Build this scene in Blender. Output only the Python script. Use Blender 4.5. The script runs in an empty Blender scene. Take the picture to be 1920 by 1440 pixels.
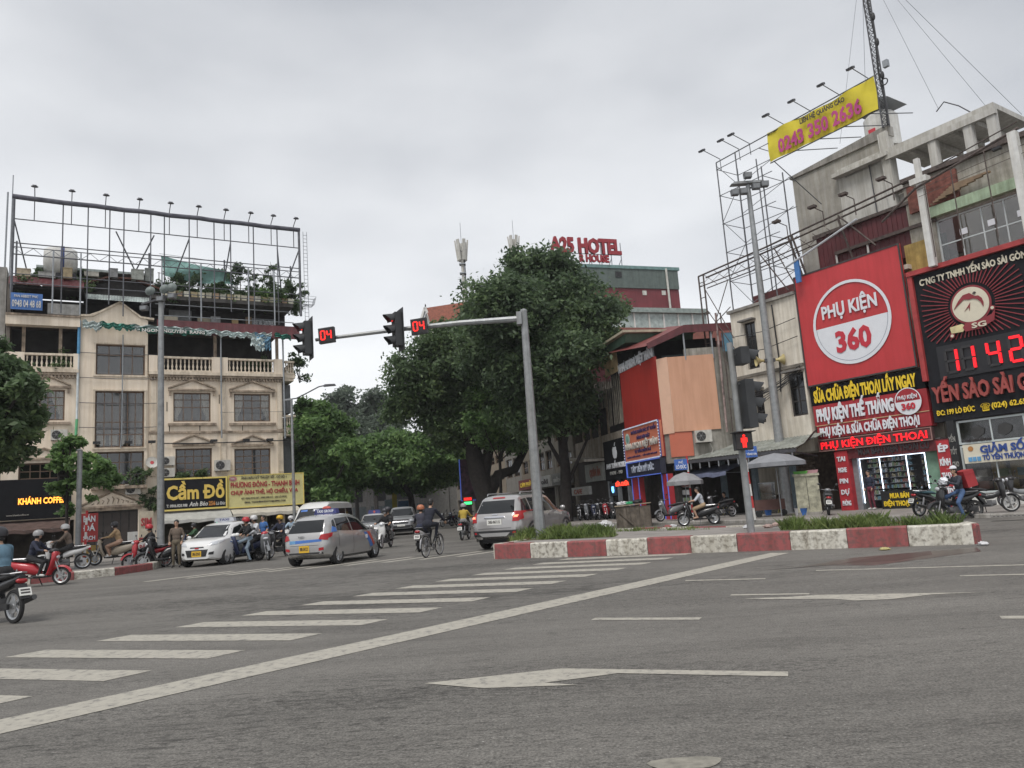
import bpy, math, random
import numpy as np
from mathutils import Vector, Matrix
from mathutils.bvhtree import BVHTree
random.seed(7); rng = np.random.default_rng(7)
SC = bpy.context.scene; COL = SC.collection
R_ = math.radians
# ---------------------------------------------------------------- camera
FOC = 1440.0; TH = R_(8.95); PH = R_(4.0); CH = 1.4
_F = np.array([0, math.cos(TH), math.sin(TH)]); _R0 = np.array([1., 0, 0]); _U0 = np.array([0, -math.sin(TH), math.cos(TH)])
_R = math.cos(PH)*_R0 - math.sin(PH)*_U0; _U = math.cos(PH)*_U0 + math.sin(PH)*_R0
cam = bpy.data.cameras.new('camera'); camo = bpy.data.objects.new('camera', cam); COL.objects.link(camo)
cam.sensor_width = 36; cam.lens = 36*FOC/1920; cam.clip_end = 3000; cam.clip_start = .05
mw = Matrix.Identity(4)
for i in range(3): mw[i][0] = _R[i]; mw[i][1] = _U[i]; mw[i][2] = -_F[i]
mw[2][3] = CH; camo.matrix_world = mw; SC.camera = camo
# ---------------------------------------------------------------- overcast sky and soft sun
SUN_EL, SUN_AZ = 58, 205          # azimuth clockwise from +Y
W = bpy.data.worlds.new('World'); SC.world = W; W.use_nodes = True
nt = W.node_tree; N = nt.nodes; Lk = nt.links; N.clear()
out = N.new('ShaderNodeOutputWorld'); bg = N.new('ShaderNodeBackground'); bg.inputs[1].default_value = 0.096
sky = N.new('ShaderNodeTexSky'); sky.sky_type = 'NISHITA'; sky.sun_disc = False
sky.sun_elevation = R_(SUN_EL); sky.sun_rotation = R_(SUN_AZ); sky.dust_density = 4; sky.air_density = 1.5
tc = N.new('ShaderNodeTexCoord'); mp = N.new('ShaderNodeMapping'); mp.inputs['Scale'].default_value = (1, 1, 2.4); mp.inputs['Location'].default_value = (.35, .1, .2)
n1 = N.new('ShaderNodeTexNoise'); n1.inputs['Scale'].default_value = 1.5; n1.inputs['Detail'].default_value = 5; n1.inputs['Roughness'].default_value = .45
rp = N.new('ShaderNodeValToRGB'); rp.color_ramp.elements[0].position = .34; rp.color_ramp.elements[1].position = .66
rp.color_ramp.elements[0].color = (3.75, 3.9, 4.2, 1); rp.color_ramp.elements[1].color = (7.0, 7.1, 7.25, 1)
mx = N.new('ShaderNodeMixRGB'); mx.inputs[0].default_value = .93
Lk.new(tc.outputs['Generated'], mp.inputs[0]); Lk.new(mp.outputs[0], n1.inputs[0]); Lk.new(n1.outputs[0], rp.inputs[0])
sx = N.new('ShaderNodeSeparateXYZ'); Lk.new(tc.outputs['Generated'], sx.inputs[0])
el = N.new('ShaderNodeMapRange'); el.interpolation_type = 'SMOOTHSTEP'; el.inputs['From Min'].default_value = .12; el.inputs['From Max'].default_value = .55; el.inputs['To Min'].default_value = 1.1; el.inputs['To Max'].default_value = .9; Lk.new(sx.outputs['Z'], el.inputs['Value'])
ml = N.new('ShaderNodeMixRGB'); ml.blend_type = 'MULTIPLY'; ml.inputs[0].default_value = 1; Lk.new(rp.outputs[0], ml.inputs[1]); Lk.new(el.outputs[0], ml.inputs[2])
Lk.new(sky.outputs[0], mx.inputs[1]); Lk.new(ml.outputs[0], mx.inputs[2]); Lk.new(mx.outputs[0], bg.inputs[0]); Lk.new(bg.outputs[0], out.inputs[0])
sl = bpy.data.lights.new('sun', 'SUN'); sl.energy = 1.5; sl.angle = R_(22); sl.color = (1, .97, .93)
so = bpy.data.objects.new('sun', sl); COL.objects.link(so)
_d = Vector((math.sin(R_(SUN_AZ))*math.cos(R_(SUN_EL)), math.cos(R_(SUN_AZ))*math.cos(R_(SUN_EL)), math.sin(R_(SUN_EL))))
so.rotation_euler = (-_d).to_track_quat('-Z', 'Y').to_euler(); so.location = (0, 0, 60)
SC.view_settings.view_transform = 'Standard'; SC.view_settings.look = 'None'; SC.view_settings.gamma = 1; SC.view_settings.use_curve_mapping = False
SC.view_settings.exposure = 0.62
SC.render.engine = 'CYCLES'; SC.cycles.use_denoising = True; SC.cycles.max_bounces = 6; SC.cycles.transparent_max_bounces = 12
# ---------------------------------------------------------------- survey helpers: a sighting turned into metres
def ray(x, y): return _F + _R*(x-960)/FOC - _U*(y-720)/FOC
def G(x, y, z=0.0):
    d = ray(x, y); t = (z-CH)/d[2]; return (float(d[0]*t), float(d[1]*t))
class Fr:                                  # a vertical facade plane: ground origin, heading of its run
    def __init__(s, ox, oy, deg):
        s.o = (ox, oy); s.a = R_(deg); s.u = (math.cos(s.a), math.sin(s.a)); s.n = (-s.u[1], s.u[0])
    def __call__(s, px, py, back=0.0):     # -> (u, z) on the plane set back by `back`
        d = ray(px, py); o = (s.o[0]+s.n[0]*back, s.o[1]+s.n[1]*back)
        det = d[0]*(-s.u[1]) - d[1]*(-s.u[0]); t = (o[0]*(-s.u[1]) - o[1]*(-s.u[0]))/det
        P = d*t; return (float((P[0]-o[0])*s.u[0] + (P[1]-o[1])*s.u[1]), float(P[2]+CH))
    def w(s, u, v): return (s.o[0]+s.u[0]*u+s.n[0]*v, s.o[1]+s.u[1]*u+s.n[1]*v)
# ---------------------------------------------------------------- materials
MATS = {}
def lin(c): return tuple(((x/255)/12.92 if x/255 <= .04045 else ((x/255+.055)/1.055)**2.4) for x in c)
def M(name, col=(.5, .5, .5), rough=.6, metal=0, var=.18, scale=3.0, bump=0.0, streak=0.0, emit=0, spec=.5, dcol=None, coat=0, detail=5, fine=0, rp=(.28, .72)):
    if name in MATS: return MATS[name]
    m = bpy.data.materials.new(name); m.use_nodes = True; n = m.node_tree.nodes; l = m.node_tree.links; b = n['Principled BSDF']
    b.inputs['Roughness'].default_value = rough; b.inputs['Metallic'].default_value = metal; b.inputs['Specular IOR Level'].default_value = spec
    if coat: b.inputs['Coat Weight'].default_value = coat; b.inputs['Coat Roughness'].default_value = .08
    t = n.new('ShaderNodeTexCoord'); src = None
    nz = n.new('ShaderNodeTexNoise'); nz.inputs['Scale'].default_value = scale; nz.inputs['Detail'].default_value = detail; nz.inputs['Roughness'].default_value = .6
    l.new(t.outputs['Object'], nz.inputs[0])
    r = n.new('ShaderNodeValToRGB'); r.color_ramp.elements[0].position = rp[0]; r.color_ramp.elements[1].position = rp[1]
    d = dcol or tuple(c*(1-2*var) for c in col); h = tuple(min(1, c*(1+var*.5)) for c in col)
    r.color_ramp.elements[0].color = (*d, 1); r.color_ramp.elements[1].color = (*h, 1); l.new(nz.outputs[0], r.inputs[0]); src = r.outputs[0]
    if streak:
        mpn = n.new('ShaderNodeMapping'); mpn.inputs['Scale'].default_value = (3.2, 3.2, .22); l.new(t.outputs['Object'], mpn.inputs[0])
        n2 = n.new('ShaderNodeTexNoise'); n2.inputs['Scale'].default_value = 1.6; n2.inputs['Detail'].default_value = 6; n2.inputs['Roughness'].default_value = .65; l.new(mpn.outputs[0], n2.inputs[0])
        r2 = n.new('ShaderNodeValToRGB'); r2.color_ramp.elements[0].position = .36; r2.color_ramp.elements[1].position = .6
        q = 1-streak; r2.color_ramp.elements[0].color = (q, q*.97, q*.92, 1); r2.color_ramp.elements[1].color = (1, 1, 1, 1); l.new(n2.outputs[0], r2.inputs[0])
        mm = n.new('ShaderNodeMixRGB'); mm.blend_type = 'MULTIPLY'; mm.inputs[0].default_value = 1; l.new(src, mm.inputs[1]); l.new(r2.outputs[0], mm.inputs[2]); src = mm.outputs[0]
    if fine:
        n3 = n.new('ShaderNodeTexNoise'); n3.inputs['Scale'].default_value = 90; n3.inputs['Detail'].default_value = 2; l.new(t.outputs['Object'], n3.inputs[0])
        r3 = n.new('ShaderNodeValToRGB'); r3.color_ramp.elements[0].position = .3; r3.color_ramp.elements[1].position = .7; q = 1-fine
        r3.color_ramp.elements[0].color = (q, q, q, 1); r3.color_ramp.elements[1].color = (1, 1, 1, 1); l.new(n3.outputs[0], r3.inputs[0])
        mm = n.new('ShaderNodeMixRGB'); mm.blend_type = 'MULTIPLY'; mm.inputs[0].default_value = 1; l.new(src, mm.inputs[1]); l.new(r3.outputs[0], mm.inputs[2]); src = mm.outputs[0]
    l.new(src, b.inputs['Base Color'])
    if emit: b.inputs['Emission Color'].default_value = (*col, 1); b.inputs['Emission Strength'].default_value = emit
    if bump:
        bp = n.new('ShaderNodeBump'); bp.inputs['Strength'].default_value = bump; bp.inputs['Distance'].default_value = .02
        n4 = n.new('ShaderNodeTexNoise'); n4.inputs['Scale'].default_value = scale*7; n4.inputs['Detail'].default_value = 6; l.new(t.outputs['Object'], n4.inputs[0])
        l.new(n4.outputs[0], bp.inputs['Height']); l.new(bp.outputs[0], b.inputs['Normal'])
    MATS[name] = m; return m
def glass_mat(name, tint=(.35, .38, .4), refl=.12):
    if name in MATS: return MATS[name]
    m = bpy.data.materials.new(name); m.use_nodes = True; n = m.node_tree.nodes; l = m.node_tree.links; n.clear()
    o = n.new('ShaderNodeOutputMaterial'); t = n.new('ShaderNodeBsdfTransparent'); t.inputs[0].default_value = (*tint, 1)
    gl = n.new('ShaderNodeBsdfGlossy'); gl.inputs['Roughness'].default_value = .06; gl.inputs[0].default_value = (.9, .92, .95, 1)
    lw = n.new('ShaderNodeLayerWeight'); lw.inputs[0].default_value = refl; mxs = n.new('ShaderNodeMixShader')
    tc_ = n.new('ShaderNodeTexCoord'); nz = n.new('ShaderNodeTexNoise'); nz.inputs['Scale'].default_value = 2.; bp = n.new('ShaderNodeBump'); bp.inputs['Strength'].default_value = .03
    l.new(tc_.outputs['Object'], nz.inputs[0]); l.new(nz.outputs[0], bp.inputs['Height']); l.new(bp.outputs[0], gl.inputs['Normal'])
    ad = n.new('ShaderNodeMath'); ad.operation = 'ADD'; ad.inputs[1].default_value = refl*.6; l.new(lw.outputs['Fresnel'], ad.inputs[0])
    l.new(ad.outputs[0], mxs.inputs[0]); l.new(t.outputs[0], mxs.inputs[1]); l.new(gl.outputs[0], mxs.inputs[2]); l.new(mxs.outputs[0], o.inputs[0]); MATS[name] = m; return m
# ---------------------------------------------------------------- mesh building
class MB:
    def __init__(s): s.v = []; s.f = []; s.m = []
    def add(s, vs, fs, mi=0, T=None):
        k = len(s.v)
        if T is not None: vs = [tuple(T @ Vector(p)) for p in vs]
        s.v += [tuple(p) for p in vs]; s.f += [tuple(i+k for i in f) for f in fs]; s.m += [mi]*len(fs); return s
    def box(s, x0, x1, y0, y1, z0, z1, mi=0, T=None):
        x0, x1 = min(x0, x1), max(x0, x1); y0, y1 = min(y0, y1), max(y0, y1); z0, z1 = min(z0, z1), max(z0, z1)
        vs = [(x, y, z) for z in (z0, z1) for y in (y0, y1) for x in (x0, x1)]
        return s.add(vs, [(0, 2, 3, 1), (4, 5, 7, 6), (0, 1, 5, 4), (2, 6, 7, 3), (0, 4, 6, 2), (1, 3, 7, 5)], mi, T)
    def bar(s, p, q, w=.05, h=None, mi=0):
        p = Vector(p); q = Vector(q); d = q-p; L = d.length; h = h or w
        T = Matrix.Translation(p) @ d.to_track_quat('X', 'Z').to_matrix().to_4x4()
        return s.box(0, L, -w/2, w/2, -h/2, h/2, mi, T)
    def tube(s, pts, r=.05, n=8, mi=0, cap=True):
        pts = [Vector(p) for p in pts]; rs = r if isinstance(r, (list, tuple)) else [r]*len(pts); vs = []; prev = None
        for i, p in enumerate(pts):
            d = (pts[min(i+1, len(pts)-1)]-pts[max(i-1, 0)]); d = d.normalized() if d.length > 1e-9 else Vector((0, 0, 1))
            a = Vector((0, 0, 1)) if abs(d.z) < .9 else Vector((1, 0, 0))
            if prev is not None: a = prev
            x = d.cross(a).normalized(); y = x.cross(d).normalized(); prev = y
            vs += [p + (x*math.cos(6.28318*k/n)+y*math.sin(6.28318*k/n))*rs[i] for k in range(n)]
        fs = [(i*n+k, i*n+(k+1) % n, (i+1)*n+(k+1) % n, (i+1)*n+k) for i in range(len(pts)-1) for k in range(n)]
        if cap: fs += [tuple(range(n))[::-1], tuple((len(pts)-1)*n+k for k in range(n))]
        return s.add(vs, fs, mi)
    def ell(s, c, r, nu=10, nv=7, mi=0, T=None):
        vs = [(c[0]+r[0]*math.cos(6.28318*i/nu)*math.sin(math.pi*j/nv), c[1]+r[1]*math.sin(6.28318*i/nu)*math.sin(math.pi*j/nv), c[2]-r[2]*math.cos(math.pi*j/nv)) for j in range(1, nv) for i in range(nu)]
        vs += [(c[0], c[1], c[2]-r[2]), (c[0], c[1], c[2]+r[2])]; B = len(vs)-2
        fs = [(j*nu+i, j*nu+(i+1) % nu, (j+1)*nu+(i+1) % nu, (j+1)*nu+i) for j in range(nv-2) for i in range(nu)]
        fs += [(B, (i+1) % nu, i) for i in range(nu)] + [(B+1, (nv-2)*nu+i, (nv-2)*nu+(i+1) % nu) for i in range(nu)]
        return s.add(vs, fs, mi, T)
    def prism(s, poly, d0, d1, plane='xz', mi=0, T=None):
        n = len(poly)
        P = {'xz': lambda a, b, d: (a, d, b), 'xy': lambda a, b, d: (a, b, d), 'yz': lambda a, b, d: (d, a, b)}[plane]
        vs = [P(a, b, d0) for a, b in poly]+[P(a, b, d1) for a, b in poly]
        return s.add(vs, [tuple(range(n)), tuple(range(2*n-1, n-1, -1))]+[(i, n+i, n+(i+1) % n, (i+1) % n) for i in range(n)], mi, T)
    def lathe(s, prof, n=16, mi=0, T=None, ring=False):
        vs = [(r*math.cos(6.28318*k/n), r*math.sin(6.28318*k/n), z) for r, z in prof for k in range(n)]
        fs = [(i*n+k, i*n+(k+1) % n, (i+1)*n+(k+1) % n, (i+1)*n+k) for i in range(len(prof)-1) for k in range(n)]
        if ring: fs += [((len(prof)-1)*n+k, (len(prof)-1)*n+(k+1) % n, (k+1) % n, k) for k in range(n)]
        else: fs += [tuple(range(n))[::-1], tuple((len(prof)-1)*n+k for k in range(n))]
        return s.add(vs, fs, mi, T)
    def loft(s, secs, n=12, e=2.6, mi=0, T=None):      # rings across x: (x, yc, zc, ry, rz)
        vs = []
        for x, yc, zc, ry, rz in secs:
            for k in range(n):
                a = 6.28318*k/n; c, q = math.cos(a), math.sin(a)
                vs.append((x, yc+ry*math.copysign(abs(c)**(2/e), c), zc+rz*math.copysign(abs(q)**(2/e), q)))
        fs = [(i*n+k, i*n+(k+1) % n, (i+1)*n+(k+1) % n, (i+1)*n+k) for i in range(len(secs)-1) for k in range(n)]
        fs += [tuple(range(n))[::-1], tuple((len(secs)-1)*n+k for k in range(n))]
        return s.add(vs, fs, mi, T)
    def mesh(s, name, mats, smooth=0):
        me = bpy.data.meshes.new(name); me.from_pydata(s.v, [], s.f); me.validate(verbose=False)
        for m in (mats if isinstance(mats, (list, tuple)) else [mats]): me.materials.append(m)
        if len(me.polygons) == len(s.m): me.polygons.foreach_set('material_index', s.m)
        fix_normals(me)
        if smooth:
            me.polygons.foreach_set('use_smooth', [True]*len(me.polygons)); me.set_sharp_from_angle(angle=R_(smooth))
        return me
    def obj(s, name, mats, parent=None, loc=(0, 0, 0), rot=(0, 0, 0), smooth=0): return link(name, s.mesh(name, mats, smooth), parent, loc, rot)
import bmesh
def fix_normals(me):
    b = bmesh.new(); b.from_mesh(me); bmesh.ops.recalc_face_normals(b, faces=b.faces); b.to_mesh(me); b.free()
def link(name, data, parent=None, loc=(0, 0, 0), rot=(0, 0, 0)):
    o = bpy.data.objects.new(name, data); COL.objects.link(o); o.location = loc; o.rotation_euler = rot
    if parent is not None: o.parent = parent
    return o
def tag(o, label=None, cat=None, group=None, kind=None):
    if label: o['label'] = label
    if cat: o['category'] = cat
    if group: o['group'] = group
    if kind: o['kind'] = kind
    return o
def thing(name, label, cat, loc=(0, 0, 0), rz=0, group=None):
    if len(loc) == 2: loc = (*loc, 0)
    return tag(link(name, None, None, loc, (0, 0, rz)), label, cat, group)
def froot(name, label, cat, fr, u=0, v=0, z=0, group=None):
    x, y = fr.w(u, v); return thing(name, label, cat, (x, y, z), fr.a, group)
def clone(o, parent=None, **kw):
    c = o.copy(); COL.objects.link(c); c.parent = parent
    for ch in list(o.children): clone(ch, c)
    return c
_bx = {}
def bobj(name, x0, x1, y0, y1, z0, z1, mat, parent=None, rot=(0, 0, 0)):     # a box piece, data shared between alike pieces
    dx, dy, dz = round(abs(x1-x0), 3), round(abs(y1-y0), 3), round(abs(z1-z0), 3); k = (dx, dy, dz, mat.name)
    if k not in _bx: _bx[k] = MB().box(-dx/2, dx/2, -dy/2, dy/2, -dz/2, dz/2).mesh(name, mat)
    return link(name, _bx[k], parent, ((x0+x1)/2, (y0+y1)/2, (z0+z1)/2), rot)
def tobj(name, pts, r, mat, parent=None, n=7): return MB().tube(pts, r, n).obj(name, mat, parent, smooth=50)
_tx = {}
def text(parent, body, u, z, h, mat, w=None, y=-.03, off=.012, align='LEFT', depth=.012, name='lettering', shear=0):
    key = (body, off, shear)
    if key not in _tx:
        cu = bpy.data.curves.new('t', 'FONT'); cu.body = body; cu.offset = off; cu.resolution_u = 2; cu.shear = shear; cu.extrude = .5
        ob = bpy.data.objects.new('t', cu); COL.objects.link(ob); dg = bpy.context.evaluated_depsgraph_get(); me0 = bpy.data.meshes.new_from_object(ob.evaluated_get(dg))
        bpy.data.objects.remove(ob); co = np.empty(len(me0.vertices)*3); me0.vertices.foreach_get('co', co); _tx[key] = (me0, co.reshape(-1, 3))
    me0, co = _tx[key]; me = me0.copy(); me.name = name; me.materials.clear(); me.materials.append(mat)
    s = h/.70; x0, x1 = co[:, 0].min(), co[:, 0].max(); sx = (w/(x1-x0)) if w else s
    ox = {'LEFT': 0, 'CENTER': .5, 'RIGHT': 1}[align]*(x1-x0)*sx
    c2 = np.stack([(co[:, 0]-x0)*sx-ox, -co[:, 2]*depth*2, co[:, 1]*s], 1); me.vertices.foreach_set('co', c2.ravel()); me.update()
    return link(name, me, parent, (u, y, z))
# ================================================================ the setting: road, markings, pavements
def asphalt():
    m = bpy.data.materials.new('asphalt'); m.use_nodes = True; n = m.node_tree.nodes; l = m.node_tree.links; b = n['Principled BSDF']
    t = n.new('ShaderNodeTexCoord')
    def nz(s, det, sc=(1, 1, 1), ro=.6, rot=0):
        mpn = n.new('ShaderNodeMapping'); mpn.inputs['Scale'].default_value = sc; mpn.inputs['Rotation'].default_value = (0, 0, rot); l.new(t.outputs['Object'], mpn.inputs[0])
        x = n.new('ShaderNodeTexNoise'); x.inputs['Scale'].default_value = s; x.inputs['Detail'].default_value = det; x.inputs['Roughness'].default_value = ro; l.new(mpn.outputs[0], x.inputs[0]); return x.outputs[0]
    def ramp(src, p0, p1, c0, c1):
        r = n.new('ShaderNodeValToRGB'); r.color_ramp.elements[0].position = p0; r.color_ramp.elements[1].position = p1
        r.color_ramp.elements[0].color = (*c0, 1); r.color_ramp.elements[1].color = (*c1, 1); l.new(src, r.inputs[0]); return r.outputs[0]
    def mul(a, b_):
        mm = n.new('ShaderNodeMixRGB'); mm.blend_type = 'MULTIPLY'; mm.inputs[0].default_value = 1; l.new(a, mm.inputs[1]); l.new(b_, mm.inputs[2]); return mm.outputs[0]
    lane = R_(22)
    base = ramp(nz(.35, 5), .3, .7, (.158, .149, .135), (.205, .194, .176))
    g = lambda v: (v, v, v)
    base = mul(base, ramp(nz(55, 3, ro=.7), .34, .64, g(.45), g(1.22)))                       # aggregate
    base = mul(base, ramp(nz(13, 5, (.6, 1.2, 1), .7, lane), .32, .58, g(.74), g(1.04)))      # pitted surface
    base = mul(base, ramp(nz(1.1, 6, (.22, 1.7, 1), .68, lane), .36, .55, g(.8), g(1.0)))     # wheel tracks along the lanes
    gate = nz(.16, 3, (.5, 1.3, 1), .5, lane); pits = nz(7.5, 5, (.35, 1.5, 1), .75, lane)     # ravelled dark flecks
    mm = n.new('ShaderNodeMath'); mm.operation = 'MULTIPLY'; l.new(gate, mm.inputs[0]); l.new(pits, mm.inputs[1])
    base = mul(base, ramp(mm.outputs[0], .285, .33, g(1.0), g(.5)))
    gate2 = ramp(nz(.42, 4, (.22, 1.5, 1), .6, lane), .47, .6, g(0.04), g(1.)); pit2 = ramp(nz(20, 5, (.6, 1.25, 1), .78, lane), .49, .58, g(0.), g(1.))
    m2 = mul(gate2, pit2); base = mul(base, ramp(m2, .05, .9, g(1.), g(.5)))                     # coarse worn bands
    base = mul(base, ramp(nz(.9, 6, (1, 1, 1), .75), .60, .70, g(1.), g(.68)))                 # oil and damp blotches
    vo = n.new('ShaderNodeTexVoronoi'); vo.feature = 'DISTANCE_TO_EDGE'; vo.inputs['Scale'].default_value = .28; wv = n.new('ShaderNodeMapping'); l.new(t.outputs['Object'], wv.inputs[0])
    wn = n.new('ShaderNodeTexNoise'); wn.inputs['Scale'].default_value = 1.3; wn.inputs['Detail'].default_value = 6; l.new(t.outputs['Object'], wn.inputs[0]); va = n.new('ShaderNodeMixRGB'); va.blend_type = 'ADD'; va.inputs[0].default_value = 1.1; l.new(wv.outputs[0], va.inputs[1]); l.new(wn.outputs['Color'], va.inputs[2]); l.new(va.outputs[0], vo.inputs['Vector'])
    cg = ramp(nz(.11, 2), .5, .58, g(0.), g(1.)); ck = ramp(vo.outputs['Distance'], .0015, .004, g(1.), g(0.)); base = mul(base, ramp(mul(ck, cg), 0, 1, g(1.), g(.45)))   # hairline cracks
    sp = ramp(nz(38, 1), .72, .75, (0, 0, 0), (.14, .14, .135))
    ad = n.new('ShaderNodeMixRGB'); ad.blend_type = 'ADD'; ad.inputs[0].default_value = 1; l.new(base, ad.inputs[1]); l.new(sp, ad.inputs[2])
    l.new(ad.outputs[0], b.inputs['Base Color']); b.inputs['Roughness'].default_value = .78; b.inputs['Specular IOR Level'].default_value = .35
    bp = n.new('ShaderNodeBump'); bp.inputs['Strength'].default_value = .5; bp.inputs['Distance'].default_value = .008; l.new(nz(70, 4, ro=.7), bp.inputs['Height']); l.new(bp.outputs[0], b.inputs['Normal'])
    return m
ASPH = asphalt()
def paint():
    m = bpy.data.materials.new('road_paint'); m.use_nodes = True; n = m.node_tree.nodes; l = m.node_tree.links; b = n['Principled BSDF']
    t = n.new('ShaderNodeTexCoord'); a = n.new('ShaderNodeTexNoise'); a.inputs['Scale'].default_value = 9; a.inputs['Detail'].default_value = 7; a.inputs['Roughness'].default_value = .72; l.new(t.outputs['Object'], a.inputs[0])
    r = n.new('ShaderNodeValToRGB'); e = r.color_ramp.elements; e[0].position = .34; e[0].color = (.15, .145, .135, 1); e[1].position = .47; e[1].color = (.34, .32, .275, 1)
    x = r.color_ramp.elements.new(.7); x.color = (.42, .395, .335, 1); l.new(a.outputs[0], r.inputs[0])
    l.new(r.outputs[0], b.inputs['Base Color']); b.inputs['Roughness'].default_value = .7; return m
PAINT = paint()
road = tag(MB().add([(-900, -60, 0), (900, -60, 0), (900, 1500, 0), (-900, 1500, 0)], [(0, 1, 2, 3)]).obj('road', ASPH), kind='structure')
MK = link('road_markings', None); MK['kind'] = 'structure'
def mark(pts, name='stripe', z=.004):
    return MB().add([(x, y, z) for x, y in pts], [tuple(range(len(pts)))]).obj(name, PAINT, MK)
# zebra crossing: stripes run with the main road
ZD = np.array((.935, -.355)); ZS = np.array((.655, .865)); Z0 = np.array((-6.9, 9.0))
for k in range(-1, 15):
    c = Z0 + ZS*k + np.array((rng.normal(0, .02), 0)); L = 3.12
    if k > 10: L = 3.1
    e = ZS*.44
    mark([tuple(c-e*.5), tuple(c+ZD*L-e*.5), tuple(c+ZD*L+e*.5), tuple(c+e*.5)])
a, b, c, d = G(0, 1350), G(1445, 1037), G(1480, 1037), G(0, 1377)
ex = lambda p, q, t: (p[0]+(q[0]-p[0])*t, p[1]+(q[1]-p[1])*t)
mark([ex(a, b, -.35), b, c, ex(d, c, -.35)], 'stop_line', .0045)
LD = np.array((.912, -.41)); LN = np.array((.41, .912))      # lane heading and its normal
def dash(p, L, w=.15, name='lane_dash'):
    p = np.array(p); mark([tuple(p-LN*w/2), tuple(p+LD*L-LN*w/2), tuple(p+LD*L+LN*w/2), tuple(p+LN*w/2)], name)
dash(G(1112, 1161), 1.27, .16); dash(G(1285, 1089), 1.25, .12); dash(G(1876, 1158), 2.0, .17); dash(G(1530, 1070), 3.6, .13); dash(G(1800, 1080), 3, .12); dash(G(1370, 1116), 1.0, .12)
dash((8.6, 11.3), 3, .14); dash((-12.5, 31), 2, .12)
def arrow(tip, L, hl, hw, sw, skew=.0, name='lane_arrow'):
    t = np.array(tip); P = lambda a, b_: tuple(t+LD*a+LN*b_)
    mark([P(0, 0), P(hl, hw), P(hl-.06, sw), P(L, sw), P(L, -sw), P(hl-.1, -sw), P(hl, -hw)], name)
mark([G(795, 1282), G(905, 1291), G(1085, 1285), G(1022, 1281), G(1160, 1263), G(1478, 1269), G(1478, 1260), G(1052, 1254)][::-1], 'lane_arrow')
P0 = np.array(G(1395, 1119)); P = lambda a, b_: tuple(P0+LD*a+LN*b_)
mark([P(.9, .06), P(2.75, .07), P(2.2, -.05), P(1.75, -.42), P(1.35, -.5), P(1.1, -.32), P(.35, -.28), P(0, -.2), P(.55, -.1)], 'turn_arrow')
pt = G(1285, 1432); mark([(pt[0]+math.cos(t)*.19*(1+.12*math.sin(3*t)), pt[1]+math.sin(t)*.11*(1+.15*math.cos(2*t))) for t in np.linspace(0, 6.1, 18)], 'paint_blot').data.materials[0] = M('old_paint', (.27, .255, .215), .8, var=.25, scale=12, detail=8)
# crossing over the mouth of the side street
SD = np.array((.62, .78))
A0 = np.array((-10.6, 21.9)); B0 = np.array((-.9, 23.6))
for k in range(10):
    c = A0+(B0-A0)*k/9; n_ = np.array((SD[1], -SD[0]))*.15; L = 2.7
    mark([tuple(c-n_), tuple(c+SD*L-n_), tuple(c+SD*L+n_), tuple(c+n_)])
WET = M('wet_stain', (.062, .040, .036), .4, var=.2, scale=5)
pts = [G(1395, 1072), G(1560, 1060), G(1640, 1060), G(1755, 1045), G(1840, 1034), G(1830, 1026), G(1600, 1046), G(1480, 1066)]
MB().add([(x, y, .003) for x, y in pts], [tuple(range(len(pts)))]).obj('wet_patch', M('wet_asphalt', (.075, .066, .062), .3, var=.2, scale=4), road)
pts = [G(1575, 1057), G(1680, 1052), G(1748, 1040), G(1745, 1033), G(1650, 1043)]
MB().add([(x, y, .0036) for x, y in pts], [tuple(range(len(pts)))]).obj('red_stain', WET, road)
# ---------------------------------------------------------------- facade planes of the place
LB = Fr(-30.6, 43.3, 30)            # left corner block, facing the crossing
LS = None
RB = Fr(14.8, 35.45, -56)           # right block with the phone shop
PB = Fr(7.9, 40.9, -76.7)           # side street, right-hand row (clinic)
PAVE = M('pavement_tiles', (.27, .25, .23), .8, var=.2, scale=1.2, bump=.15)
CONC = M('old_concrete', (.36, .345, .32), .85, var=.22, scale=1.5, bump=.2, streak=.35)
KW = M('kerb_white', (.56, .54, .48), .75, var=.14, scale=11, dcol=(.24, .22, .185), bump=.3, detail=10, rp=(.34, .54), streak=.3)
KR = M('kerb_red', (.29, .08, .08), .75, var=.16, scale=11, dcol=(.17, .085, .08), bump=.3, detail=10, rp=(.34, .56), streak=.25)
def slab(name, pts, z0, z1, mat):
    return tag(MB().prism(pts, z0, z1, 'xy').obj(name, mat), kind='structure')
def kerb_run(parent, pts, h, first=0, w=.22, seg=1.0, colours=True, cyc=None):
    """separate painted kerb blocks along a line; the first side of the line is the road"""
    pts = [np.array(p, float) for p in pts]; k = first; carry = 0
    for p, q in zip(pts[:-1], pts[1:]):
        L = np.linalg.norm(q-p); d = (q-p)/L; n_ = np.array((-d[1], d[0])); m = max(1, round(L/seg)); s = L/m
        for i in range(m):
            a_ = p+d*(s*i+.006); b_ = p+d*(s*(i+1)-.006); dz = random.uniform(-.012, .012); j = -.05+random.uniform(-.012, .012)
            pl = [tuple(a_+n_*j), tuple(b_+n_*j), tuple(b_+n_*(w)), tuple(a_+n_*(w))]
            mb = MB(); z1 = h+dz; c = .03
            top = [tuple(np.array(pl[0])+n_*c), tuple(np.array(pl[1])+n_*c), pl[2], pl[3]]
            vs = [(*x, 0) for x in pl]+[(*x, z1-c) for x in pl[:2]]+[(*x, z1) for x in top]
            mb.add(vs, [(0, 1, 5, 4), (4, 5, 7, 6), (6, 7, 8, 9), (1, 2, 8, 7, 5), (0, 4, 6, 9, 3), (2, 3, 9, 8), (0, 3, 2, 1)])
            mb.obj('kerb_block', (KR if k % 2 == 0 else KW) if colours else CONC, parent); k += 1
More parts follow.
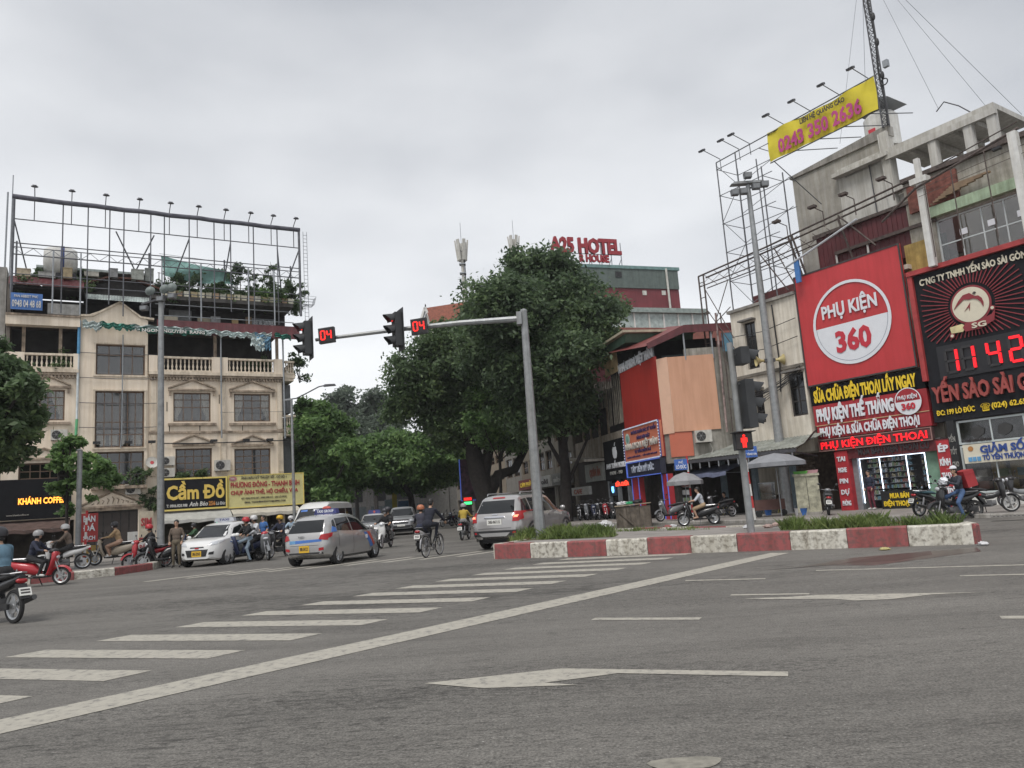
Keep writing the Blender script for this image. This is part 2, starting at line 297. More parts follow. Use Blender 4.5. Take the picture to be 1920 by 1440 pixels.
# traffic island in front of the clinic corner
IZ = .40
BK = [G(px, py, IZ) for px, py in ((1812, 977), (1640, 979), (1450, 984), (1300, 987), (1150, 991), (1035, 999))]
isl = [(-.76, 21.2), (.2, 20.62), (4.9, 18.0), (9.0, 15.75), (9.2, 15.95), *BK, (-.45, 22.0)]
cx_, cy_ = 3.6, 19.4
def shrink(p, q, r_):                      # inset a corner by the kerb's width
    a = np.array(q)-np.array(p); b = np.array(r_)-np.array(q); n1 = np.array((-a[1], a[0]))/np.linalg.norm(a); n2 = np.array((-b[1], b[0]))/np.linalg.norm(b); m = n1+n2; m /= np.linalg.norm(m); return tuple(np.array(q)+m*.2)
inset = [shrink(isl[k-1], isl[k], isl[(k+1) % len(isl)]) for k in range(len(isl))]
ISL = slab('traffic_island', inset, 0, IZ-.03, PAVE)
kerb_run(ISL, [isl[-1], isl[0]], IZ, 0, seg=.5)
kerb_run(ISL, isl[0:2], IZ, 0, seg=1.1); kerb_run(ISL, isl[1:4], IZ, 1, seg=1.06); kerb_run(ISL, isl[3:6], IZ, 0, seg=.6); kerb_run(ISL, isl[5:], IZ, 1, seg=1.2)
# right pavement along the shops, and its low kerb
def off(fr, u, v): return fr.w(u, v)
rp_ = [off(RB, 16, -6.8), off(RB, -7.5, -6.0), (4.2, 44), (-2.9, 54), (-8, 80), (-17, 130), (4, 130), off(RB, -5, 9), off(RB, 16, 9)]
RPV = slab('pavement_right', rp_, -.05, .12, PAVE)
kerb_run(RPV, [rp_[4], rp_[3], rp_[2], rp_[1], rp_[0]], .135, colours=False, w=.2, seg=1.0)
# left pavement at the coffee corner
kl = [(-40, 15.5), (-15.5, 24.6), (-13.7, 26.2), (-13.4, 28.2), (-14.3, 31.5), (-22, 72), (-34, 125)]
LPV = slab('pavement_left', kl+[(-60, 125), (-60, 20)], -.05, .2, PAVE)
kerb_run(LPV, kl[:3], .26, 1, seg=1.05); kerb_run(LPV, kl[2:], .26, 0, seg=1.6)
# lane joints on pavements are too fine to build; drain grating by the right kerb
gx, gy = G(1893, 968, .12); gr = tag(link('drain_grating', None, None, (gx, gy, .125), (0, 0, R_(-30))), 'dark slotted drain grating in the pavement near the right edge', 'drain')
bobj('frame', -.45, .45, -.16, .16, -.01, .004, M('grate_frame', (.2, .19, .18), .8), gr)
for i in range(8): bobj('slot', -.4+i*.1, -.35+i*.1, -.13, .13, .004, .009, M('grate_slot', (.02, .02, .02), .9), gr)
# ================================================================ shared building pieces
CREAM = M('cream_render', (.80, .70, .575), .85, var=.07, scale=.8, bump=.08, streak=.13)
CREAMD = M('cream_trim', (.74, .645, .52), .85, var=.12, scale=2.5, streak=.26)
STAIN = M('weathered_ledge', (.48, .39, .30), .9, var=.3, scale=3, dcol=(.17, .135, .105), streak=.4)
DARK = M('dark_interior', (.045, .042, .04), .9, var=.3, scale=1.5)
INT = M('interior_wall', (.16, .14, .12), .9, var=.3, scale=.8)
WOODF = M('brown_wood', (.17, .105, .065), .6, var=.25, scale=6)
GL = glass_mat('window_glass', (.78, .77, .74), .13)
GLD = glass_mat('dark_glass', (.3, .3, .3), .13)
STEEL = M('grey_steel', (.30, .32, .34), .5, metal=.3, var=.12, scale=8)
DSTEEL = M('dark_steel', (.09, .09, .10), .6, metal=.2, var=.25, scale=8)
RUST = M('rusty_steel', (.11, .085, .075), .8, var=.35, scale=7)
WHITE = M('white_paint', (.68, .68, .66), .6, var=.1, scale=3, streak=.15)
REDM = M('red_metal', (.13, .028, .033), .55, var=.2, scale=1.5, streak=.3)
BLACK = M('black_matte', (.018, .018, .02), .6, var=.15)
RUBBER = M('rubber', (.02, .02, .021), .8, var=.2, scale=12)
ACW = M('ac_white', (.58, .57, .53), .6, var=.12, scale=4, streak=.2)
CURT = M('curtain', (.68, .67, .63), .9, var=.2, scale=14)
def wall(parent, u0, u1, z0, z1, ops, mat, y=0.0, dep=.25, name='wall', back=True):
    us = sorted({u0, u1, *[o[0] for o in ops], *[o[1] for o in ops]}); zs = sorted({z0, z1, *[o[2] for o in ops], *[o[3] for o in ops]})
    mb = MB(); us = [x for x in us if u0 <= x <= u1]; zs = [x for x in zs if z0 <= x <= z1]
    for a, b in zip(us[:-1], us[1:]):
        for c, d in zip(zs[:-1], zs[1:]):
            m_, n_ = (a+b)/2, (c+d)/2
            if any(o[0] < m_ < o[1] and o[2] < n_ < o[3] for o in ops): continue
            mb.add([(a, y, c), (b, y, c), (b, y, d), (a, y, d)], [(0, 1, 2, 3)])
    for a, b, c, d in [o[:4] for o in ops]:
        Y = y+dep
        mb.add([(a, y, c), (b, y, c), (b, y, d), (a, y, d), (a, Y, c), (b, Y, c), (b, Y, d), (a, Y, d)], [(0, 1, 5, 4), (1, 2, 6, 5), (2, 3, 7, 6), (3, 0, 4, 7)])
    mb.add([(u0, y, z0), (u0, y+dep, z0), (u0, y+dep, z1), (u0, y, z1), (u1, y, z0), (u1, y+dep, z0), (u1, y+dep, z1), (u1, y, z1)], [(0, 1, 2, 3), (4, 7, 6, 5), (3, 2, 6, 7), (0, 4, 5, 1)])
    me = bpy.data.meshes.new(name); me.from_pydata(mb.v, [], mb.f); me.materials.append(mat); return link(name, me, parent)
def window(parent, u0, u1, z0, z1, nu=2, nz=1, y=.12, fm=None, gm=None, fw=.075, mw=.05, name='window', panes=True, zsplit=None):
    fm = fm or WOODF; gm = gm or GL; mb = MB(); d = .06
    mb.box(u0, u1, y, y+d, z0, z0+fw).box(u0, u1, y, y+d, z1-fw, z1).box(u0, u0+fw, y, y+d, z0+fw, z1-fw).box(u1-fw, u1, y, y+d, z0+fw, z1-fw)
    a, b, c, e = u0+fw, u1-fw, z0+fw, z1-fw
    zs = [c+(e-c)*i/nz for i in range(nz+1)] if not zsplit else [c]+[c+(e-c)*t for t in zsplit]+[e]
    us = [a+(b-a)*i/nu for i in range(nu+1)]
    for x in us[1:-1]: mb.box(x-mw/2, x+mw/2, y+.005, y+d-.005, c, e)
    for z in zs[1:-1]: mb.box(a, b, y+.008, y+d-.008, z-mw/2, z+mw/2)
    w = mb.obj(name, fm, parent)
    if panes:
        for i in range(nu):
            for j in range(len(zs)-1):
                bobj('pane', us[i]+mw*.4, us[i+1]-mw*.4, y+.025, y+.032, zs[j]+mw*.4, zs[j+1]-mw*.4, gm, w)
    return w
def ac_unit(u, z, y, fr, label, w=.85, h=.62, d=.32, z0=0):
    r = froot('air_conditioner', label, 'air conditioner', fr, u, y, z+z0, 'outdoor air conditioner units')
    MB().box(-w/2, w/2, -d, 0, 0, h).obj('casing', ACW, r)
    MB().lathe([(h*.40, 0), (h*.40, .012), (h*.36, .02), (.01, .012)], 20, 0, Matrix.Translation((-w*.16, -d-.002, h*.5)) @ Matrix.Rotation(R_(90), 4, 'X')).obj('fan_grille', M('fan_dark', (.05, .05, .05), .7), r)
    mb = MB()
    for k in range(6):
        a = k*math.pi/3; mb.bar((-w*.16, -d-.03, h*.5), (-w*.16+math.cos(a)*h*.38, -d-.03, h*.5+math.sin(a)*h*.38), .02)
    mb.ell((-w*.16, -d-.035, h*.5), (.06, .03, .06), 8, 6); mb.obj('fan_blades', M('fan_grey', (.2, .2, .2), .6), r)
    mb = MB().bar((-w*.35, .02, -.03), (-w*.35, -d, -.03), .04).bar((w*.35, .02, -.03), (w*.35, -d, -.03), .04); mb.obj('bracket', DSTEEL, r)
    return r
def pediment(parent, u0, u1, z0, h, y=-.12, name='pediment'):
    c = (u0+u1)/2; p = MB().prism([(u0+.12, z0), (u1-.12, z0), (c, z0+h-.1)], y+.06, .02).obj(name, CREAM, parent)
    mb = MB(); mb.box(u0-.02, u1+.02, y-.05, .03, z0-.12, z0-.003)
    for s, e in (((u0-.03, z0), (c, z0+h)), ((c, z0+h), (u1+.03, z0))):
        t = .09; dx, dz = e[0]-s[0], e[1]-s[1]; L = math.hypot(dx, dz); nx, nz_ = -dz/L*t, dx/L*t
        mb.prism([s, e, (e[0]+nx*0, e[1]+t), (s[0]+nx*0, s[1]+t)], y-.06, .03)
    mb.obj('moulding', STAIN, p); return p
def balustrade(parent, u0, u1, z0, h=.85, n=12, y=-.1, dirv=None, piers=True):
    """rail, plinth and each turned baluster"""
    b = MB().box(u0, u1, y-.12, y+.12, z0, z0+.12).obj('balustrade', CREAMD, parent)
    bobj('rail', u0-.003, u1+.003, y-.13, y+.13, z0+h-.13, z0+h, CREAMD, b)
    prof = [(.05, 0), (.055, .05), (.035, .09), (.07, .24), (.04, .36), (.032, .46), (.055, .52), (.05, h-.26)]
    key = ('bal', round(h, 2))
    if key not in _bx: _bx[key] = MB().lathe(prof, 8).mesh('baluster', CREAMD, 60)
    for i in range(n):
        link('baluster', _bx[key], b, (u0+(u1-u0)*(i+.5)/n, y, z0+.122))
    return b
def sign(parent, u0, u1, z0, z1, mat, y=-.12, d=.1, frame=None, fw=.05, name='sign_panel'):
    p = MB().box(u0, u1, y, y+d, z0, z1).obj(name, mat, parent)
    if frame:
        mb = MB(); q = y-.025
        mb.box(u0-.01, u1+.01, q, y+.02, z0-.01, z0+fw).box(u0-.01, u1+.01, q, y+.02, z1-fw, z1+.01).box(u0-.01, u0+fw, q, y+.02, z0+fw, z1-fw).box(u1-fw, u1+.01, q, y+.02, z0+fw, z1-fw)
        mb.obj('sign_frame', frame, p)
    return p
def awning(name, label, fr, u0, u1, ztop, zbot, out, mat, y=0, sag=.0, group=None, valance=.18):
    r = froot(name, label, 'awning', fr, 0, y, 0, group); mb = MB(); n = 10
    vs = []
    for i in range(n+1):
        u = u0+(u1-u0)*i/n; s = .03*math.sin(i*2.1)
        vs += [(u, 0, ztop), (u, -out*.5, (ztop+zbot)/2-sag+s), (u, -out, zbot+s), (u, -out-.01, zbot-valance+s*1.5)]
    vs2 = [(a, b+.012, c-.02) for a, b, c in vs]; fs = [(i*4+j, (i+1)*4+j, (i+1)*4+j+1, i*4+j+1) for i in range(n) for j in range(3)]
    me = mb.add(vs, fs).add(vs2, [f[::-1] for f in fs]); mb.obj('canopy', mat, r, smooth=40)
    b = MB(); 
    for u in (u0+.1, u1-.1): b.tube([(u, 0, ztop-.5), (u, -out+.05, zbot-.03)], .018, 6)
    b.tube([(u0, -out+.03, zbot-.03), (u1, -out+.03, zbot-.03)], .018, 6); b.obj('support_arm', STEEL, r); return r
# ================================================================ left corner block
LBT = froot('corner_building', 'cream four-storey corner building with pedimented windows and a cluttered roof garden', 'building', LB)
# ground floor and storeys
GFo = [(1.3, 4.9, .2, 2.35), (5.5, 8.3, .2, 2.75), (9.5, 13.2, .2, 2.3), (13.5, 17.0, .2, 2.3)]
W1 = [(2.05, 4.2, 3.95, 5.75), (10.42, 12.6, 4.55, 6.4), (13.98, 16.3, 4.5, 6.3)]
W2 = [(2.55, 4.3, 8.25, 10.1), (10.3, 12.55, 8.12, 10.02), (14.0, 16.35, 8.1, 9.98)]
wall(LBT, 1.2, 5.05, 0, 11.3, [GFo[0], W1[0], W2[0]], CREAM)
wall(LBT, 8.8, 17.15, 0, 11.3, GFo[2:]+W1[1:]+W2[1:], CREAM)
MID = [(5.9, 8.65, 11.05, 13.0), (5.9, 8.62, 6.55, 10.06), (5.9, 8.62, 4.25, 6.3), GFo[1]]
wall(LBT, 5.05, 8.8, 0, 14.5, MID, CREAM, y=-.12, dep=.37)
MB().box(1.2, 17.15, 6.8, 7, 0, 14.6).box(1.2, 1.4, .26, 6.8, 0, 17).box(16.95, 17.15, .26, 6.8, 0, 11.3).obj('rear_wall', INT, LBT)
fl = MB()
for z in (.0, 4.1, 7.5, 11.1): fl.box(1.4, 16.95, .26, 6.8, z, z+.2)
fl.obj('floor_slab', INT, LBT)
MB().box(1.4, 16.95, 2.6, 2.7, 4.4, 7.4).box(1.4, 16.95, 2.6, 2.7, 7.8, 11.0).box(1.4, 16.95, 3.4, 3.5, .3, 4.0).obj('partition', M('dim_room', (.2, .17, .14), .9, var=.4, scale=.9), LBT)
# windows
for (a, b, c, d) in (W2[1], W2[2], W2[0]):
    w = window(LBT, a, b, c, d, 4, zsplit=(.5, .78), y=.14)
    pediment(LBT, a-.28, b+.28, d+.22, .58); MB().box(a-.32, b+.32, -.16, .02, c-.26, c-.1).obj('sill', STAIN, LBT)
    for s in (-1, 1):      # tied curtains
        u = a if s < 0 else b; mb = MB(); n = 8; vs = []
        for z_, wd in ((d-.05, .62), (d-.5, .6), (c+.75, .42), (c+.35, .2), (c+.05, .22)):
            vs += [(u-s*(.07+wd*i/n), .27+.03*math.sin(i*1.9), z_) for i in range(n+1)]
        mb.add(vs, [(j*(n+1)+i, j*(n+1)+i+1, (j+1)*(n+1)+i+1, (j+1)*(n+1)+i) for j in range(4) for i in range(n)]); mb.obj('curtain', CURT, w)
    for s in (a-.2, b+.2): MB().box(s-.06, s+.06, -.1, .02, d-.2, d+.1).obj('bracket', STAIN, LBT)
for k, (a, b, c, d) in enumerate(W1):
    window(LBT, a, b, c, d, 4, zsplit=(.25, .5, .75), y=.14, gm=GLD)
    if k: pediment(LBT, a-.15, b+.15, d+.28, .55)
pediment(LBT, 2.0, 4.6, 6.05, .5)
window(LBT, *MID[0], 4, zsplit=(.68,), y=.1, gm=GL); window(LBT, *MID[1], 6, zsplit=(.22, .45, .8), y=.1, gm=GL)
window(LBT, *MID[2], 4, zsplit=(.3, .7), y=.14, gm=GLD)
MB().box(5.95, 8.57, .3, .34, 5.4, 6.2).obj('spandrel_board', DARK, LBT)
mb = MB()
for i in range(4): mb.box(6.05+i*.65, 6.5+i*.65, .28, .3, 6.75, 7.35)
mb.obj('blind', CURT, LBT)
for (a, b, c, d) in MID[:2]:
    MB().box(a-.12, b+.12, -.19, -.122, c-.1, c-.0).box(a-.12, b+.12, -.17, -.122, d, d+.08).box(a-.1, a, -.16, -.122, c, d).box(b, b+.1, -.16, -.122, c, d).obj('surround', CREAMD, LBT)
# mouldings, corbel tables, string courses
mb = MB(); mb.box(8.9, 17.3, -.22, .02, 10.98, 11.12).box(1.2, 5.0, -.22, .02, 10.98, 11.12).obj('cornice', STAIN, LBT)
mb = MB()
for i in range(44): mb.box(8.95+i*.187, 9.04+i*.187, -.19, .0, 10.8, 10.978)
for i in range(20): mb.box(1.3+i*.187, 1.39+i*.187, -.19, .0, 10.8, 10.978)
o = mb.obj('dentil_course', STAIN, LBT); o['kind'] = 'stuff'
MB().box(8.9, 17.2, -.09, .02, 7.36, 7.5).obj('string_course', STAIN, LBT)
for u in (9.0, 13.15, 16.8): MB().box(u-.02, u+.3, -.07, .01, 4.7, 7.3).box(u-.02, u+.3, -.07, .01, 7.56, 10.75).obj('pilaster', CREAMD, LBT)
for u, z in ((10.05, 7.85), (11.85, 7.8), (14.5, 7.85), (13.05, 9.8), (9.9, 9.3), (16.9, 9.0)): # rust runs
    MB().box(u, u+.05, -.012, .0, z-.5, z+.1).obj('stain_run', M('rust_run', (.05, .04, .03), .9), LBT)
# second balcony level
MB().box(8.85, 17.35, -.3, 2.6, 11.13, 11.32).obj('balcony_slab', CREAMD, LBT)
for a, b, n in ((9.35, 12.6, 13), (13.6, 16.6, 12)): balustrade(LBT, a, b, 11.33, 1.0, n, y=-.12)
[MB().box(a, b, -.26, .02, 11.33, 12.36).obj('pier', CREAM, LBT) for a, b in ((12.6, 13.6), (16.6, 17.2), (8.85, 9.35))]
MB().box(1.2, 5.0, -.3, 2.6, 11.13, 11.32).obj('balcony_slab', CREAMD, LBT); balustrade(LBT, 2.2, 4.7, 11.33, .95, 10, y=-.12)
[MB().box(a, b, -.26, .02, 11.33, 12.3).obj('pier', CREAM, LBT) for a, b in ((1.2, 2.2), (4.7, 5.0))]
# loggias behind the balustrades
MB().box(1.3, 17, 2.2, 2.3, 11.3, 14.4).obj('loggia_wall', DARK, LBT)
for u in (2.1, 4.0, 9.5, 12.9, 16.95): MB().box(u-.09, u+.09, .3, .5, 11.33, 14.2).obj('column', STAIN, LBT)
MB().box(1.2, 5.03, -.35, .3, 13.95, 14.5).obj('beam', CREAM, LBT); MB().box(1.2, 5.03, -.42, .3, 14.503, 14.62).obj('ledge', STAIN, LBT)
MB().box(1.2, 17.1, .31, 6.8, 14.2, 14.5).obj('floor_slab', INT, LBT)
# gable of the middle bay
mb = MB().prism([(5.05, 14.503), (8.8, 14.503), (8.8, 14.62), (7.35, 15.55), (6.6, 15.55) if 0 else (7.2, 15.62), (5.05, 14.62)], -.12, .2); mb.obj('gable', CREAM, LBT)
mb = MB()
for s, e in (((4.95, 14.66), (5.7, 14.70)), ((5.7, 14.70), (7.2, 15.66)), ((7.2, 15.66), (8.4, 14.74)), ((8.4, 14.74), (9.15, 14.66))): mb.prism([s, e, (e[0], e[1]+.13), (s[0], s[1]+.13)], -.22, .24)
mb.obj('gable_coping', CREAMD, LBT)
# red fascia, upper storey in the shade, corrugated strip, awnings
o = MB(); n = 30
for i in range(n):
    a = 9.3+i*9.05/n; b = 9.3+(i+1)*9.05/n; s = .035*(i % 2); o.add([(a, -.5+s, 13.75), (b, -.5+.035-s, 13.75), (b, -.3, 14.7), (a, -.3, 14.7)], [(0, 1, 2, 3)])
o.obj('red_fascia', REDM, LBT)
MB().box(9.0, 18.0, -.25, 2.2, 16.1, 16.35).obj('roof_slab', M('slab_edge', (.11, .105, .1), .9, var=.25, streak=.3), LBT)
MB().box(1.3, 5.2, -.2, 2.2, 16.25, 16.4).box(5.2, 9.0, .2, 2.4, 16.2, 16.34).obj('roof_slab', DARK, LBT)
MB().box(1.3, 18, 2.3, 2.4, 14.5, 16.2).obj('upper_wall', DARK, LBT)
o = MB(); n = 24
for i in range(n):
    a = 1.3+i*3.9/n; b = 1.3+(i+1)*3.9/n; s = .04*(i % 2); o.add([(a, -.55+s, 16.35), (b, -.55+.04-s, 16.35), (b, .2, 17.05), (a, .2, 17.05)], [(0, 1, 2, 3)])
o.obj('red_awning', REDM, LBT)
CORR = M('corrugated_clear', (.46, .52, .50), .5, var=.35, scale=2)
o = MB(); n = 46
for i in range(n):
    a = 5.3+i*3.55/n; b = 5.3+(i+1)*3.55/n; s = .05*(i % 2); o.add([(a, -.5+s, 15.72), (b, -.5+.05-s, 15.72), (b, -.2+.05-s, 16.12), (a, -.2+s, 16.12)], [(0, 1, 2, 3)])
o.obj('corrugated_strip', CORR, LBT)
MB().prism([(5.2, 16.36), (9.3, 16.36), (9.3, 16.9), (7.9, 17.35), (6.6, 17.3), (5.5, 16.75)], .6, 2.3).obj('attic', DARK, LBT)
mb = MB()
for s, e in (((5.05, 16.75), (6.4, 17.35)), ((6.4, 17.35), (8.0, 17.4)), ((8.0, 17.4), (9.5, 16.85))): mb.prism([s, e, (e[0], e[1]+.1), (s[0], s[1]+.1)], .2, 2.4)
mb.obj('tile_roof', M('rusty_tiles', (.15, .07, .05), .8, var=.3, scale=4), LBT)
# clutter of the upper storey: boards, boxes, window
for (a, b, z, h, y, c) in ((10.2, 11.6, 14.9, 1.0, 1.6, (.26, .27, .27)), (11.9, 12.8, 14.75, .55, .9, (.42, .38, .28)), (12.7, 13.3, 14.75, .6, .6, (.3, .3, .3)), (14.0, 14.4, 14.72, .45, .3, (.35, .25, .12)), (15.0, 15.4, 14.72, .8, .9, (.22, .15, .09)), (9.8, 10.6, 14.72, .4, .3, (.5, .45, .35)), (6.0, 6.8, 14.72, .3, 1., (.35, .34, .33)), (7.6, 8.4, 14.72, .35, 1.1, (.3, .28, .26))):
    MB().box(a, b, y, y+.25, z, z+h).obj('stored_board', M('board%d' % int(a*10), c, .8), LBT)
window(LBT, 15.6, 17.2, 14.7, 15.7, 4, 1, y=1.9, gm=GL, fm=STEEL)
MB().box(3.3, 4.95, -.3, -.2, 14.68, 15.35).obj('grey_hoarding', M('hoarding', (.36, .36, .35), .8, streak=.3), LBT)
tobj('railing', [(9.2, -.2, 15.0), (18, -.2, 15.0)], .03, STEEL, LBT); tobj('railing', [(9.2, -.2, 15.75), (18, -.2, 15.75)], .03, STEEL, LBT)
# side balconies over the side street
for z in (7.35, 11.13):
    MB().box(17.16, 18.1, .1, 3.2, z, z+.25).box(17.16, 18.0, .15, 3.1, z-.2, z-.003).obj('side_balcony', CREAM, LBT)
    balustrade(LBT, 17.25, 18.05, z+.25, .95, 5, y=.2)
    mb = MB(); 
    MB().box(17.93, 18.07, .33, 3.1, z+1.08, z+1.2).box(17.93, 18.07, .33, 3.1, z+.26, z+.36).obj('side_rail', CREAMD, LBT)
    for i in range(7): link('baluster', _bx[('bal', .95)], LBT, (18.0, .6+i*.38, z+.365))
MB().box(17.16, 17.95, 1.0, 3.0, 8.8, 10.8).box(17.16, 17.9, 1.0, 3.0, 4.4, 7.1).obj('side_bay', M('side_grey', (.2, .21, .22), .8), LBT)
# ground floor shops behind the openings
window(LBT, 13.55, 15.2, .25, 2.28, 2, 1, y=.6, fm=STEEL, gm=GLD)
MB().box(15.4, 16.1, .5, .56, .4, 2.0).obj('poster_board', M('poster_pale', (.5, .48, .36), .7, var=.3, scale=6), LBT)
MB().box(13.2, 13.5, -.03, .25, .2, 2.4).obj('shop_pier', CREAMD, LBT)
MB().box(12.85, 12.93, .1, .2, .6, 2.1).obj('green_neon', M('green_neon', (.05, .6, .25), .5, emit=1.2), LBT)
# entrance with carved pediment
pd = pediment(LBT, 5.2, 8.6, 3.05, .85, y=-.35, name='entrance_pediment')
mb = MB()
for k in range(9):
    t = -1+k*.25; h_ = (1-abs(t))*.4; mb.tube([(6.9+t*1.1, -.31, 3.15), (6.9+t*1.05+.08, -.33, 3.2+h_*.6), (6.9+t*1.0-.03, -.31, 3.18+h_)], .025, 5)
mb.obj('carved_scroll', STAIN, pd)
MB().box(5.3, 8.5, -.3, .02, 2.78, 2.95).obj('lintel', STAIN, LBT)
d = MB().box(5.5, 8.3, .1, .16, .2, 2.75).obj('gate', M('dark_gate', (.03, .028, .026), .7, var=.4, scale=5), LBT)
for i in range(6): bobj('gate_panel', 5.55+i*.46, 5.95+i*.46, .07, .098, .35, 2.6, M('gate_panel', (.045, .035, .03), .6), d)
MB().box(5.75, 8.75, -.8, -.02, 4.0, 4.18).obj('balcony_slab', STAIN, LBT)
mb = MB()
for i in range(15): mb.bar((5.85+i*.2, -.76, 4.18), (5.85+i*.2, -.76, 4.85), .018)
mb.bar((5.8, -.76, 4.86), (8.7, -.76, 4.86), .035); mb.obj('balcony_railing', DSTEEL, LBT)
# drain pipes and cables
tobj('drain_pipe', [(4.98, -.2, 14.4), (4.97, -.2, 12.3)], .09, M('blue_pipe', (.08, .28, .5), .5), LBT)
tobj('drain_pipe', [(4.97, -.2, 12.29), (4.95, -.2, 8.3)], .075, M('pipe_pale', (.6, .66, .68), .5), LBT)
tobj('drain_pipe', [(4.95, -.2, 8.29), (4.9, -.2, 6.9)], .08, M('pipe_green', (.12, .42, .2), .5), LBT)
for z in (12.4, 10.85, 9.3, 7.8): tobj('cable', [(5.05, -.24, z), (7, -.24, z-.06), (9.3, -.24, z-.02)], .02, DSTEEL, LBT)
tobj('conduit', [(7.38, -.26, 13.6), (7.36, -.26, 7.4), (7.3, -.26, 6.5)], .035, STEEL, LBT)
tobj('conduit', [(13.16, -.32, 13.9), (13.16, -.32, 7.0)], .05, STEEL, LBT); tobj('conduit', [(17.2, -.32, 14.0), (17.22, -.32, 6.9)], .06, STEEL, LBT)
tobj('cable', [(9.4, -.14, 6.75), (11.3, -.2, 6.7), (13.3, -.14, 6.72), (15.5, -.2, 6.75), (17.4, -.14, 6.8)], .035, BLACK, LBT)
tobj('cable', [(13.1, -.2, 8.7), (17.2, -.2, 8.75)], .012, DSTEEL, LBT)
# spot lamps on brackets over the shop signs
for u in (12.6, 14.6, 16.1, 6.0, 7.7, 9.0): 
    o = MB().box(u-.2, u+.2, -.95, -.6, 6.72, 6.86).tube([(u, -.1, 6.7), (u, -.7, 6.75)], .02, 5).obj('spot_lamp', BLACK, LBT)
# satellite dish on the facade (small) and the round white one on the roof
r = froot('satellite_dish', 'round white satellite dish with a red mark beside the lamp mast', 'satellite dish', LB, 9.05, -.35, 5.55)
T = Matrix.Rotation(R_(72), 4, 'X'); MB().lathe([(.02, -.06), (.2, -.04), (.36, .02), (.37, .035), (.3, .0), (.02, -.03)], 22, 0, T).obj('dish', ACW, r, smooth=60)
MB().lathe([(.11, -.01), (.11, .0)], 14, 0, T).obj('logo', M('logo_red', (.5, .05, .06), .6), r); tobj('arm', [(0, .05, -.1), (0, .35, -.25)], .025, DSTEEL, r)
ac_unit(4.05, 7.05, 0, LB, 'white air conditioner below the left window, half hidden by the tree')
ac_unit(13.2, 4.9, 0, LB, 'white air conditioner between the two first-floor windows', .95, .68)
ac_unit(9.95, 5.35, 0, LB, 'upper of two stacked air conditioners beside the lamp mast', .8, .55); ac_unit(9.95, 4.62, 0, LB, 'lower of two stacked air conditioners beside the lamp mast', .8, .55)
ac_unit(8.0, 3.05+.6, -.1, LB, 'grey air conditioner under the plant balcony above the gate')
# shop signs
s1 = froot('coffee_sign', 'black fascia sign with glowing orange letters over the coffee shop', 'shop sign', LB)
MB().box(.3, 4.75, -1.05, -.55, 2.5, 4.75).obj('sign_panel', M('sign_black', (.008, .0085, .011), .7, var=.2, spec=.15), s1)
ORG = M('glow_orange', (1, .34, .04), .5, emit=1.6)
text(s1, 'KHÁNH COFFEE', 2.15, 3.35, .33, ORG, w=2.3, y=-1.08, off=.03)
text(s1, 'www.khanhcoffee.vn', 1.6, 2.72, .09, M('dim_text', (.4, .38, .34), .6), y=-1.08); text(s1, 'Since 2014', 4.0, 2.78, .09, MATS['dim_text'], y=-1.08)
awning('shop_awning', 'brown scalloped awning under the coffee sign', LB, .3, 4.7, 2.45, 1.9, 1.6, M('brown_canvas', (.10, .065, .055), .9, var=.3, scale=3), y=-.6)
YEL = M('sign_yellow', (.72, .58, .16), .6, var=.06); GOLD = M('gold_text', (.72, .52, .11), .5, var=.05)
s2 = froot('pawn_sign', 'black fascia sign with big yellow letters Cầm Đồ', 'shop sign', LB)
p = sign(s2, 9.5, 13.43, 2.5, 4.5, M('sign_navy', (.012, .013, .017), .7, spec=.2), y=-.5, d=.3, frame=YEL, fw=.09)
text(s2, 'Cầm Ðồ', 9.85, 3.2, .82, GOLD, w=3.4, y=-.55, off=.035); text(s2, 'T: 0906.828.988', 9.85, 2.72, .17, WHITE, w=1.2, y=-.55, off=.02)
text(s2, 'Anh Béo', 11.15, 2.72, .27, WHITE, w=1.1, y=-.55, off=.02, shear=.2); text(s2, '256', 12.3, 2.72, .25, M('text_orange', (.6, .25, .06), .6), w=.4, y=-.55, off=.03); text(s2, 'Lò Ðúc', 12.75, 2.72, .2, WHITE, w=.55, y=-.55)
s3 = froot('photo_shop_sign', 'pale yellow fascia sign with red letters of the photo shop', 'shop sign', LB)
sign(s3, 13.5, 18.35, 2.45, 4.55, M('pale_yellow', (.62, .57, .26), .6, var=.08), y=-.42, d=.25, frame=YEL)
TR = M('text_red', (.36, .03, .04), .6, var=.05); TD = M('text_dark', (.06, .05, .05), .6)
text(s3, 'ẢNH MÀU KỸ THUẬT SỐ - CƠ SỞ 1', 14.3, 4.27, .15, TD, w=2.9, y=-.45, off=.015)
text(s3, 'PHƯƠNG ÐÔNG - THANH BÌNH', 13.65, 3.75, .33, TR, w=4.4, y=-.45, off=.025); text(s3, 'CHỤP ẢNH THẺ, HỘ CHIẾU, VISA', 13.65, 3.3, .24, TR, w=4.3, y=-.45, off=.03)
text(s3, 'ĐT: 0243.9712.547 - 0903.208.217 - 256 LÒ ĐÚC'.replace('Đ', 'Ð'), 14.3, 2.98, .11, TD, w=2.9, y=-.45); text(s3, 'EMAIL: THANHBINHPHOTO@GMAIL.COM', 14.5, 2.72, .11, TD, w=2.6, y=-.45)
mb = MB().lathe([(.24, 0), (.24, .02)], 20, 0, Matrix.Translation((13.8, -.43, 4.32)) @ Matrix.Scale(.62, 4, (0, 0, 1)) @ Matrix.Rotation(R_(90), 4, 'X')); mb.obj('logo', M('logo_pink', (.5, .2, .22), .6), s3); text(s3, 'TBA', 13.63, 4.28, .1, WHITE, y=-.46)
awning('shop_awning', 'pale grey awning under the black pawn shop sign', LB, 9.5, 13.6, 2.45, 1.9, 1.1, M('grey_canvas', (.42, .42, .39), .8, var=.12), y=-.25)
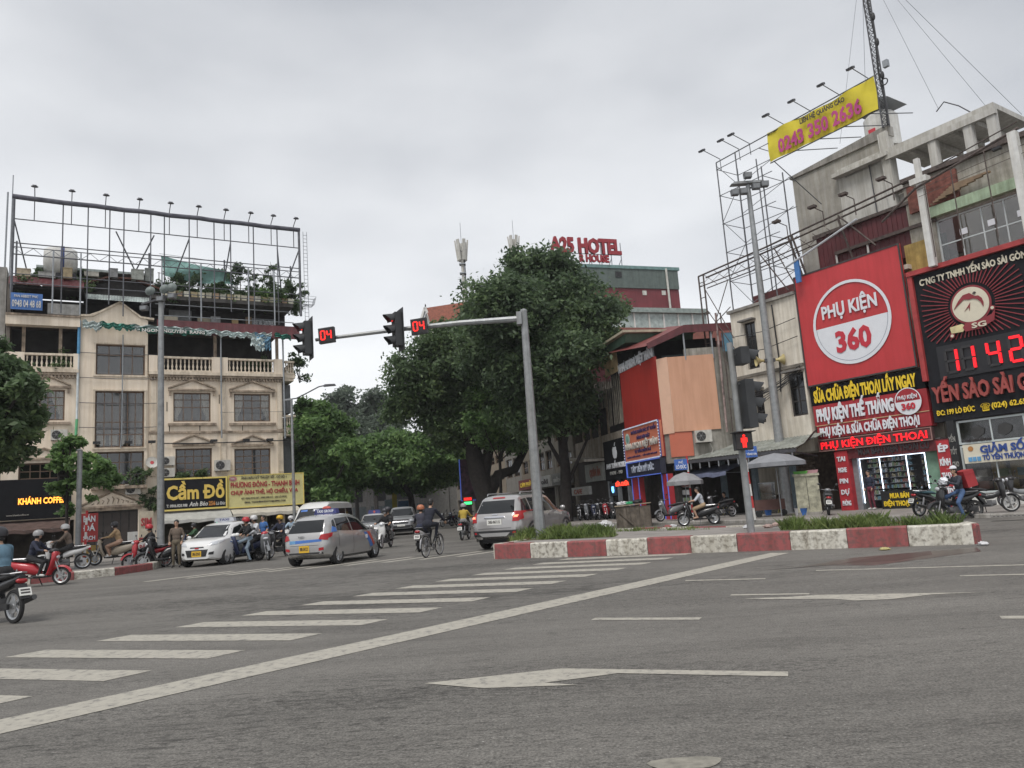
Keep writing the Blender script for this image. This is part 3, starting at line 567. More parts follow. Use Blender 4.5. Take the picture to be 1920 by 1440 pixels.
awning('shop_awning', 'cream awning under the yellow photo shop sign', LB, 13.65, 17.9, 2.4, 2.05, 1.0, M('cream_canvas', (.52, .49, .42), .8, var=.12), y=-.25)
s4 = froot('phone_number_sign', 'blue board with white phone number on the upper left terrace', 'sign', LB)
sign(s4, 1.45, 3.05, 14.75, 15.75, M('board_blue', (.06, .16, .42), .6, var=.08), y=-.75, d=.06); text(s4, 'PAN ABBEST PNC', 1.62, 15.48, .15, WHITE, w=1.2, y=-.78); text(s4, '0948 04 48 68', 1.52, 14.9, .42, WHITE, w=1.45, y=-.78, off=.01)
# torn banner across the balconies
r = froot('torn_banner', 'torn white and green cloth banner draped across the facade', 'banner', LB)
BW = M('banner_cloth', (.55, .64, .63), .9, var=.3, scale=1.2); BG = M('banner_green', (.06, .26, .2), .9, var=.3, scale=2); BB = M('banner_blue', (.16, .32, .46), .9, var=.3, scale=3)
def cloth(pts, w, nseg, mat, seed, nm='cloth'):
    rg = np.random.default_rng(seed); mb = MB(); n = 6; vs = []
    for i in range(nseg+1):
        t = i/nseg*(len(pts)-1); k = min(int(t), len(pts)-2); f = t-k; c = [pts[k][j]*(1-f)+pts[k+1][j]*f for j in range(3)]
        ww = w*(.75+.5*rg.random())
        for j in range(n+1): vs.append((c[0]+rg.normal(0, .02), c[1]-.09*math.sin(j*2.3+i*.9)-.05*rg.random(), c[2]-ww*j/n+.05*math.sin(i*1.1)))
    fs = [(i*(n+1)+j, (i+1)*(n+1)+j, (i+1)*(n+1)+j+1, i*(n+1)+j+1) for i in range(nseg) for j in range(n)]; mb.add(vs, fs)
    return mb.obj(nm, mat, r, smooth=30)
cloth([(5.15, -.5, 14.35), (6.2, -.5, 14.25)], .5, 14, BW, 1); cloth([(6.1, -.52, 14.3), (8.0, -.52, 14.2)], .4, 20, BG, 2); cloth([(7.8, -.5, 14.22), (11, -.55, 14.2), (14.2, -.55, 14.05), (16.4, -.55, 14.1)], .36, 70, BW, 3)
cloth([(8.3, -.66, 14.0), (10.3, -.66, 13.95), (12.2, -.66, 13.95)], .26, 24, BG, 4); cloth([(15.3, -.6, 14.05), (16.3, -.6, 13.8)], .95, 14, BB, 5); cloth([(15.0, -.65, 13.9), (15.9, -.65, 13.6)], .8, 10, BW, 6); cloth([(16.6, -.6, 14.1), (17.7, -.6, 14.0)], .3, 10, BG, 7)
text(r, 'NGON  NGUYÊN  RANG', 8.4, 13.74, .2, WHITE, w=3.7, y=-.84, off=.03)
# ---------------------------------------------------------------- billboard scaffold on the roof
BF = froot('billboard_frame', 'empty grey steel billboard scaffold with lamps over the left roof', 'billboard frame', LB)
DG = M('scaffold_grey', (.13, .135, .15), .55, metal=.2, var=.25, scale=6)
tobj('top_rail', [(1.35, -.6, 21.75)]+[(1.4+i*.86, -.6+.03*math.sin(i*2), 21.72+.018*math.sin(i*1.7)-.002*i) for i in range(1, 20)]+[(18.5, -.6, 21.7)], .16, M('rolled_canvas', (.12, .12, .145), .8, var=.2), BF, 8)
for z, r_ in ((20.35, .035), (18.85, .035), (18.6, .03), (18.15, .04), (16.95, .03), (16.4, .03)): tobj('rail', [(1.4, -.6, z), (18.5, -.6, z)], r_, DG, BF, 6)
UP = [1.45, 4.0, 5.35, 6.55, 7.35, 8.9, 9.7, 11.2, 12.75, 13.8, 15.3, 16.9, 18.42]
for i, u in enumerate(UP):
    zb = 14.7 if i % 3 else 15.4
    tobj('post', [(u, -.62, 21.6), (u, -.62, zb)], .042 if u not in (1.45, 18.42) else .085, DG, BF, 6)
for u in (3.55, 5.0, 9.55, 11.9, 14.9, 16.6): tobj('post', [(u, -.75, 18.5), (u, -.75, 14.6)], .05, STEEL, BF, 6)
for u, v in ((1.5, 2.4), (6.9, 8.9), (9.1, 7.4), (11.2, 10), (13.8, 13.4), (16.9, 17.6), (18.4, 17.3)):
    tobj('brace', [(u, -.6, 20.2), (v, 1.2, 16.5)], .045, DG, BF, 6)
for u in (1.5, 9, 13.8, 18.4): tobj('rear_post', [(u, 1.9, 19.8), (u, 1.9, 16.4)], .06, DG, BF, 6)
mb = MB()
for i in range(34): mb.bar((1.5+i*.5, -.6, 18.15 if i % 2 else 18.58), (2.0+i*.5, -.6, 18.58 if i % 2 else 18.15), .025)
o = mb.obj('lattice', DG, BF); o['kind'] = 'stuff'
ld = MB()
for i in range(26): ld.bar((18.72, -.6, 14.6+i*.27), (18.98, -.6, 14.6+i*.27), .02)
ld.bar((18.72, -.6, 14.4), (18.72, -.6, 21.6), .025).bar((18.98, -.6, 14.4), (18.98, -.6, 21.6), .025); ld.obj('ladder', DG, BF)
cg = MB()
for i in range(6): cg.bar((18.5, -.9+i*.15, 16.2), (19.3, -.9+i*.15, 16.2), .015).bar((19.3, -.9+i*.15, 16.2), (19.45, -.9+i*.15, 16.8), .015)
for z, x in ((16.4, 19.35), (16.6, 19.4), (16.8, 19.45)): cg.bar((18.5, -.9, z), (x, -.9, z), .015).bar((18.5, -.15, z), (x, -.15, z), .015)
cg.obj('cage', DG, BF)
for i, u in enumerate((2.5, 4.45, 6.3, 8.2, 10.0, 11.7, 13.4, 15.0, 16.5, 18.05)):
    dx = -.02+.06*i*.7; l = tobj('lamp_arm', [(u, -.6, 20.4), (u, -.62, 21.9), (u+dx*.3, -.9, 22.35)], .03, DSTEEL, BF, 6)
    MB().lathe([(.19, 0), (.2, .03), (.12, .09), (.04, .1)], 12, 0, Matrix.Translation((u+dx*.3, -1.02, 22.33)) @ Matrix.Rotation(R_(8), 4, 'X')).tube([(u+dx*.3-.12, -1, 22.47), (u+dx*.3+.12, -1, 22.47)], .012, 5).obj('lamp_head', DSTEEL, l)
# ---------------------------------------------------------------- roof clutter
tobj('pole', [(1.0, .5, 14), (1.05, .5, 22.4)], .05, STEEL, BF); tobj('pole', [(1.25, .4, 14), (1.3, .4, 23.5)], .03, STEEL, BF)
r = froot('water_tank', 'round white water tank with a dark blue band on the left roof', 'water tank', LB, 3.9, 1.2, 18.45)
MB().lathe([(.1, -.95), (.75, -.9), (.95, -.5), (1.0, 0), (.95, .5), (.75, .9), (.1, .95)], 20, 0, Matrix.Rotation(R_(90), 4, 'Y')).obj('tank', WHITE, r, smooth=60)
MB().lathe([(.955, .0), (1.02, .01), (1.01, .2), (.96, .22)], 20, 0, Matrix.Rotation(R_(90), 4, 'Y')).obj('band', M('navy', (.03, .05, .18), .5), r)
MB().box(-.9, .9, -.5, .5, -1.25, -.85).obj('stand', DSTEEL, r)
r = froot('roof_shed', 'grey flat-roofed lean-to shed behind the scaffold', 'shed', LB, 0, 0, 0); MB().box(2.6, 9.2, 1.0, 2.6, 17.95, 18.1).obj('roof', CORR, r); MB().box(2.9, 9.0, 2.3, 2.5, 16.4, 17.95).obj('wall', M('shed_wall', (.22, .22, .21), .9), r)
r = froot('neighbour_building', 'grey rendered neighbour building at the left edge of the picture', 'building', LB); MB().box(-9, 1.15, .4, 7, 0, 17.6).obj('wall', M('neighbour_grey', (.34, .33, .31), .9, var=.15, streak=.3), r)
for z in (5.2, 8.8, 12.4): window(r, -3.2, -.6, z, z+1.9, 2, 1, y=.33, gm=GLD)
r = froot('roof_trellis', 'rusty trellis with hanging creepers at the back of the roof garden', 'trellis', LB)
for i in range(9): tobj('upright', [(9.6+i*1.05, 1.8, 16.4), (9.6+i*1.05, 1.8, 18.5)], .03, RUST, r, 5)
for z in (17.1, 17.8, 18.45): tobj('wire_rail', [(9.5, 1.8, z), (18.2, 1.8, z)], .02, RUST, r, 5)
for i, (u, v, w_, h_, c) in enumerate(((2.0, .4, .7, .5, (.5, .42, .3)), (3.2, .3, .9, .35, (.4, .4, .38)), (4.3, .2, .5, .7, (.45, .36, .22)), (5.6, .3, .8, .3, (.5, .48, .42)), (6.8, .2, .5, .6, (.3, .3, .3)), (8.2, .3, .7, .7, (.4, .42, .38)), (8.9, .5, .5, .9, (.28, .3, .28)))):
    t = froot('storage_crate', ('pale wooden crate', 'grey flat crate', 'ochre upright box', 'cream low box', 'dark grey box', 'greenish crate', 'tall grey-green box')[i]+' on the left roof terrace', 'box', LB, u, v, 17.36 if 5.1 < u < 9.4 else 17.06, 'boxes on the left terrace'); MB().prism([(-w_/2, 0), (w_/2, 0), (w_/2, h_), (-w_/2, h_*.94)], -.25, .25).obj('case', M('crate%d' % i, c, .85, var=.25, scale=4), t); MB().box(-w_/2-.02, w_/2+.02, -.27, .27, h_*.9, h_*.97).obj('rim', M('crate%d' % i), t)
r = froot('green_tarp', 'torn pale green tarpaulin strung above the roof plants', 'tarpaulin', LB)
mb = MB(); vs = [(9.6+i*.56+.25*(j/5), .6+.2*math.sin(i*.8+j), 19.3-.3*j-.03*i+.05*math.sin(i+j*1.4)-.12*(i/8)*(5-j)) for j in range(6) for i in range(9)]
mb.add(vs, [(j*9+i, j*9+i+1, (j+1)*9+i+1, (j+1)*9+i) for j in range(5) for i in range(8)]); mb.obj('sheet', M('tarp_green', (.26, .46, .42), .8, var=.2), r, smooth=40)
tobj('line', [(9.5, .6, 19.4), (14.0, .6, 19.2)], .012, DSTEEL, r)
# ================================================================ right block
RED = M('board_red', (.54, .042, .048), .45, var=.08, scale=.5, streak=.10); RED2 = M('panel_red', (.38, .025, .035), .45, var=.1, streak=.12); SBLK = MATS['sign_black']
SWHITE = M('sign_white', (.72, .74, .78), .5, var=.03); SYEL = M('sign_text_yellow', (.8, .56, .03), .5, var=.03); SRED = M('sign_text_red', (.52, .03, .05), .5, var=.03)
LEDR = M('led_red', (.9, .012, .02), .5, emit=.75); LEDD = M('led_off', (.035, .033, .035), .5, var=.1)
NEON = M('neon_white', (.75, .85, 1), .5, emit=2.2)
GREYC = M('tower_render', (.40, .385, .35), .9, var=.2, scale=.9, bump=.15, streak=.2); OLDC = M('old_cream', (.72, .67, .58), .9, var=.13, scale=1.1, bump=.1, streak=.24)
OH = froot('old_house', 'stained cream plaster house with shuttered windows behind the loudspeaker mast', 'house', RB)
ow = [(-4.56, -3.84, 7.45, 9.9), (-4.4, -3.85, 4.65, 6.3), (-2.3, -1.4, 4.7, 6.8), (-8.8, -.9, .12, 2.9)]
wall(OH, -5.35, -1.3, 2.95, 10.6, ow[:3], OLDC, dep=.3); MB().box(-1.3, 4.3, 1.0, 1.2, 2.95, 10.6).obj('set_back_wall', OLDC, OH)
for o in ow[:3]:
    w = window(OH, *o, 2, 3, y=.12, fm=M('dark_shutter', (.035, .03, .028), .7), gm=GLD); MB().box(o[0]-.1, o[1]+.1, -.35, .02, o[3]+.05, o[3]+.13).obj('hood', M('hood_grey', (.2, .19, .18), .9), OH)
MB().box(-5.4, -1.3, -.1, .02, 7.05, 7.2).obj('string_course', M('dark_ledge', (.2, .18, .15), .9, var=.3), OH)
MB().box(-5.45, -1.3, -.14, .25, 10.603, 10.75).obj('coping', CONC, OH)
MB().box(-5.35, -5.1, .3, 9, 0, 10.6).box(-5.1, 4.3, 8.8, 9, 0, 10.6).box(-5.1, 4.2, .3, 8.8, 10.3, 10.5).box(-5.1, 4.2, 3, 3.1, 3, 10.3).obj('rear_wall', OLDC, OH)
MB().box(-14, -.6, 3.4, 3.6, .12, 3.2).obj('ground_floor_wall', M('brick_dim', (.16, .12, .10), .9, var=.3, scale=6), OH)
mb = MB()
for r_ in range(18):
    for i in range(10): mb.box(-6.9+i*.3+(.15 if r_ % 2 else 0), -6.63+i*.3+(.15 if r_ % 2 else 0), 3.36, 3.4, .5+r_*.13, .61+r_*.13)
o = mb.obj('brickwork', M('pale_brick', (.36, .29, .24), .9, var=.3, scale=5), OH); o['kind'] = 'stuff'
for u in (-7.3, -5.2, -2.9): MB().box(u-.12, u+.12, .2, .45, .12, 3.1).obj('column', M('blue_grey_post', (.2, .26, .3), .8), OH)
MB().box(-5.0, -2.0, 1.6, 3.3, .12, 1.0).obj('counter', M('stall_counter', (.1, .07, .05), .8), OH)
CAN = M('canopy_metal', (.30, .32, .29), .7, var=.3, scale=1.2, streak=.3)
r = froot('metal_canopy', 'long corrugated grey-green canopy sloping over the dark cafe front', 'canopy', RB); mb = MB(); n = 90
for i in range(n):
    a = -9.3+i*8.6/n; b = -9.3+(i+1)*8.6/n; s = .04*(i % 2); mb.add([(a, -2.3, 3.08+s), (b, -2.3, 3.08+.04-s), (b, .1, 3.75+.04-s), (a, .1, 3.75+s)], [(0, 1, 2, 3)])
mb.obj('sheet', CAN, r); MB().box(-9.3, -.7, -2.28, -2.2, 2.9, 3.06).obj('gutter', DSTEEL, r)
for i in range(14): MB().box(-9.0+i*.62, -8.95+i*.62, -2.26, -2.21, 2.6, 2.9).obj('hook', STEEL, r)
for u in (-8.9, -5.5, -1.2): tobj('strut', [(u, -2.2, 3.0), (u, 0, 2.7)], .035, DSTEEL, r)
awning('fabric_awning', 'faded blue fabric awning sagging under the metal canopy', RB, -9.3, -5.0, 2.75, 2.3, 1.9, M('blue_canvas', (.16, .18, .27), .9, var=.25), y=-.2)
r = froot('grey_tarp', 'grey tarpaulin sagging from the phone shop sign over the alley', 'tarpaulin', RB); vs = [(-1.9+i*.25, -1.6+.8*j/4, 3.9-.9*(1-i/6)**.8-.35*(1-j/4)+.05*math.sin(i*2+j)) for j in range(5) for i in range(7)]
MB().add(vs, [(j*7+i, j*7+i+1, (j+1)*7+i+1, (j+1)*7+i) for j in range(4) for i in range(6)]).obj('sheet', M('tarp_grey', (.10, .10, .10), .9, var=.2), r, smooth=40)
# red sheds on the old house's roof
RS = froot('roof_extension', 'dark red sheet-metal storey stacked on the old house roof', 'roof extension', RB)
MB().box(-.4, 5.3, 1.0, 3.0, 11.0, 13.25).obj('cladding', REDM, RS); MB().box(-.5, 5.4, .85, 3.1, 13.25, 13.4).box(.6, 5.4, .8, .95, 12.1, 12.25).obj('trim', RUST, RS)
MB().box(-4.9, -1.2, 1.5, 3.5, 10.6, 11.6).obj('low_cladding', M('red_low', (.14, .035, .035), .7, var=.3, streak=.3), RS)
for i in range(24): bobj('rib', -.35+i*.235, -.33+i*.235, .975, 1.0, 11.05, 13.2, REDM, RS)
for u in (.6, 2.2): tobj('pipe', [(u, .9, 11.3), (u, .9, 12.1)], .05, WHITE, RS)
MB().box(4.0, 4.9, .6, .9, 10.2, 11.4).obj('yellow_wall', M('ochre', (.5, .36, .12), .9, streak=.3), RS); MB().box(4.6, 5.5, 1.2, 1.3, 10.2, 11.6).obj('dark_gap', DARK, RS)
# ---------------------------------------------------------------- stair tower with pergola
TW = froot('stair_tower', 'tall unpainted grey concrete stair tower with an open roof pergola', 'tower', RB, 0, 4, 0)
wall(TW, -3.3, 2.3, 10.7, 18.25, [], GREYC, dep=.25)
MB().box(-3.3, -3.05, .25, 5, 10.7, 18.2).box(2.05, 2.3, .25, 5, 10.7, 15).box(-3.05, 2.05, 4.8, 5, 10.7, 17).obj('rear_wall', GREYC, TW)
MB().prism([(-3.4, 18.1), (2.4, 18.1), (2.4, 18.6), (2.2, 18.65), (-3.4, 18.25)], -.1, .35).obj('parapet', CONC, TW)
PALE = M('pale_render', (.56, .55, .52), .9, var=.1, scale=1, streak=.28)
wall(TW, -.6, 1.9, 14.4, 17.5, [(-.2, 1.6, 16.9, 17.3)], PALE, y=-.06, dep=.05, name='pale_panel')
mb = MB(); mb.box(-.7, 2.35, -.5, -.06, 17.0, 17.2).box(2.0, 2.35, -.3, .3, 12.5, 18.3).obj('ledge', PALE, TW)
pg = MB(); pg.box(2.2, 7.2, -.35, 3.2, 17.1, 17.35).box(2.2, 7.25, -.42, -.2, 16.8, 17.1); pg.obj('pergola_roof', PALE, TW)
MB().box(2.3, 7.0, -.42, -.1, 15.0, 15.3).obj('pergola_beam', PALE, TW)
for u in (4.4, 6.0, 7.0): MB().box(u-.18, u+.18, -.35, 0, 15.3, 17.1).obj('pillar', PALE, TW)
for u in (3.0, 4.0, 5.0, 6.0): MB().box(u, u+.25, .0, 3.0, 16.85, 17.08).obj('rafter', PALE, TW)
MB().box(2.4, 7.0, 0, .2, 12.4, 15.0).obj('rear_panel', M('tower_low', (.5, .48, .44), .9, streak=.3), TW)
MB().box(3.4, 4.2, .8, 1.3, 15.3, 15.9).obj('tank', BLACK, TW); tobj('pipe', [(1.9, -.2, 18.3), (2.0, -.2, 12.6)], .05, WHITE, TW); tobj('pipe', [(1.2, -.15, 17), (1.3, -.15, 12.6)], .03, DSTEEL, TW)
r = froot('water_tank', 'white metal water tank with red marks behind the yellow banner', 'water tank', RB, 1.4, 5.2, 18.0)
MB().lathe([(.8, 0), (.82, .1), (.82, 1.7), (.6, 1.95), (.1, 2.1)], 20).obj('tank', WHITE, r, smooth=40); MB().box(-.25, .1, -.86, -.8, .8, 1.0).obj('label', SRED, r)
MB().prism([(-1.0, 2.25), (0, 2.7), (1.0, 2.25)], -.9, .9).obj('cover', STEEL, r)
# lattice mast
ms = froot('lattice_mast', 'tall dark lattice radio mast with guy wires on the stair tower', 'mast', RB, 2.35, 4.0, 18.55); s = .17
LG = [(-s, -s), (s, -s), (0, s)]
for x, y in LG: tobj('leg', [(x, y, 0), (x, y, 9.6)], .035, DSTEEL, ms, 6)
mb = MB()
for k in range(32):
    z = k*.3
    for i in range(3):
        a, b = LG[i], LG[(i+1) % 3]; mb.bar((a[0], a[1], z), (b[0], b[1], z+.3), .022).bar((a[0], a[1], z), (b[0], b[1], z), .02)
mb.obj('lacing', DSTEEL, ms)
tobj('cable', [(.1, -.2, 0)]+[(.12+.05*math.sin(k), -.22, k*.6) for k in range(1, 16)], .05, BLACK, ms)
for z in (2.6, 4.4, 5.8, 7.5): MB().ell((.22, -.2, z), (.1, .1, .22), 8, 6).obj('cable_box', BLACK, ms)
MB().box(.35, .6, -.3, -.1, 2.9, 3.25).obj('floodlight', STEEL, ms); MB().tube([(.3+.16*math.cos(a), -.25, 2.2+.16*math.sin(a)) for a in np.linspace(0, 6.28, 16)], .03, 6).obj('cable_coil', BLACK, ms)
for e in ((-2.6, 0, .3), (-1.7, 1, .3), (4.4, .5, -1.3), (2.0, 1, .2), (5.0, 2, -1.3)): tobj('guy_wire', [(0, 0, 9.4), e], .012, STEEL, ms, 4)
tobj('whip', [(3.9, .4, -1.25), (3.2, .3, -.4), (2.6, .3, .1), (2.2, .3, -.2)], .03, DSTEEL, ms, 6)
# yellow banner and its scaffold
YB = froot('yellow_banner', 'yellow advertising banner with a pink phone number stretched on the scaffold', 'banner', RB)
nu, nz = 24, 6; vs = [(-1.65+5.83*i/nu, -.05-.06*math.sin(i*.9+j*.6)-.05*math.sin(i*.37), 17.6+1.58*j/nz-.10*math.sin(math.pi*i/nu)*(j/nz)) for j in range(nz+1) for i in range(nu+1)]
mb = MB(); mb.add(vs, [(j*(nu+1)+i, j*(nu+1)+i+1, (j+1)*(nu+1)+i+1, (j+1)*(nu+1)+i) for j in range(nz) for i in range(nu)]); mb.obj('cloth', M('banner_yellow', (.66, .55, .04), .8, var=.12, scale=.8), YB, smooth=60)
text(YB, 'LIÊN HỆ QUẢNG CÁO', .35, 18.68, .22, TD, w=2.4, y=-.19, off=.03, depth=.01); text(YB, '0243 350 2636', -1.0, 17.78, .68, M('pink_text', (.48, .06, .22), .6, var=.05), w=4.5, y=-.2, off=.032, depth=.01)
SF = froot('roof_scaffold', 'thin steel scaffold tower with lamps standing left of the concrete tower', 'scaffold', RB); TS = M('scaf_steel', (.16, .165, .18), .6, metal=.2, var=.25, scale=6)
for u in (-5.0, -3.7, -2.2): 
    for y in (-.1, 1.6): tobj('post', [(u, y, 10.7), (u, y, 19.0 if u < -3 else 17.6)], .035, TS, SF, 6)
for z in (12.3, 13.9, 15.5, 17.1, 18.6):
    for y in (-.1, 1.6): tobj('ledger', [(-5.05, y, z), (-1.6, y, z)], .022, TS, SF, 5)
    tobj('transom', [(-5.0, -.1, z), (-5.0, 1.6, z)], .02, TS, SF, 5); tobj('transom', [(-2.2, -.1, z), (-2.2, 1.6, z)], .02, TS, SF, 5)
for k in range(5):
    z = 10.8+k*1.6; a, b = (-5, -3.7) if k % 2 else (-3.7, -5); tobj('brace', [(a, -.1, z), (b, -.1, z+1.6)], .018, TS, SF, 5); tobj('brace', [(-3.7, -.1, z), (-1.8, 1.6, z+1.6)], .018, TS, SF, 5)
for u in range(0, 5): tobj('back_stay', [(-1.5+u*1.3, .05, 17.6+.01*u), (-1.5+u*1.3+.5, 2.8, 15.6 if u < 1 else 18.1)], .025, TS, SF, 5); 
tobj('rail', [(-5.0, -.1, 19.0), (4.3, -.02, 19.22)], .03, TS, SF, 6); tobj('rail', [(-1.7, 0, 17.58), (4.2, 0, 17.62)], .03, TS, SF, 6)
for i, u in enumerate((-4.9, -3.6, -1.7 if 0 else -2.9, -.7, .8, 2.4, 3.9)):
    a = tobj('lamp_arm', [(u, .14, 18.6), (u, .12, 19.22), (u-.15, -.95, 19.55)], .022, TS, SF, 5); MB().box(-.16, .16, -.12, .1, -.05, .05).obj('lamp_head', DSTEEL, a, (u-.17, -1.05, 19.53), (R_(20), 0, 0))
# long horizontal truss with left frame
HT = froot('sign_truss', 'long rusty horizontal truss running in front of the roofs', 'truss', RB)
for y in (-.35, .25):
    tobj('chord', [(-6.9, y, 13.1), (-2.4, y, 13.3), (5.5, y, 13.85)], .045, RUST, HT, 6)
    tobj('chord', [(-6.9, y, 12.5), (-2.4, y, 12.6), (1.0, y, 12.8)], .03, RUST, HT, 6)
mb = MB()
for i in range(22): a = -6.9+i*.38; mb.bar((a, -.35, 12.5+(.6 if i % 2 else 0)), (a+.38, .25, 13.12-(.6 if i % 2 else 0)), .02)
mb.obj('lacing', RUST, HT)
for u in (-6.9, -6.55): tobj('post', [(u, -.35, 3.6), (u, -.35, 13.1)], .045, RUST, HT, 6)
for z in np.arange(4.2, 13, .85): tobj('rung', [(-6.9, -.35, z), (-6.55, -.35, z)], .025, RUST, HT, 5)
for z0, z1 in ((12.4, 9.2), (11.2, 8.6), (10.0, 10.9), (9.4, 12.3)): tobj('brace', [(-6.6, -.35, z0), (-5.0, -.3, z1)], .025, RUST, HT, 5)
for u in (-1.0, -.8, 1.7): tobj('post', [(u, -.35, 13.4), (u+.12, .2, 11.5)], .05, RUST, HT, 6)
tobj('brace', [(1.7, -.3, 13.5), (3.2, -.2, 11.6)], .04, RUST, HT, 6); tobj('brace', [(-1.9, -.3, 13.1), (-1.0, -.3, 11.0)], .03, RUST, HT, 6); tobj('brace', [(-2.8, -.3, 13.1), (-1.4, -.3, 10.8)], .03, RUST, HT, 6)
for u in (-1.0, 1.0, 2.6, 4.4): 
    a = tobj('lamp_bracket', [(u, -.35, 13.2), (u, -.35, 13.95), (u-.1, -.9, 14.1)], .025, RUST, HT, 5)
    MB().box(u-.28, u+.08, -1.1, -.85, 14.05, 14.16).obj('lamp_head', RUST, a)
tobj('tube_lamp', [(-1.4, -.4, 11.9), (2.6, -.35, 13.0)], .05, M('tube_pale', (.6, .63, .66), .5), HT, 6); MB().box(-.85, -.6, -.4, -.3, 11.0, 12.1).obj('blue_strip', M('blue_strip', (.06, .2, .5), .6), HT)
# ---------------------------------------------------------------- phone shop signs
PS = froot('phone_shop_sign', 'stack of red and black phone repair shop signs under a big red round-logo board', 'shop sign', RB, 0, .76)
b = sign(PS, -1.26, 4.1, 5.98, 11.42, RED, y=-.75, d=.12, frame=M('board_edge', (.06, .05, .05), .6), fw=.06, name='logo_board')
def disc(parent, c, r0, mat, y, name, half=0, n=48, r1=0):
    a0, a1 = (0, 6.28318) if not half else ((0, math.pi) if half > 0 else (math.pi, 6.28318)); mb = MB()
    k = n+1; vs = [(c[0]+r0*math.cos(a0+(a1-a0)*i/n), y, c[1]+r0*math.sin(a0+(a1-a0)*i/n)) for i in range(k)]
    if r1: vs += [(c[0]+r1*math.cos(a0+(a1-a0)*i/n), y, c[1]+r1*math.sin(a0+(a1-a0)*i/n)) for i in range(k)]; fs = [(i, i+1, k+i+1, k+i) for i in range(n)]
    else: fs = [tuple(range(k if half else n))]
    mb.add(vs, fs); vs2 = [(x, y_+.012, z) for x, y_, z in vs]; mb.add(vs2, [f[::-1] for f in fs]); return mb.obj(name, mat, parent)
c = (1.42, 8.58); disc(b, c, 1.93, SWHITE, -.79, 'ring', r1=1.8); disc(b, c, 1.80, SWHITE, -.785, 'lower_half', -1); disc(b, c, 1.77, M('thin_line', (.1, .12, .2), .5), -.79, 'line', -1, r1=1.755)
text(b, 'PHỤ KIỆN', c[0], 9.0, .58, SWHITE, w=2.75, y=-.80, off=.03, align='CENTER'); text(b, '360', c[0]+.02, 7.32, .92, SRED, w=1.75, y=-.80, off=.04, align='CENTER')
sign(PS, -1.2, 4.28, 5.06, 5.9, SBLK, y=-.7, d=.4, name='repair_strip'); text(PS, 'SỬA CHỮA ÐIỆN THOẠI LẤY NGAY', -1.0, 5.2, .52, SYEL, w=4.95, y=-.74, off=.045)
sign(PS, -1.15, 4.3, 4.1, 5.04, RED2, y=-.7, d=.4, name='name_strip'); text(PS, 'PHỤ KIỆN THẾ THẮNG', -.95, 4.3, .54, SWHITE, w=3.8, y=-.76, off=.045, depth=.03)
disc(PS, (3.5, 4.6), .58, SWHITE, -.80, 'small_ring', r1=.54); disc(PS, (3.5, 4.6), .54, SWHITE, -.795, 'small_lower', -1); disc(PS, (3.5, 4.6), .54, RED2, -.795, 'small_upper', 1)
text(PS, 'PHỤ KIỆN', 3.5, 4.7, .16, SWHITE, w=.85, y=-.82, align='CENTER', off=.02); text(PS, '360', 3.5, 4.25, .26, SRED, w=.6, y=-.82, align='CENTER', off=.04)
sign(PS, -1.08, 4.3, 3.46, 4.085, RED2, y=-.7, d=.4, name='service_strip'); text(PS, 'PHỤ KIỆN & SỬA CHỮA ÐIỆN THOẠI', -.9, 3.58, .37, SWHITE, w=4.75, y=-.76, off=.045)
MB().box(-1.08, 4.3, -.73, -.7, 4.07, 4.1).obj('trim_line', M('trim_gold', (.6, .45, .25), .5), PS)
p = sign(PS, -.98, 4.32, 2.87, 3.4, M('led_panel', (.10, .045, .045), .6, var=.2, scale=8), y=-.85, d=.2, frame=M('led_frame', (.35, .2, .18), .5), fw=.03, name='led_display'); text(p, 'PHỤ KIỆN ÐIỆN THOẠI', -.85, 2.97, .31, LEDR, w=5.0, y=-.9, off=.02)
# phone shop front
SH = froot('phone_shop', 'lit phone accessory shop with red pillars and stocked shelves', 'shop', RB, 0, .35)
MB().box(-.3, 4.9, -.35, .2, 2.42, 2.86).obj('header', M('header_red', (.13, .02, .024), .6), SH); text(SH, 'MUA BÁN ÐIỆN THOẠI CŨ', .9, 2.55, .26, M('dim_letters', (.05, .04, .045), .5), w=3.2, y=-.39, off=.03)
for a, b, ws in ((-.28, .36, ('TAI', 'NGHE', 'PIN', 'DỰ', 'PHÒNG')), (4.4, 4.95, ('ÉP', 'KÍNH', 'THAY', 'PIN'))):
    q = MB().box(a, b, -.4, -.1, .12, 2.8).obj('pillar_panel', M('pillar_red', (.44, .03, .04), .5), SH)
    for i, t in enumerate(ws): text(q, t, (a+b)/2, 2.35-i*(.5 if a < 0 else .56), .2 if a < 0 else .26, SWHITE, w=.42, y=-.42, align='CENTER', off=.04)
MB().box(3.7, 4.4, -.05, .1, .12, 2.6).obj('green_wall', M('green_paint', (.2, .34, .25), .8), SH)
MB().box(.36, .62, -.1, .1, .12, 2.42).obj('grey_pillar', STEEL, SH)
MB().box(.36, 4.4, 2.4, 2.5, .12, 2.9).box(.3, .36, .1, 2.4, .12, 2.9).box(4.4, 4.46, .1, 2.4, .12, 2.9).box(.36, 4.4, .0, 2.4, 2.9, 2.95).obj('room', M('shop_inner', (.28, .28, .28), .8), SH)
mb = MB(); mb.box(.66, 3.7, -.02, .02, 2.37, 2.395)
for u in (.68, 1.63, 2.85, 3.66): mb.box(u-.014, u+.014, -.03, .0, .9 if u > 2 else .4, 2.36)
mb.obj('neon_tube', NEON, SH)
shc = [M('goods%d' % i, c, .5, var=.2, scale=30) for i, c in enumerate(((.5, .5, .5), (.16, .28, .34), (.3, .14, .12), (.2, .28, .16), (.06, .06, .07), (.34, .3, .2), (.36, .38, .4)))]
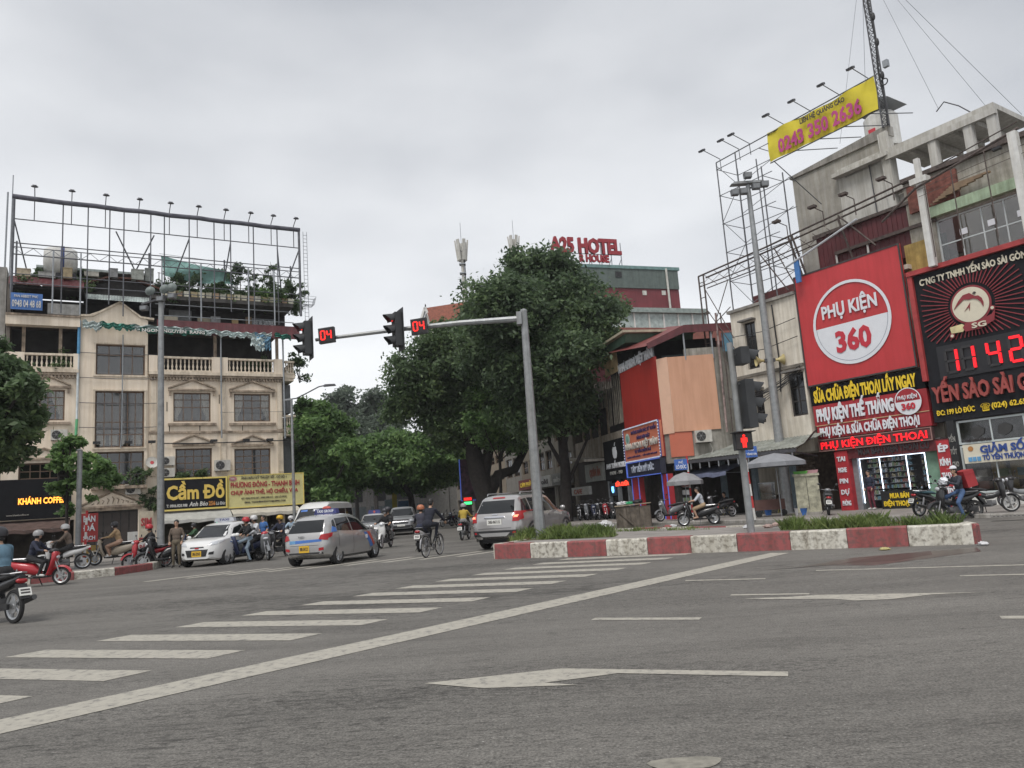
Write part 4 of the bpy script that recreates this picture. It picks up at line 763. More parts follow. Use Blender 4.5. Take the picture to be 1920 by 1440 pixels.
for (a, b) in ((.7, 1.6), (1.7, 2.8), (3.2, 3.66)):
    for k in range(8):
        z = .5+k*.24; sf = MB().box(a, b, .5, .75, z, z+.02).obj('shelf', STEEL, SH); n = int((b-a)/.09)
        for i in range(n):
            h = random.uniform(.1, .19); x = a+.02+i*.088; bobj('package', x, x+.07, .5, .62, z+.021, z+.021+round(h, 2), random.choice(shc), sf)
r = froot('display_counter', 'black counter lettered in yellow at the phone shop door', 'counter', RB, 0, .9)
MB().box(1.72, 3.45, -1.0, -.35, .12, .9).obj('body', BLACK, r); MB().box(1.68, 3.5, -1.02, -.3, .92, 1.0).obj('glass_top', GLD, r); text(r, 'MUA BÁN', 2.58, .58, .2, SYEL, w=.85, y=-1.03, align='CENTER', off=.04); text(r, 'ÐIỆN THOẠI CŨ', 2.58, .25, .2, SYEL, w=1.5, y=-1.03, align='CENTER', off=.04)
# ---------------------------------------------------------------- bird's nest shop
YS = froot('nest_shop_sign', 'black sign with red sunburst emblem and red digital clock', 'shop sign', RB, 0, .56)
p = sign(YS, 4.45, 10.2, 3.55, 9.8, M('charcoal_board', (.016, .017, .021), .65, var=.15, spec=.2), y=-.55, d=.4, name='board'); MB().box(4.3, 10.3, -.75, -.1, 9.8, 10.0).box(4.3, 4.5, -.7, -.3, 5.3, 9.795).obj('red_border', M('border_red', (.42, .05, .05), .5), p)
CR = M('emblem_cream', (.68, .63, .50), .6, var=.05); MAR = M('emblem_maroon', (.26, .03, .04), .5, var=.1)
text(YS, 'C¨NG TY TNHH YẾN SÀO SÀI GÒN', 4.75, 9.3, .26, CR, w=4.1, y=-.6, off=.03, depth=.02)
ec = (6.62, 8.02); disc(YS, ec, .78, MAR, -.64, 'emblem_rim'); disc(YS, ec, .70, CR, -.66, 'emblem_disc')
for k in range(56):
    a = 6.28318*k/56; ca, sa = math.cos(a), math.sin(a); r0 = .9; ex_, ez = 1.95, 1.25
    r1 = 1/max(abs(ca)/ex_, abs(sa)/ez); r1 = min(r1, 2.1)
    if r1 > r0+.1: MB().bar((ec[0]+ca*r0, -.59, ec[1]+sa*r0), (ec[0]+ca*r1, -.59, ec[1]+sa*r1), .035).obj('ray', MAR, YS)
def shape(parent, pts, mat, y, name, d=.02): return MB().prism(pts, y, y+d).obj(name, mat, parent)
P = lambda *q: [(ec[0]+a*.7, ec[1]+b*.7) for a, b in q]
shape(YS, P((-.92, -.1), (-.6, .35), (-.3, .62), (.05, .66), (.22, .5), (.3, .42), (.5, .4), (.66, .22), (.72, -.05), (.68, -.3), (.58, .0), (.42, .2), (.2, .3), (.0, .28), (-.3, .36), (-.6, .15)), MAR, -.69, 'bird'); shape(YS, P((-.35, -.32), (-.02, .05), (.02, .12), (-.08, -.35), (-.1, -.12)), MAR, -.69, 'bird_tail')
shape(YS, P((.2, .58), (.32, .68), (.42, .62), (.32, .52)), MATS['text_dark'], -.695, 'bird_head')
shape(YS, [(5.75, 7.02), (5.72, 7.28), (6.2, 7.32), (6.35, 7.2), (6.2, 7.0)], M('ribbon_yellow', (.68, .6, .33), .6), -.7, 'ribbon_fold'); shape(YS, [(6.22, 7.16), (6.36, 7.34), (6.8, 7.3), (7.35, 7.45), (7.5, 7.62), (7.42, 7.2), (6.9, 6.98), (6.3, 6.98)], MAR, -.71, 'ribbon'); text(YS, 'SG', 6.85, 7.05, .2, CR, w=.55, y=-.74, off=.03, align='CENTER')
for q in ((7.42, 7.68), (5.78, 6.92)): disc(YS, q, .1, MAR, -.72, 'ribbon_curl'); disc(YS, q, .06, CR, -.735, 'curl_eye')
SEG = {'0': 'abcdef', '1': 'bc', '2': 'abged', '4': 'fgbc', '8': 'abcdefg'}
def seg7(parent, ch, u, z, w, h, y, t, on, offm=None):
    pos = {'a': ((0, 1), (1, 1)), 'b': ((1, 1), (1, .5)), 'c': ((1, .5), (1, 0)), 'd': ((0, 0), (1, 0)), 'e': ((0, .5), (0, 0)), 'f': ((0, 1), (0, .5)), 'g': ((0, .5), (1, .5))}
    for k, (s, e) in pos.items():
        lit = k in SEG[ch]
        if not lit and offm is None: continue
        s3, e3 = (u+s[0]*w, y, z+s[1]*h), (u+e[0]*w, y, z+e[1]*h); g_ = .06; a3 = [s3[i]+(e3[i]-s3[i])*g_ for i in range(3)]; b3 = [s3[i]+(e3[i]-s3[i])*(1-g_) for i in range(3)]
        MB().bar(a3, b3, t*.6, t).obj('lit_segment' if lit else 'dark_segment', on if lit else offm, parent)
cl = MB().box(5.0, 9.5, -.6, -.551, 5.25, 6.62).obj('clock_panel', M('clock_black', (.016, .016, .02), .4), YS)
for ch, u in zip('1142', (5.35, 6.0, 6.95, 7.75)): seg7(cl, ch, u, 5.48, .42, .92, -.63, .1, LEDR, LEDD)
text(YS, 'YẾN SÀO SÀI GÒN', 4.62, 4.35, .62, M('letters_rust', (.34, .07, .06), .5, var=.1), w=4.4, y=-.68, off=.032, depth=.06)
text(YS, 'ÐC: 199 LÒ ÐÚC', 4.62, 3.82, .2, SYEL, w=1.5, y=-.6, off=.03); text(YS, '☎', 6.35, 3.8, .22, SYEL, w=.35, y=-.6, off=0); text(YS, '(024) 62.65.88.99', 6.75, 3.84, .2, SYEL, w=1.9, y=-.6, off=.03)
YH = froot('nest_shop', 'glass-fronted nest shop with white window frames and a sale banner', 'shop', RB, 0, .1); AL = M('white_aluminium', (.55, .60, .60), .4, var=.06)
window(YH, 5.25, 10.2, 2.55, 3.5, 4, 1, y=.0, fm=AL, gm=GL, name='transom_window'); window(YH, 5.25, 10.2, .6, 2.5, 4, 1, y=.0, fm=AL, gm=GL, name='shop_window')
MB().box(5.3, 10.2, .05, .4, .12, .58).obj('plinth', WHITE, YH); MB().box(5.3, 10.2, 2.2, 2.3, .12, 3.5).box(5.25, 5.3, .1, 2.2, .12, 3.5).box(5.3, 10.2, .1, 2.2, 3.5, 3.6).obj('room', M('nest_room', (.22, .2, .18), .8, var=.4, scale=2), YH)
for i in range(5):
    for z in (.75, 1.2): MB().box(5.5+i*.75, 5.9+i*.75, .5, .8, z, z+.3).obj('gift_box', random.choice(shc), YH)
MB().box(5.9, 6.4, .9, 1.0, .7, 2.0).box(6.6, 7.1, .9, 1.0, .7, 2.0).obj('display_panel', M('gold_panel', (.4, .32, .14), .6), YH)
for i, u in enumerate((5.75, 6.75, 8.2)): shape(YH, [(u, 2.85), (u+.25, 2.75), (u+.5, 2.9), (u+.55, 3.1), (u+.3, 3.25), (u+.05, 3.15)], M('decal_dark', (.05, .05, .05), .7), -.012, 'decal', .01)
text(YH, 'THẾ GIỚI YẾN SÀO', 5.5, 2.62, .1, TD, w=1.0, y=-.02)
p = sign(YH, 5.45, 8.6, 1.78, 2.52, M('sale_cream', (.66, .62, .50), .7, var=.05), y=-.2, d=.03, name='sale_banner'); NB = M('text_navy', (.03, .07, .27), .6, var=.05)
text(p, 'GIẢM SỐC', 6.1, 2.16, .27, NB, w=1.9, y=-.22, off=.04); text(p, 'TỔ YẾN THƯỢNG HẠNG', 6.15, 1.87, .19, NB, w=2.3, y=-.22, off=.04)
for u in (5.62, 5.78, 5.95): MB().box(u, u+.13, -.23, -.2, 1.85, 2.02).obj('gift_print', M('gift_blue', (.12, .34, .6), .6), p)
disc(p, (5.75, 2.35), .1, M('crest_gold', (.45, .2, .06), .6), -.215, 'crest')
MB().box(4.95, 5.25, -.2, .1, .12, 3.55).obj('black_pillar', BLACK, YH)
for i, t in enumerate(('YẾN', 'TỐT', 'CHO')): text(YH, t, 5.1, 2.7-i*.5, .2, M('grey_letters', (.3, .3, .28), .6), w=.26, y=-.22, align='CENTER', off=.03)
YU = froot('upper_house', 'green-trimmed upper house with a long white-framed window above the nest shop', 'house', RB, 0, .9, 0); BRK = M('red_brick', (.22, .08, .06), .9, var=.35, scale=5)
wall(YU, 4.2, 12, 3.6, 14.2, [(5.3, 11.5, 10.2, 12.15)], M('upper_wall', (.40, .38, .33), .9, streak=.35), dep=.3)
window(YU, 5.3, 11.5, 10.2, 12.15, 7, zsplit=(.42,), y=.1, fm=AL, gm=GL); MB().box(5.2, 12, -.25, .0, 12.25, 12.7).obj('green_ledge', M('pale_green', (.42, .54, .38), .8, var=.15, streak=.3), YU)
MB().box(4.4, 6.5, -.15, -.003, 12.75, 14.0).obj('brick_panel', BRK, YU); MB().box(4.2, 12, -.2, .4, 14.2, 14.4).obj('coping', RUST, YU); MB().box(4.2, 12, 3, 3.2, 3.6, 14.2).box(4.2, 12, .3, 3, 9.6, 9.7).obj('rear_wall', INT, YU)
for i in range(9): MB().box(5.4+i*.12, 5.45+i*.3, -.35, -.2, 12.75+.06*i, 12.82+.06*i).obj('stacked_plank', M('planks', (.28, .2, .13), .9), YU)
for i in range(5): MB().box(6.2+i*1.1, 6.5+i*1.1, .06, .09, 11.2, 11.45).obj('notice', SWHITE, YU)
r = froot('sign_column', 'white painted steel column rising beside the black sign', 'column', RB, 5.55, -.3, 9.9); MB().box(-.13, .13, -.13, .13, 0, 3.6).obj('shaft', WHITE, r); MB().box(-.35, .35, -.2, .2, 3.6, 3.85).obj('bracket', WHITE, r); MB().box(-.1, .1, -.1, .1, 3.86, 4.7).obj('head', WHITE, r)
r = froot('gantry_frame', 'thin black gantry frame at the right edge above the windows', 'frame', RB); 
tobj('beam', [(3.8, -.5, 12.4), (5.4, -.5, 13.3), (9.5, -.5, 14.1)], .05, RUST, r, 6); tobj('beam', [(6.5, -.5, 13.9), (9.5, -.5, 14.35)], .025, RUST, r, 6)
for z in (12.9, 13.2): tobj('wire', [(5.5, -.5, z), (9.6, -.5, z+.2)], .012, RUST, r, 5)
for u in (5.8, 6.9, 8.2): tobj('post', [(u, -.5, 13.4+.19*(u-5.5)), (u, -.5, 10.2)], .025, RUST, r, 5)
MB().box(9.15, 9.45, -.7, -.4, 9, 14.0).obj('white_post', WHITE, r); MB().box(8.6, 8.9, -.8, -.6, 13.5, 13.6).obj('lamp', BLACK, r)

# cable tangle between the mast and the old house
r = froot('cable_bundle', 'tangle of black cables sagging across the old house wall', 'cables', RB)
for i in range(9):
    a = (-5.2, -.1, 6.3+random.uniform(-.2, .2)); b = (-1.45, -.1, 6.9+random.uniform(-.2, .2)); m_ = ((a[0]+b[0])/2, -.7, min(a[2], b[2])-random.uniform(.1, .6)); tobj('cable', [a, ((a[0]+m_[0])/2, -.45, (a[2]+m_[2])/2-.1), m_, ((b[0]+m_[0])/2, -.45, (b[2]+m_[2])/2-.1), b], .018, BLACK, r, 5)
for z in (8.4, 9.3): tobj('cable', [(-5.2, -.2, z), (-3.2, -.3, z-.15), (-1.3, -.2, z+.1)], .02, BLACK, r, 5)
tobj('pipe', [(-2.6, -.12, 10.4), (-2.55, -.12, 7.3), (-2.7, -.12, 6.0)], .035, BLACK, r, 6)
# ================================================================ clinic corner
PEACH = M('peach_panel', (.60, .33, .215), .6, var=.07, scale=.5, streak=.10); ORAN = M('orange_wall', (.52, .15, .09), .7, var=.08, scale=.8); CRED = M('clinic_red', (.36, .03, .022), .55, var=.1, scale=.5, streak=.12)
CB = thing('clinic_building', 'corner building clad in peach and red panels with a terrace roof', 'building', (7.9, 40.9, 0), 0)
def q(x, y): return (x-7.9, y-40.9)
u_ = PB.u; back = lambda t, d=0: (7.9-u_[0]*t+d*.97-7.9, 40.9-u_[1]*t+d*.23-40.9)
foot = [q(7.9, 40.9), q(8.35, 40.4), q(10.75, 40.35), (7, 6), (6, 9), back(5.35, 6), back(5.35)]
MB().prism(foot, 3.0, 8.45, 'xy').obj('body', M('clinic_body', (.3, .28, .25), .9, streak=.3), CB)
MB().prism([q(8.34, 40.3), q(10.78, 40.25), q(10.78, 40.36), q(8.36, 40.39)], 4.6, 8.6, 'xy').obj('peach_panel', PEACH, CB)
MB().prism([q(7.84, 40.84), q(8.335, 40.3), q(8.345, 40.39), q(7.9, 40.89)], 4.55, 8.62, 'xy').obj('peach_edge', M('peach_light', (.66, .42, .3), .6, var=.04), CB)
MB().prism([q(8.1, 40.6), q(8.36, 40.34), q(9.25, 40.33), q(9.2, 40.41), q(8.4, 40.4), q(8.2, 40.7)], 3.3, 4.59, 'xy').obj('orange_panel', ORAN, CB)
MB().prism([q(9.3, 40.36), q(10.75, 40.33), q(11.9, 40.8), q(11.9, 41.2), q(9.3, 40.6)], 3.1, 9.0, 'xy').obj('grey_wall', M('clinic_grey', (.34, .325, .29), .9, var=.15, streak=.4), CB)
CF = froot('clinic_sign', 'red clinic panel with an orange dental sign ringed by small lights', 'shop sign', PB)
MB().box(-5.3, -.02, -.12, -.01, 3.4, 8.8).obj('red_panel', CRED, CF)
p = MB().box(-5.15, .05, -.3, -.121, 3.42, 5.35).obj('dental_panel', M('dental_orange', (.55, .17, .10), .6, var=.06), CF)
bl = M('bulb', (.7, .78, .9), .4, emit=.12); be = M('bulb_blue', (.06, .08, .28), .5, emit=.04)
for e in (((-5.15, 3.42), (.05, 3.42)), ((-5.15, 5.35), (.05, 5.35)), ((-5.15, 3.42), (-5.15, 5.35)), ((.05, 3.42), (.05, 5.35))):
    MB().bar((e[0][0], -.31, e[0][1]), (e[1][0], -.31, e[1][1]), .06).obj('light_strip', be, p); L = math.hypot(e[1][0]-e[0][0], e[1][1]-e[0][1]); n = int(L/.16); mb = MB()
    for i in range(n): t = (i+.5)/n; x, z = e[0][0]+(e[1][0]-e[0][0])*t, e[0][1]+(e[1][1]-e[0][1])*t; mb.box(x-.035, x+.035, -.37, -.34, z-.035, z+.035)
    o = mb.obj('bulbs', bl, p); o['kind'] = 'stuff'
TN = M('text_violet', (.05, .03, .12), .6)
text(p, 'PHÒNG KHÁM BÁC SỸ TUYẾN', -3.9, 4.95, .18, TN, w=3.6, y=-.32, off=.03); text(p, 'RĂNG HÀM MẶT', -3.1, 4.6, .18, TN, w=1.9, y=-.32, off=.03); text(p, 'NHA KHOA VIỆT HÀN', -4.9, 4.13, .32, M('letters_pale', (.6, .56, .5), .5), w=4.7, y=-.35, off=.04, depth=.03)
text(p, 'TƯ VẤN MIỄN PHÍ', -3.6, 3.85, .16, TN, w=2.4, y=-.32, off=.03); text(p, 'KHÁM CHỮA RĂNG  -  CẤY GHÉP IMPLANT', -4.8, 3.62, .09, TN, w=4.4, y=-.32); disc(p, (-4.5, 4.75), .33, M('crest_pale', (.5, .62, .56), .6), -.33, 'crest'); disc(p, (-4.5, 4.75), .2, M('crest_green', (.2, .4, .34), .6), -.35, 'crest_centre')
r = froot('letter_strip', 'row of white cut-out letters along the clinic terrace edge', 'sign', PB); text(r, 'NHA KHOA VIỆT HÀN', -5.5, 8.86, .48, SWHITE, w=5.2, y=-.1, off=.03, depth=.04); tobj('rail', [(-5.6, -.05, 8.86), (-.2, -.05, 8.86)], .02, STEEL, r); tobj('rail', [(-5.6, -.05, 9.38), (-.2, -.05, 9.38)], .02, STEEL, r)
for i in range(7): tobj('stay', [(-5.5+i*.88, -.05, 8.7), (-5.5+i*.88, -.05, 9.5)], .02, STEEL, r)
# terrace roof
TR_ = thing('terrace_roof', 'dark red pitched metal roof over the clinic terrace', 'roof', (8.6, 40.4, 0))
MB().add([(-1.3, .3, 9.35), (.77, -.2, 10.25), (3.5, -.2, 10.2), (3.5, 5, 11.4), (1.2, 6, 11.6), (-2.6, 6, 10.2)], [(0, 1, 4, 5), (1, 2, 3, 4)]).obj('sheet', M('roof_red', (.22, .055, .05), .6, var=.2, streak=.3), TR_)
MB().prism([(-1.25, 9.1), (.77, 9.85), (3.5, 9.8), (3.5, 10.22), (.77, 10.27), (-1.3, 9.4)], -.24, -.2).obj('fascia', REDM, TR_)
MB().box(-.2, 3.4, 3.5, 3.6, 8.4, 10.2).obj('back_screen', M('terrace_dark', (.035, .035, .04), .9), TR_); MB().box(-.2, 3, 1.5, 1.6, 8.4, 9.0).obj('parapet', M('terrace_teal', (.06, .09, .1), .8), TR_)
for u in (.72, 2.2): tobj('post', [(u, -.1, 8.4), (u, -.1, 9.9)], .05, STEEL, TR_)
MB().box(2.75, 3.35, -.15, -.1, 8.7, 9.7).obj('blue_cloth', M('cloth_blue', (.14, .3, .42), .9, var=.2), TR_)
vp = thing('red_white_pole', 'thin rusty pipe with a ladder climbing the clinic wall', 'pipe', (11.05, 40.2, 3.2)); tobj('pipe', [(0, 0, 1.2), (.1, 0, 7.6)], .06, M('pipe_rw', (.4, .3, .28), .7, var=.5, scale=2), vp); tobj('pipe', [(.3, 0, 1.2), (.35, 0, 7.6)], .035, RUST, vp); tobj('brace', [(.3, 0, 5), (1.3, -.6, 3.4)], .03, RUST, vp); tobj('brace', [(.3, 0, 3), (1.4, -.8, 1.9)], .03, RUST, vp)
xx, yy = 9.75, 40.25; r = thing('air_conditioner', 'white air conditioner on the orange clinic wall', 'air conditioner', (xx, yy, 3.95), 0, 'outdoor air conditioner units')
a = ac_unit(0, 0, 0, PB, 'x'); 
for ch in list(a.children): ch.parent = r
bpy.data.objects.remove(a); tobj('drain_hose', [(.3, -.1, 0), (.45, -.15, -.4), (.2, -.05, -.9)], .025, ACW, r)
# shop fronts below the clinic
CS = froot('mobile_shop', 'black mobile shop front with a white fruit logo under the clinic', 'shop', PB)
MB().box(-9.3, -5.2, -.15, .1, 2.5, 5.0).obj('sign_panel', SBLK, CS)
ap = [(0, .0), (.16, -.04), (.3, .05), (.38, .25), (.36, .42), (.28, .5), (.3, .62), (.2, .7), (.0, .66), (-.2, .7), (-.34, .56), (-.36, .3), (-.26, .06), (-.1, -.04)]
shape(CS, [(-7.2+a*1.0, 3.85+b*1.0) for a, b in ap], SWHITE, -.2, 'logo'); shape(CS, [(-7.2, 4.6), (-7.1, 4.6), (-7.0, 4.82), (-7.1, 4.78)], SWHITE, -.2, 'logo_leaf')
text(CS, 'ANH TUẤN MOBILE', -8.9, 3.25, .3, SWHITE, w=3.5, y=-.2, off=.03); text(CS, 'IPHONE  -  IPAD', -8.3, 2.85, .2, M('letters_grey', (.4, .4, .38), .6), w=2.2, y=-.2)
for u in (-9.2, -7.5, -5.8, -4.2): MB().box(u-.12, u+.12, -.05, .15, .12, 2.5).obj('post', STEEL, CS)
MB().box(-9.3, 0, 1.8, 1.9, .12, 3.4).obj('room', M('mobile_room', (.12, .11, .1), .8, var=.5, scale=1.5), CS); MB().box(-9.3, 0, 0, 1.8, 3.0, 3.1).obj('ceiling', DARK, CS)
for k in range(4): 
    for i in range(5): MB().box(-5.4+i*.26, -5.2+i*.26, 1.2, 1.4, .6+k*.42, .8+k*.42).obj('boxed_phone', random.choice(shc), CS)
p = MB().box(-8.9, -7.7, -.1, .0, 1.55, 2.35).obj('logo_screen', M('screen_dark', (.02, .03, .05), .4), CS); shape(p, [(-8.3+a*.55, 1.75+b*.55) for a, b in ap], M('screen_blue', (.15, .45, 1), .4, emit=2), -.13, 'screen_logo')
p = MB().box(-7.0, -4.6, -.4, -.3, 2.05, 2.4).obj('neon_panel', BLACK, CS); text(p, 'SỬA CHỮA', -6.9, 2.1, .22, M('neon_red', (1, .06, .03), .5, emit=1.2), w=2.2, y=-.42, off=.03)
p = MB().box(-4.0, .7, -.7, -.4, 2.5, 3.3).obj('navy_sign', M('navy_sign', (.02, .022, .04), .5), CS); bs = M('blue_led', (.09, .16, .62), .5, emit=.22)
for z in (2.5, 3.3): MB().bar((-4.0, -.73, z), (.7, -.73, z), .045).obj('light_strip', bs, p)
MB().bar((-4.0, -.73, 2.5), (-4.0, -.73, 3.3), .07).obj('light_strip', bs, p); text(p, 'TÂY TIẾN MỸ ÐỨC', -3.3, 2.75, .3, M('letters_blue', (.5, .55, .66), .5), w=3.2, y=-.74, off=.04)
for u, v in ((-3.9, -2.9), (.35, 1.0)):
    MB().box(u, v, -.5, -.2, .12, 2.45).obj('red_pillar', RED2, CS)
    for x in (u, v): MB().bar((x, -.53, .15), (x, -.53, 2.45), .04).obj('light_strip', bs, CS)
for k in range(5): MB().box(-2.7, .2, .9, 1.1, .5+k*.4, .53+k*.4).obj('shelf', STEEL, CS)
for k in range(5):
    for i in range(7): MB().box(-2.6+i*.4, -2.3+i*.4, .85, 1.05, .53+k*.4, .76+k*.4).obj('boxed_goods', random.choice(shc), CS)
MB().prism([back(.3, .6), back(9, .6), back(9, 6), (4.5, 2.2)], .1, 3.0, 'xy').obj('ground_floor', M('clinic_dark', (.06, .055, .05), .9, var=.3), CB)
# bamboo-screened house behind the clinic, with a green-edged roof
BH = froot('bamboo_house', 'old house with bamboo blinds and a sagging grey awning beside the tree', 'house', PB)
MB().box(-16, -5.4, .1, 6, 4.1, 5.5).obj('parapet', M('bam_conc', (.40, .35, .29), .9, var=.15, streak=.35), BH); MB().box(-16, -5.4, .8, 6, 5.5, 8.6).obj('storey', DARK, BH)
for i in range(30): u = -10.5+i*.17; MB().bar((u, -.02+.1*(i % 2), 8.9+.1*random.random()), (u+.25*random.uniform(-1, 1), .0, 5.9 if i > 12 else 7.2), .045).obj('bamboo_pole', M('bamboo_grey', (.22, .2, .16), .8, var=.3), BH)
for i in range(20): u = -7.6+i*.11; MB().bar((u, -.15, 9.0), (u, -.15, 10.3), .07).obj('bamboo_slat', M('bamboo', (.42, .31, .17), .7, var=.25), BH)
for u in (-14.5, -12.8, -11.0, -9.2): MB().bar((u, .3, 5.5), (u, .3, 8.5), .12).obj('post', STAIN, BH)
MB().prism([(-8.9, 10.35), (-3.5, 10.35), (-3.3, 10.85), (-9.2, 10.85)], -.3, 4).obj('green_fascia', M('green_board', (.09, .17, .12), .7, streak=.2), BH); MB().prism([(-9.4, 10.86), (-3.0, 10.86), (-3.0, 11.0), (-9.5, 11.0)], -.6, 4.2).obj('roof_edge', M('roof_pale', (.45, .4, .3), .8), BH)
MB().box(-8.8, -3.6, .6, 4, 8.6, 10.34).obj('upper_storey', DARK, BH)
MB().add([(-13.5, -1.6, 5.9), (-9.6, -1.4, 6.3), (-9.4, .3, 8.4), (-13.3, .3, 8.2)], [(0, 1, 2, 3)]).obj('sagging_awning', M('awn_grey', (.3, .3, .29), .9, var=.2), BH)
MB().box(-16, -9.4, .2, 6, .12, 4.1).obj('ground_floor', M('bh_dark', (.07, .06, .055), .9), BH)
MB().prism([(-14.5, 4.4), (-9.6, 4.0), (-9.6, 3.85), (-14.5, 4.25)], -1.4, .1).obj('lean_to_roof', M('lean_pale', (.45, .42, .37), .8, streak=.3), BH)
p = MB().box(-13.6, -9.8, -.1, .15, 2.6, 3.8).obj('faded_sign', M('faded_grey', (.30, .31, .29), .8, var=.15), BH); text(p, 'QUÁN ĂN'.replace('Đ', 'Ð'), -12.6, 2.95, .45, M('faded_red', (.32, .12, .09), .8), w=2.2, y=-.12, off=.03)
p = MB().box(-15, -10.4, -1.0, -.8, 1.75, 2.3).obj('low_sign', M('low_grey', (.4, .4, .38), .8), BH); text(p, 'CAFE', -13.6, 1.85, .3, MATS['faded_red'], w=1.8, y=-1.03, off=.03)
# ================================================================ hotel and far buildings
HB = Fr(20.2, 83, 19)
HT_ = froot('hotel_block', 'dark red and green hotel block with rooftop letters rising behind the trees', 'building', HB); HRED = M('hotel_red', (.19, .035, .045), .7, var=.15, scale=.5, streak=.2)
def hz(px, py): return HB(px, py)
(u0, z0), (u1, z1) = HB(1100, 500), HB(1274, 585); ut = HB(1268, 500)[0]; zt = HB(1200, 500)[1]; zm = HB(1200, 541)[1]
wall(HT_, u0-5, ut, 0, zm, [], HRED); MB().box(u0-5, ut, -.15, 9, zm+.003, zt-.35).obj('green_storey', M('hotel_green', (.11, .14, .13), .7, var=.12, streak=.2), HT_); MB().prism([(u0-5, zt-.35), (ut+.2, zt-.35), (ut+.2, zt), (u0-5, zt)], -.25, 9.1).obj('roof_edge', M('hotel_teal', (.16, .27, .26), .6, var=.2), HT_)
MB().box(u0-5, ut, .3, 9, 0, zm-.01).obj('rear', HRED, HT_); a = HB(1152, 510); b = HB(1160, 521)
MB().box(a[0], b[0]+.3, -.22, -.16, b[1], a[1]).obj('window', BLACK, HT_)
for px in (1204, 1240): a = HB(px, 545); MB().box(a[0], a[0]+.5, -.06, -.01, a[1]-.5, a[1]).obj('vent', ACW, HT_)
tobj('drain_pipe', [(ut-1.5, -.25, zt-.2), (ut-1.4, -.25, zm-5)], .12, ACW, HT_)
MB().box(u0-4, ut+.5, -4, -.01, z1-3.2, z1-1.3).obj('conservatory', M('conservatory', (.42, .5, .48), .5, var=.25, scale=2), HT_); a0 = HB(1185, 600)[0]
for i in range(9): MB().box(u0-4+i*1.7, u0-3.85+i*1.7, -4.1, -4.0, z1-3.2, z1-1.3).obj('mullion', WHITE, HT_)
MB().prism([(u0-5, z1-1.28), (ut+.8, z1-1.28), (ut+.3, z1-.8), (u0-4.5, z1-.8)], -4.4, 0).obj('terrace_roof', M('hotel_tin', (.28, .33, .31), .7, var=.2), HT_)
MB().prism([(u0-6, z1-4.6), (ut+3, z1-4.6), (ut+2, z1-3.3), (u0-5, z1-3.3)], -6, -.2).obj('low_roof', M('low_redroof', (.24, .08, .06), .7, var=.2), HT_)
r = froot('hotel_letters', 'red rooftop letters spelling A25 HOTEL on a thin frame', 'sign', HB); (a, za), (b, zb) = HB(1030, 480), HB(1163, 480); HL = M('hotel_letter_red', (.30, .025, .035), .6, var=.08)
ztx = HB(1163, 480)[1]; text(r, 'A25 HOTEL', a, ztx+.1, 1.55, HL, w=b-a, y=-.3, off=.05, depth=.15); (a2, _), (b2, zc) = HB(1085, 492), HB(1140, 492); text(r, 'R HOUSE', a2, zc-.1, .75, HL, w=b2-a2, y=-.3, off=.05, depth=.1)
for u in np.linspace(a, b, 8): tobj('strut', [(u, -.2, zt-.1), (u, -.2, ztx+1.4)], .05, STEEL, r, 5); tobj('strut', [(u, -.2, ztx-.4), (u+.3, 1.6, zt)], .04, STEEL, r, 5)
tobj('rail', [(a-.5, -.2, ztx), (b, -.2, ztx)], .05, STEEL, r, 5)
# white gabled house with tile roof, left of the tall tree
GH = Fr(-11.0, 124, -25)
g = froot('gabled_house', 'white gabled house with a red tile roof beyond the signal arm', 'house', GH); (gu, gz), (gv, _), (_, gt) = GH(800, 640), GH(872, 640), GH(800, 578)
MB().box(gu-1.6, gu+2.6, 0, .3, 0, gt-9).obj('lower_wall', M('house_dark', (.13, .125, .115), .9, var=.2), g); MB().prism([(gu-1.6, gt-8.99), (gu+2.6, gt-8.99), (gu+2.6, gt-5), (gu+.4, gt-.1), (gu-1.6, gt-5)], 0, .3).obj('gable_wall', PALE, g); MB().box(gu-1.5, gv, .31, 7, 0, gt-5.1).obj('body', M('house_dark', (.13, .125, .115), .9, var=.2), g)
rf = MB().add([(gu+.3, -.3, gt), (gv+.4, -.3, gt-.3), (gv+.4, -1.8, gt-5.2), (gu+2.6, -1.8, gt-5.2)], [(0, 1, 2, 3)]).add([(gu+.3, -.3, gt), (gv+.4, -.3, gt-.3), (gv+.4, 7, gt-5), (gu, 7, gt-5)], [(0, 1, 2, 3)]).obj('roof', M('tile_red', (.27, .085, .05), .8, var=.25, scale=3), g)
for s in (-1, 1): MB().bar((gu+.3, -.35, gt+.05), (gu+.3+s*2.4, -.35, gt-5.2), .45, .4).obj('bargeboard', WHITE, g)
MB().ell((gu+.3, -.3, gt+.35), (.12, .12, .35), 8, 6).obj('finial', DARK, g); MB().box(gu, gu+.6, -.05, 0, gt-4.4, gt-3).obj('window', BLACK, g)
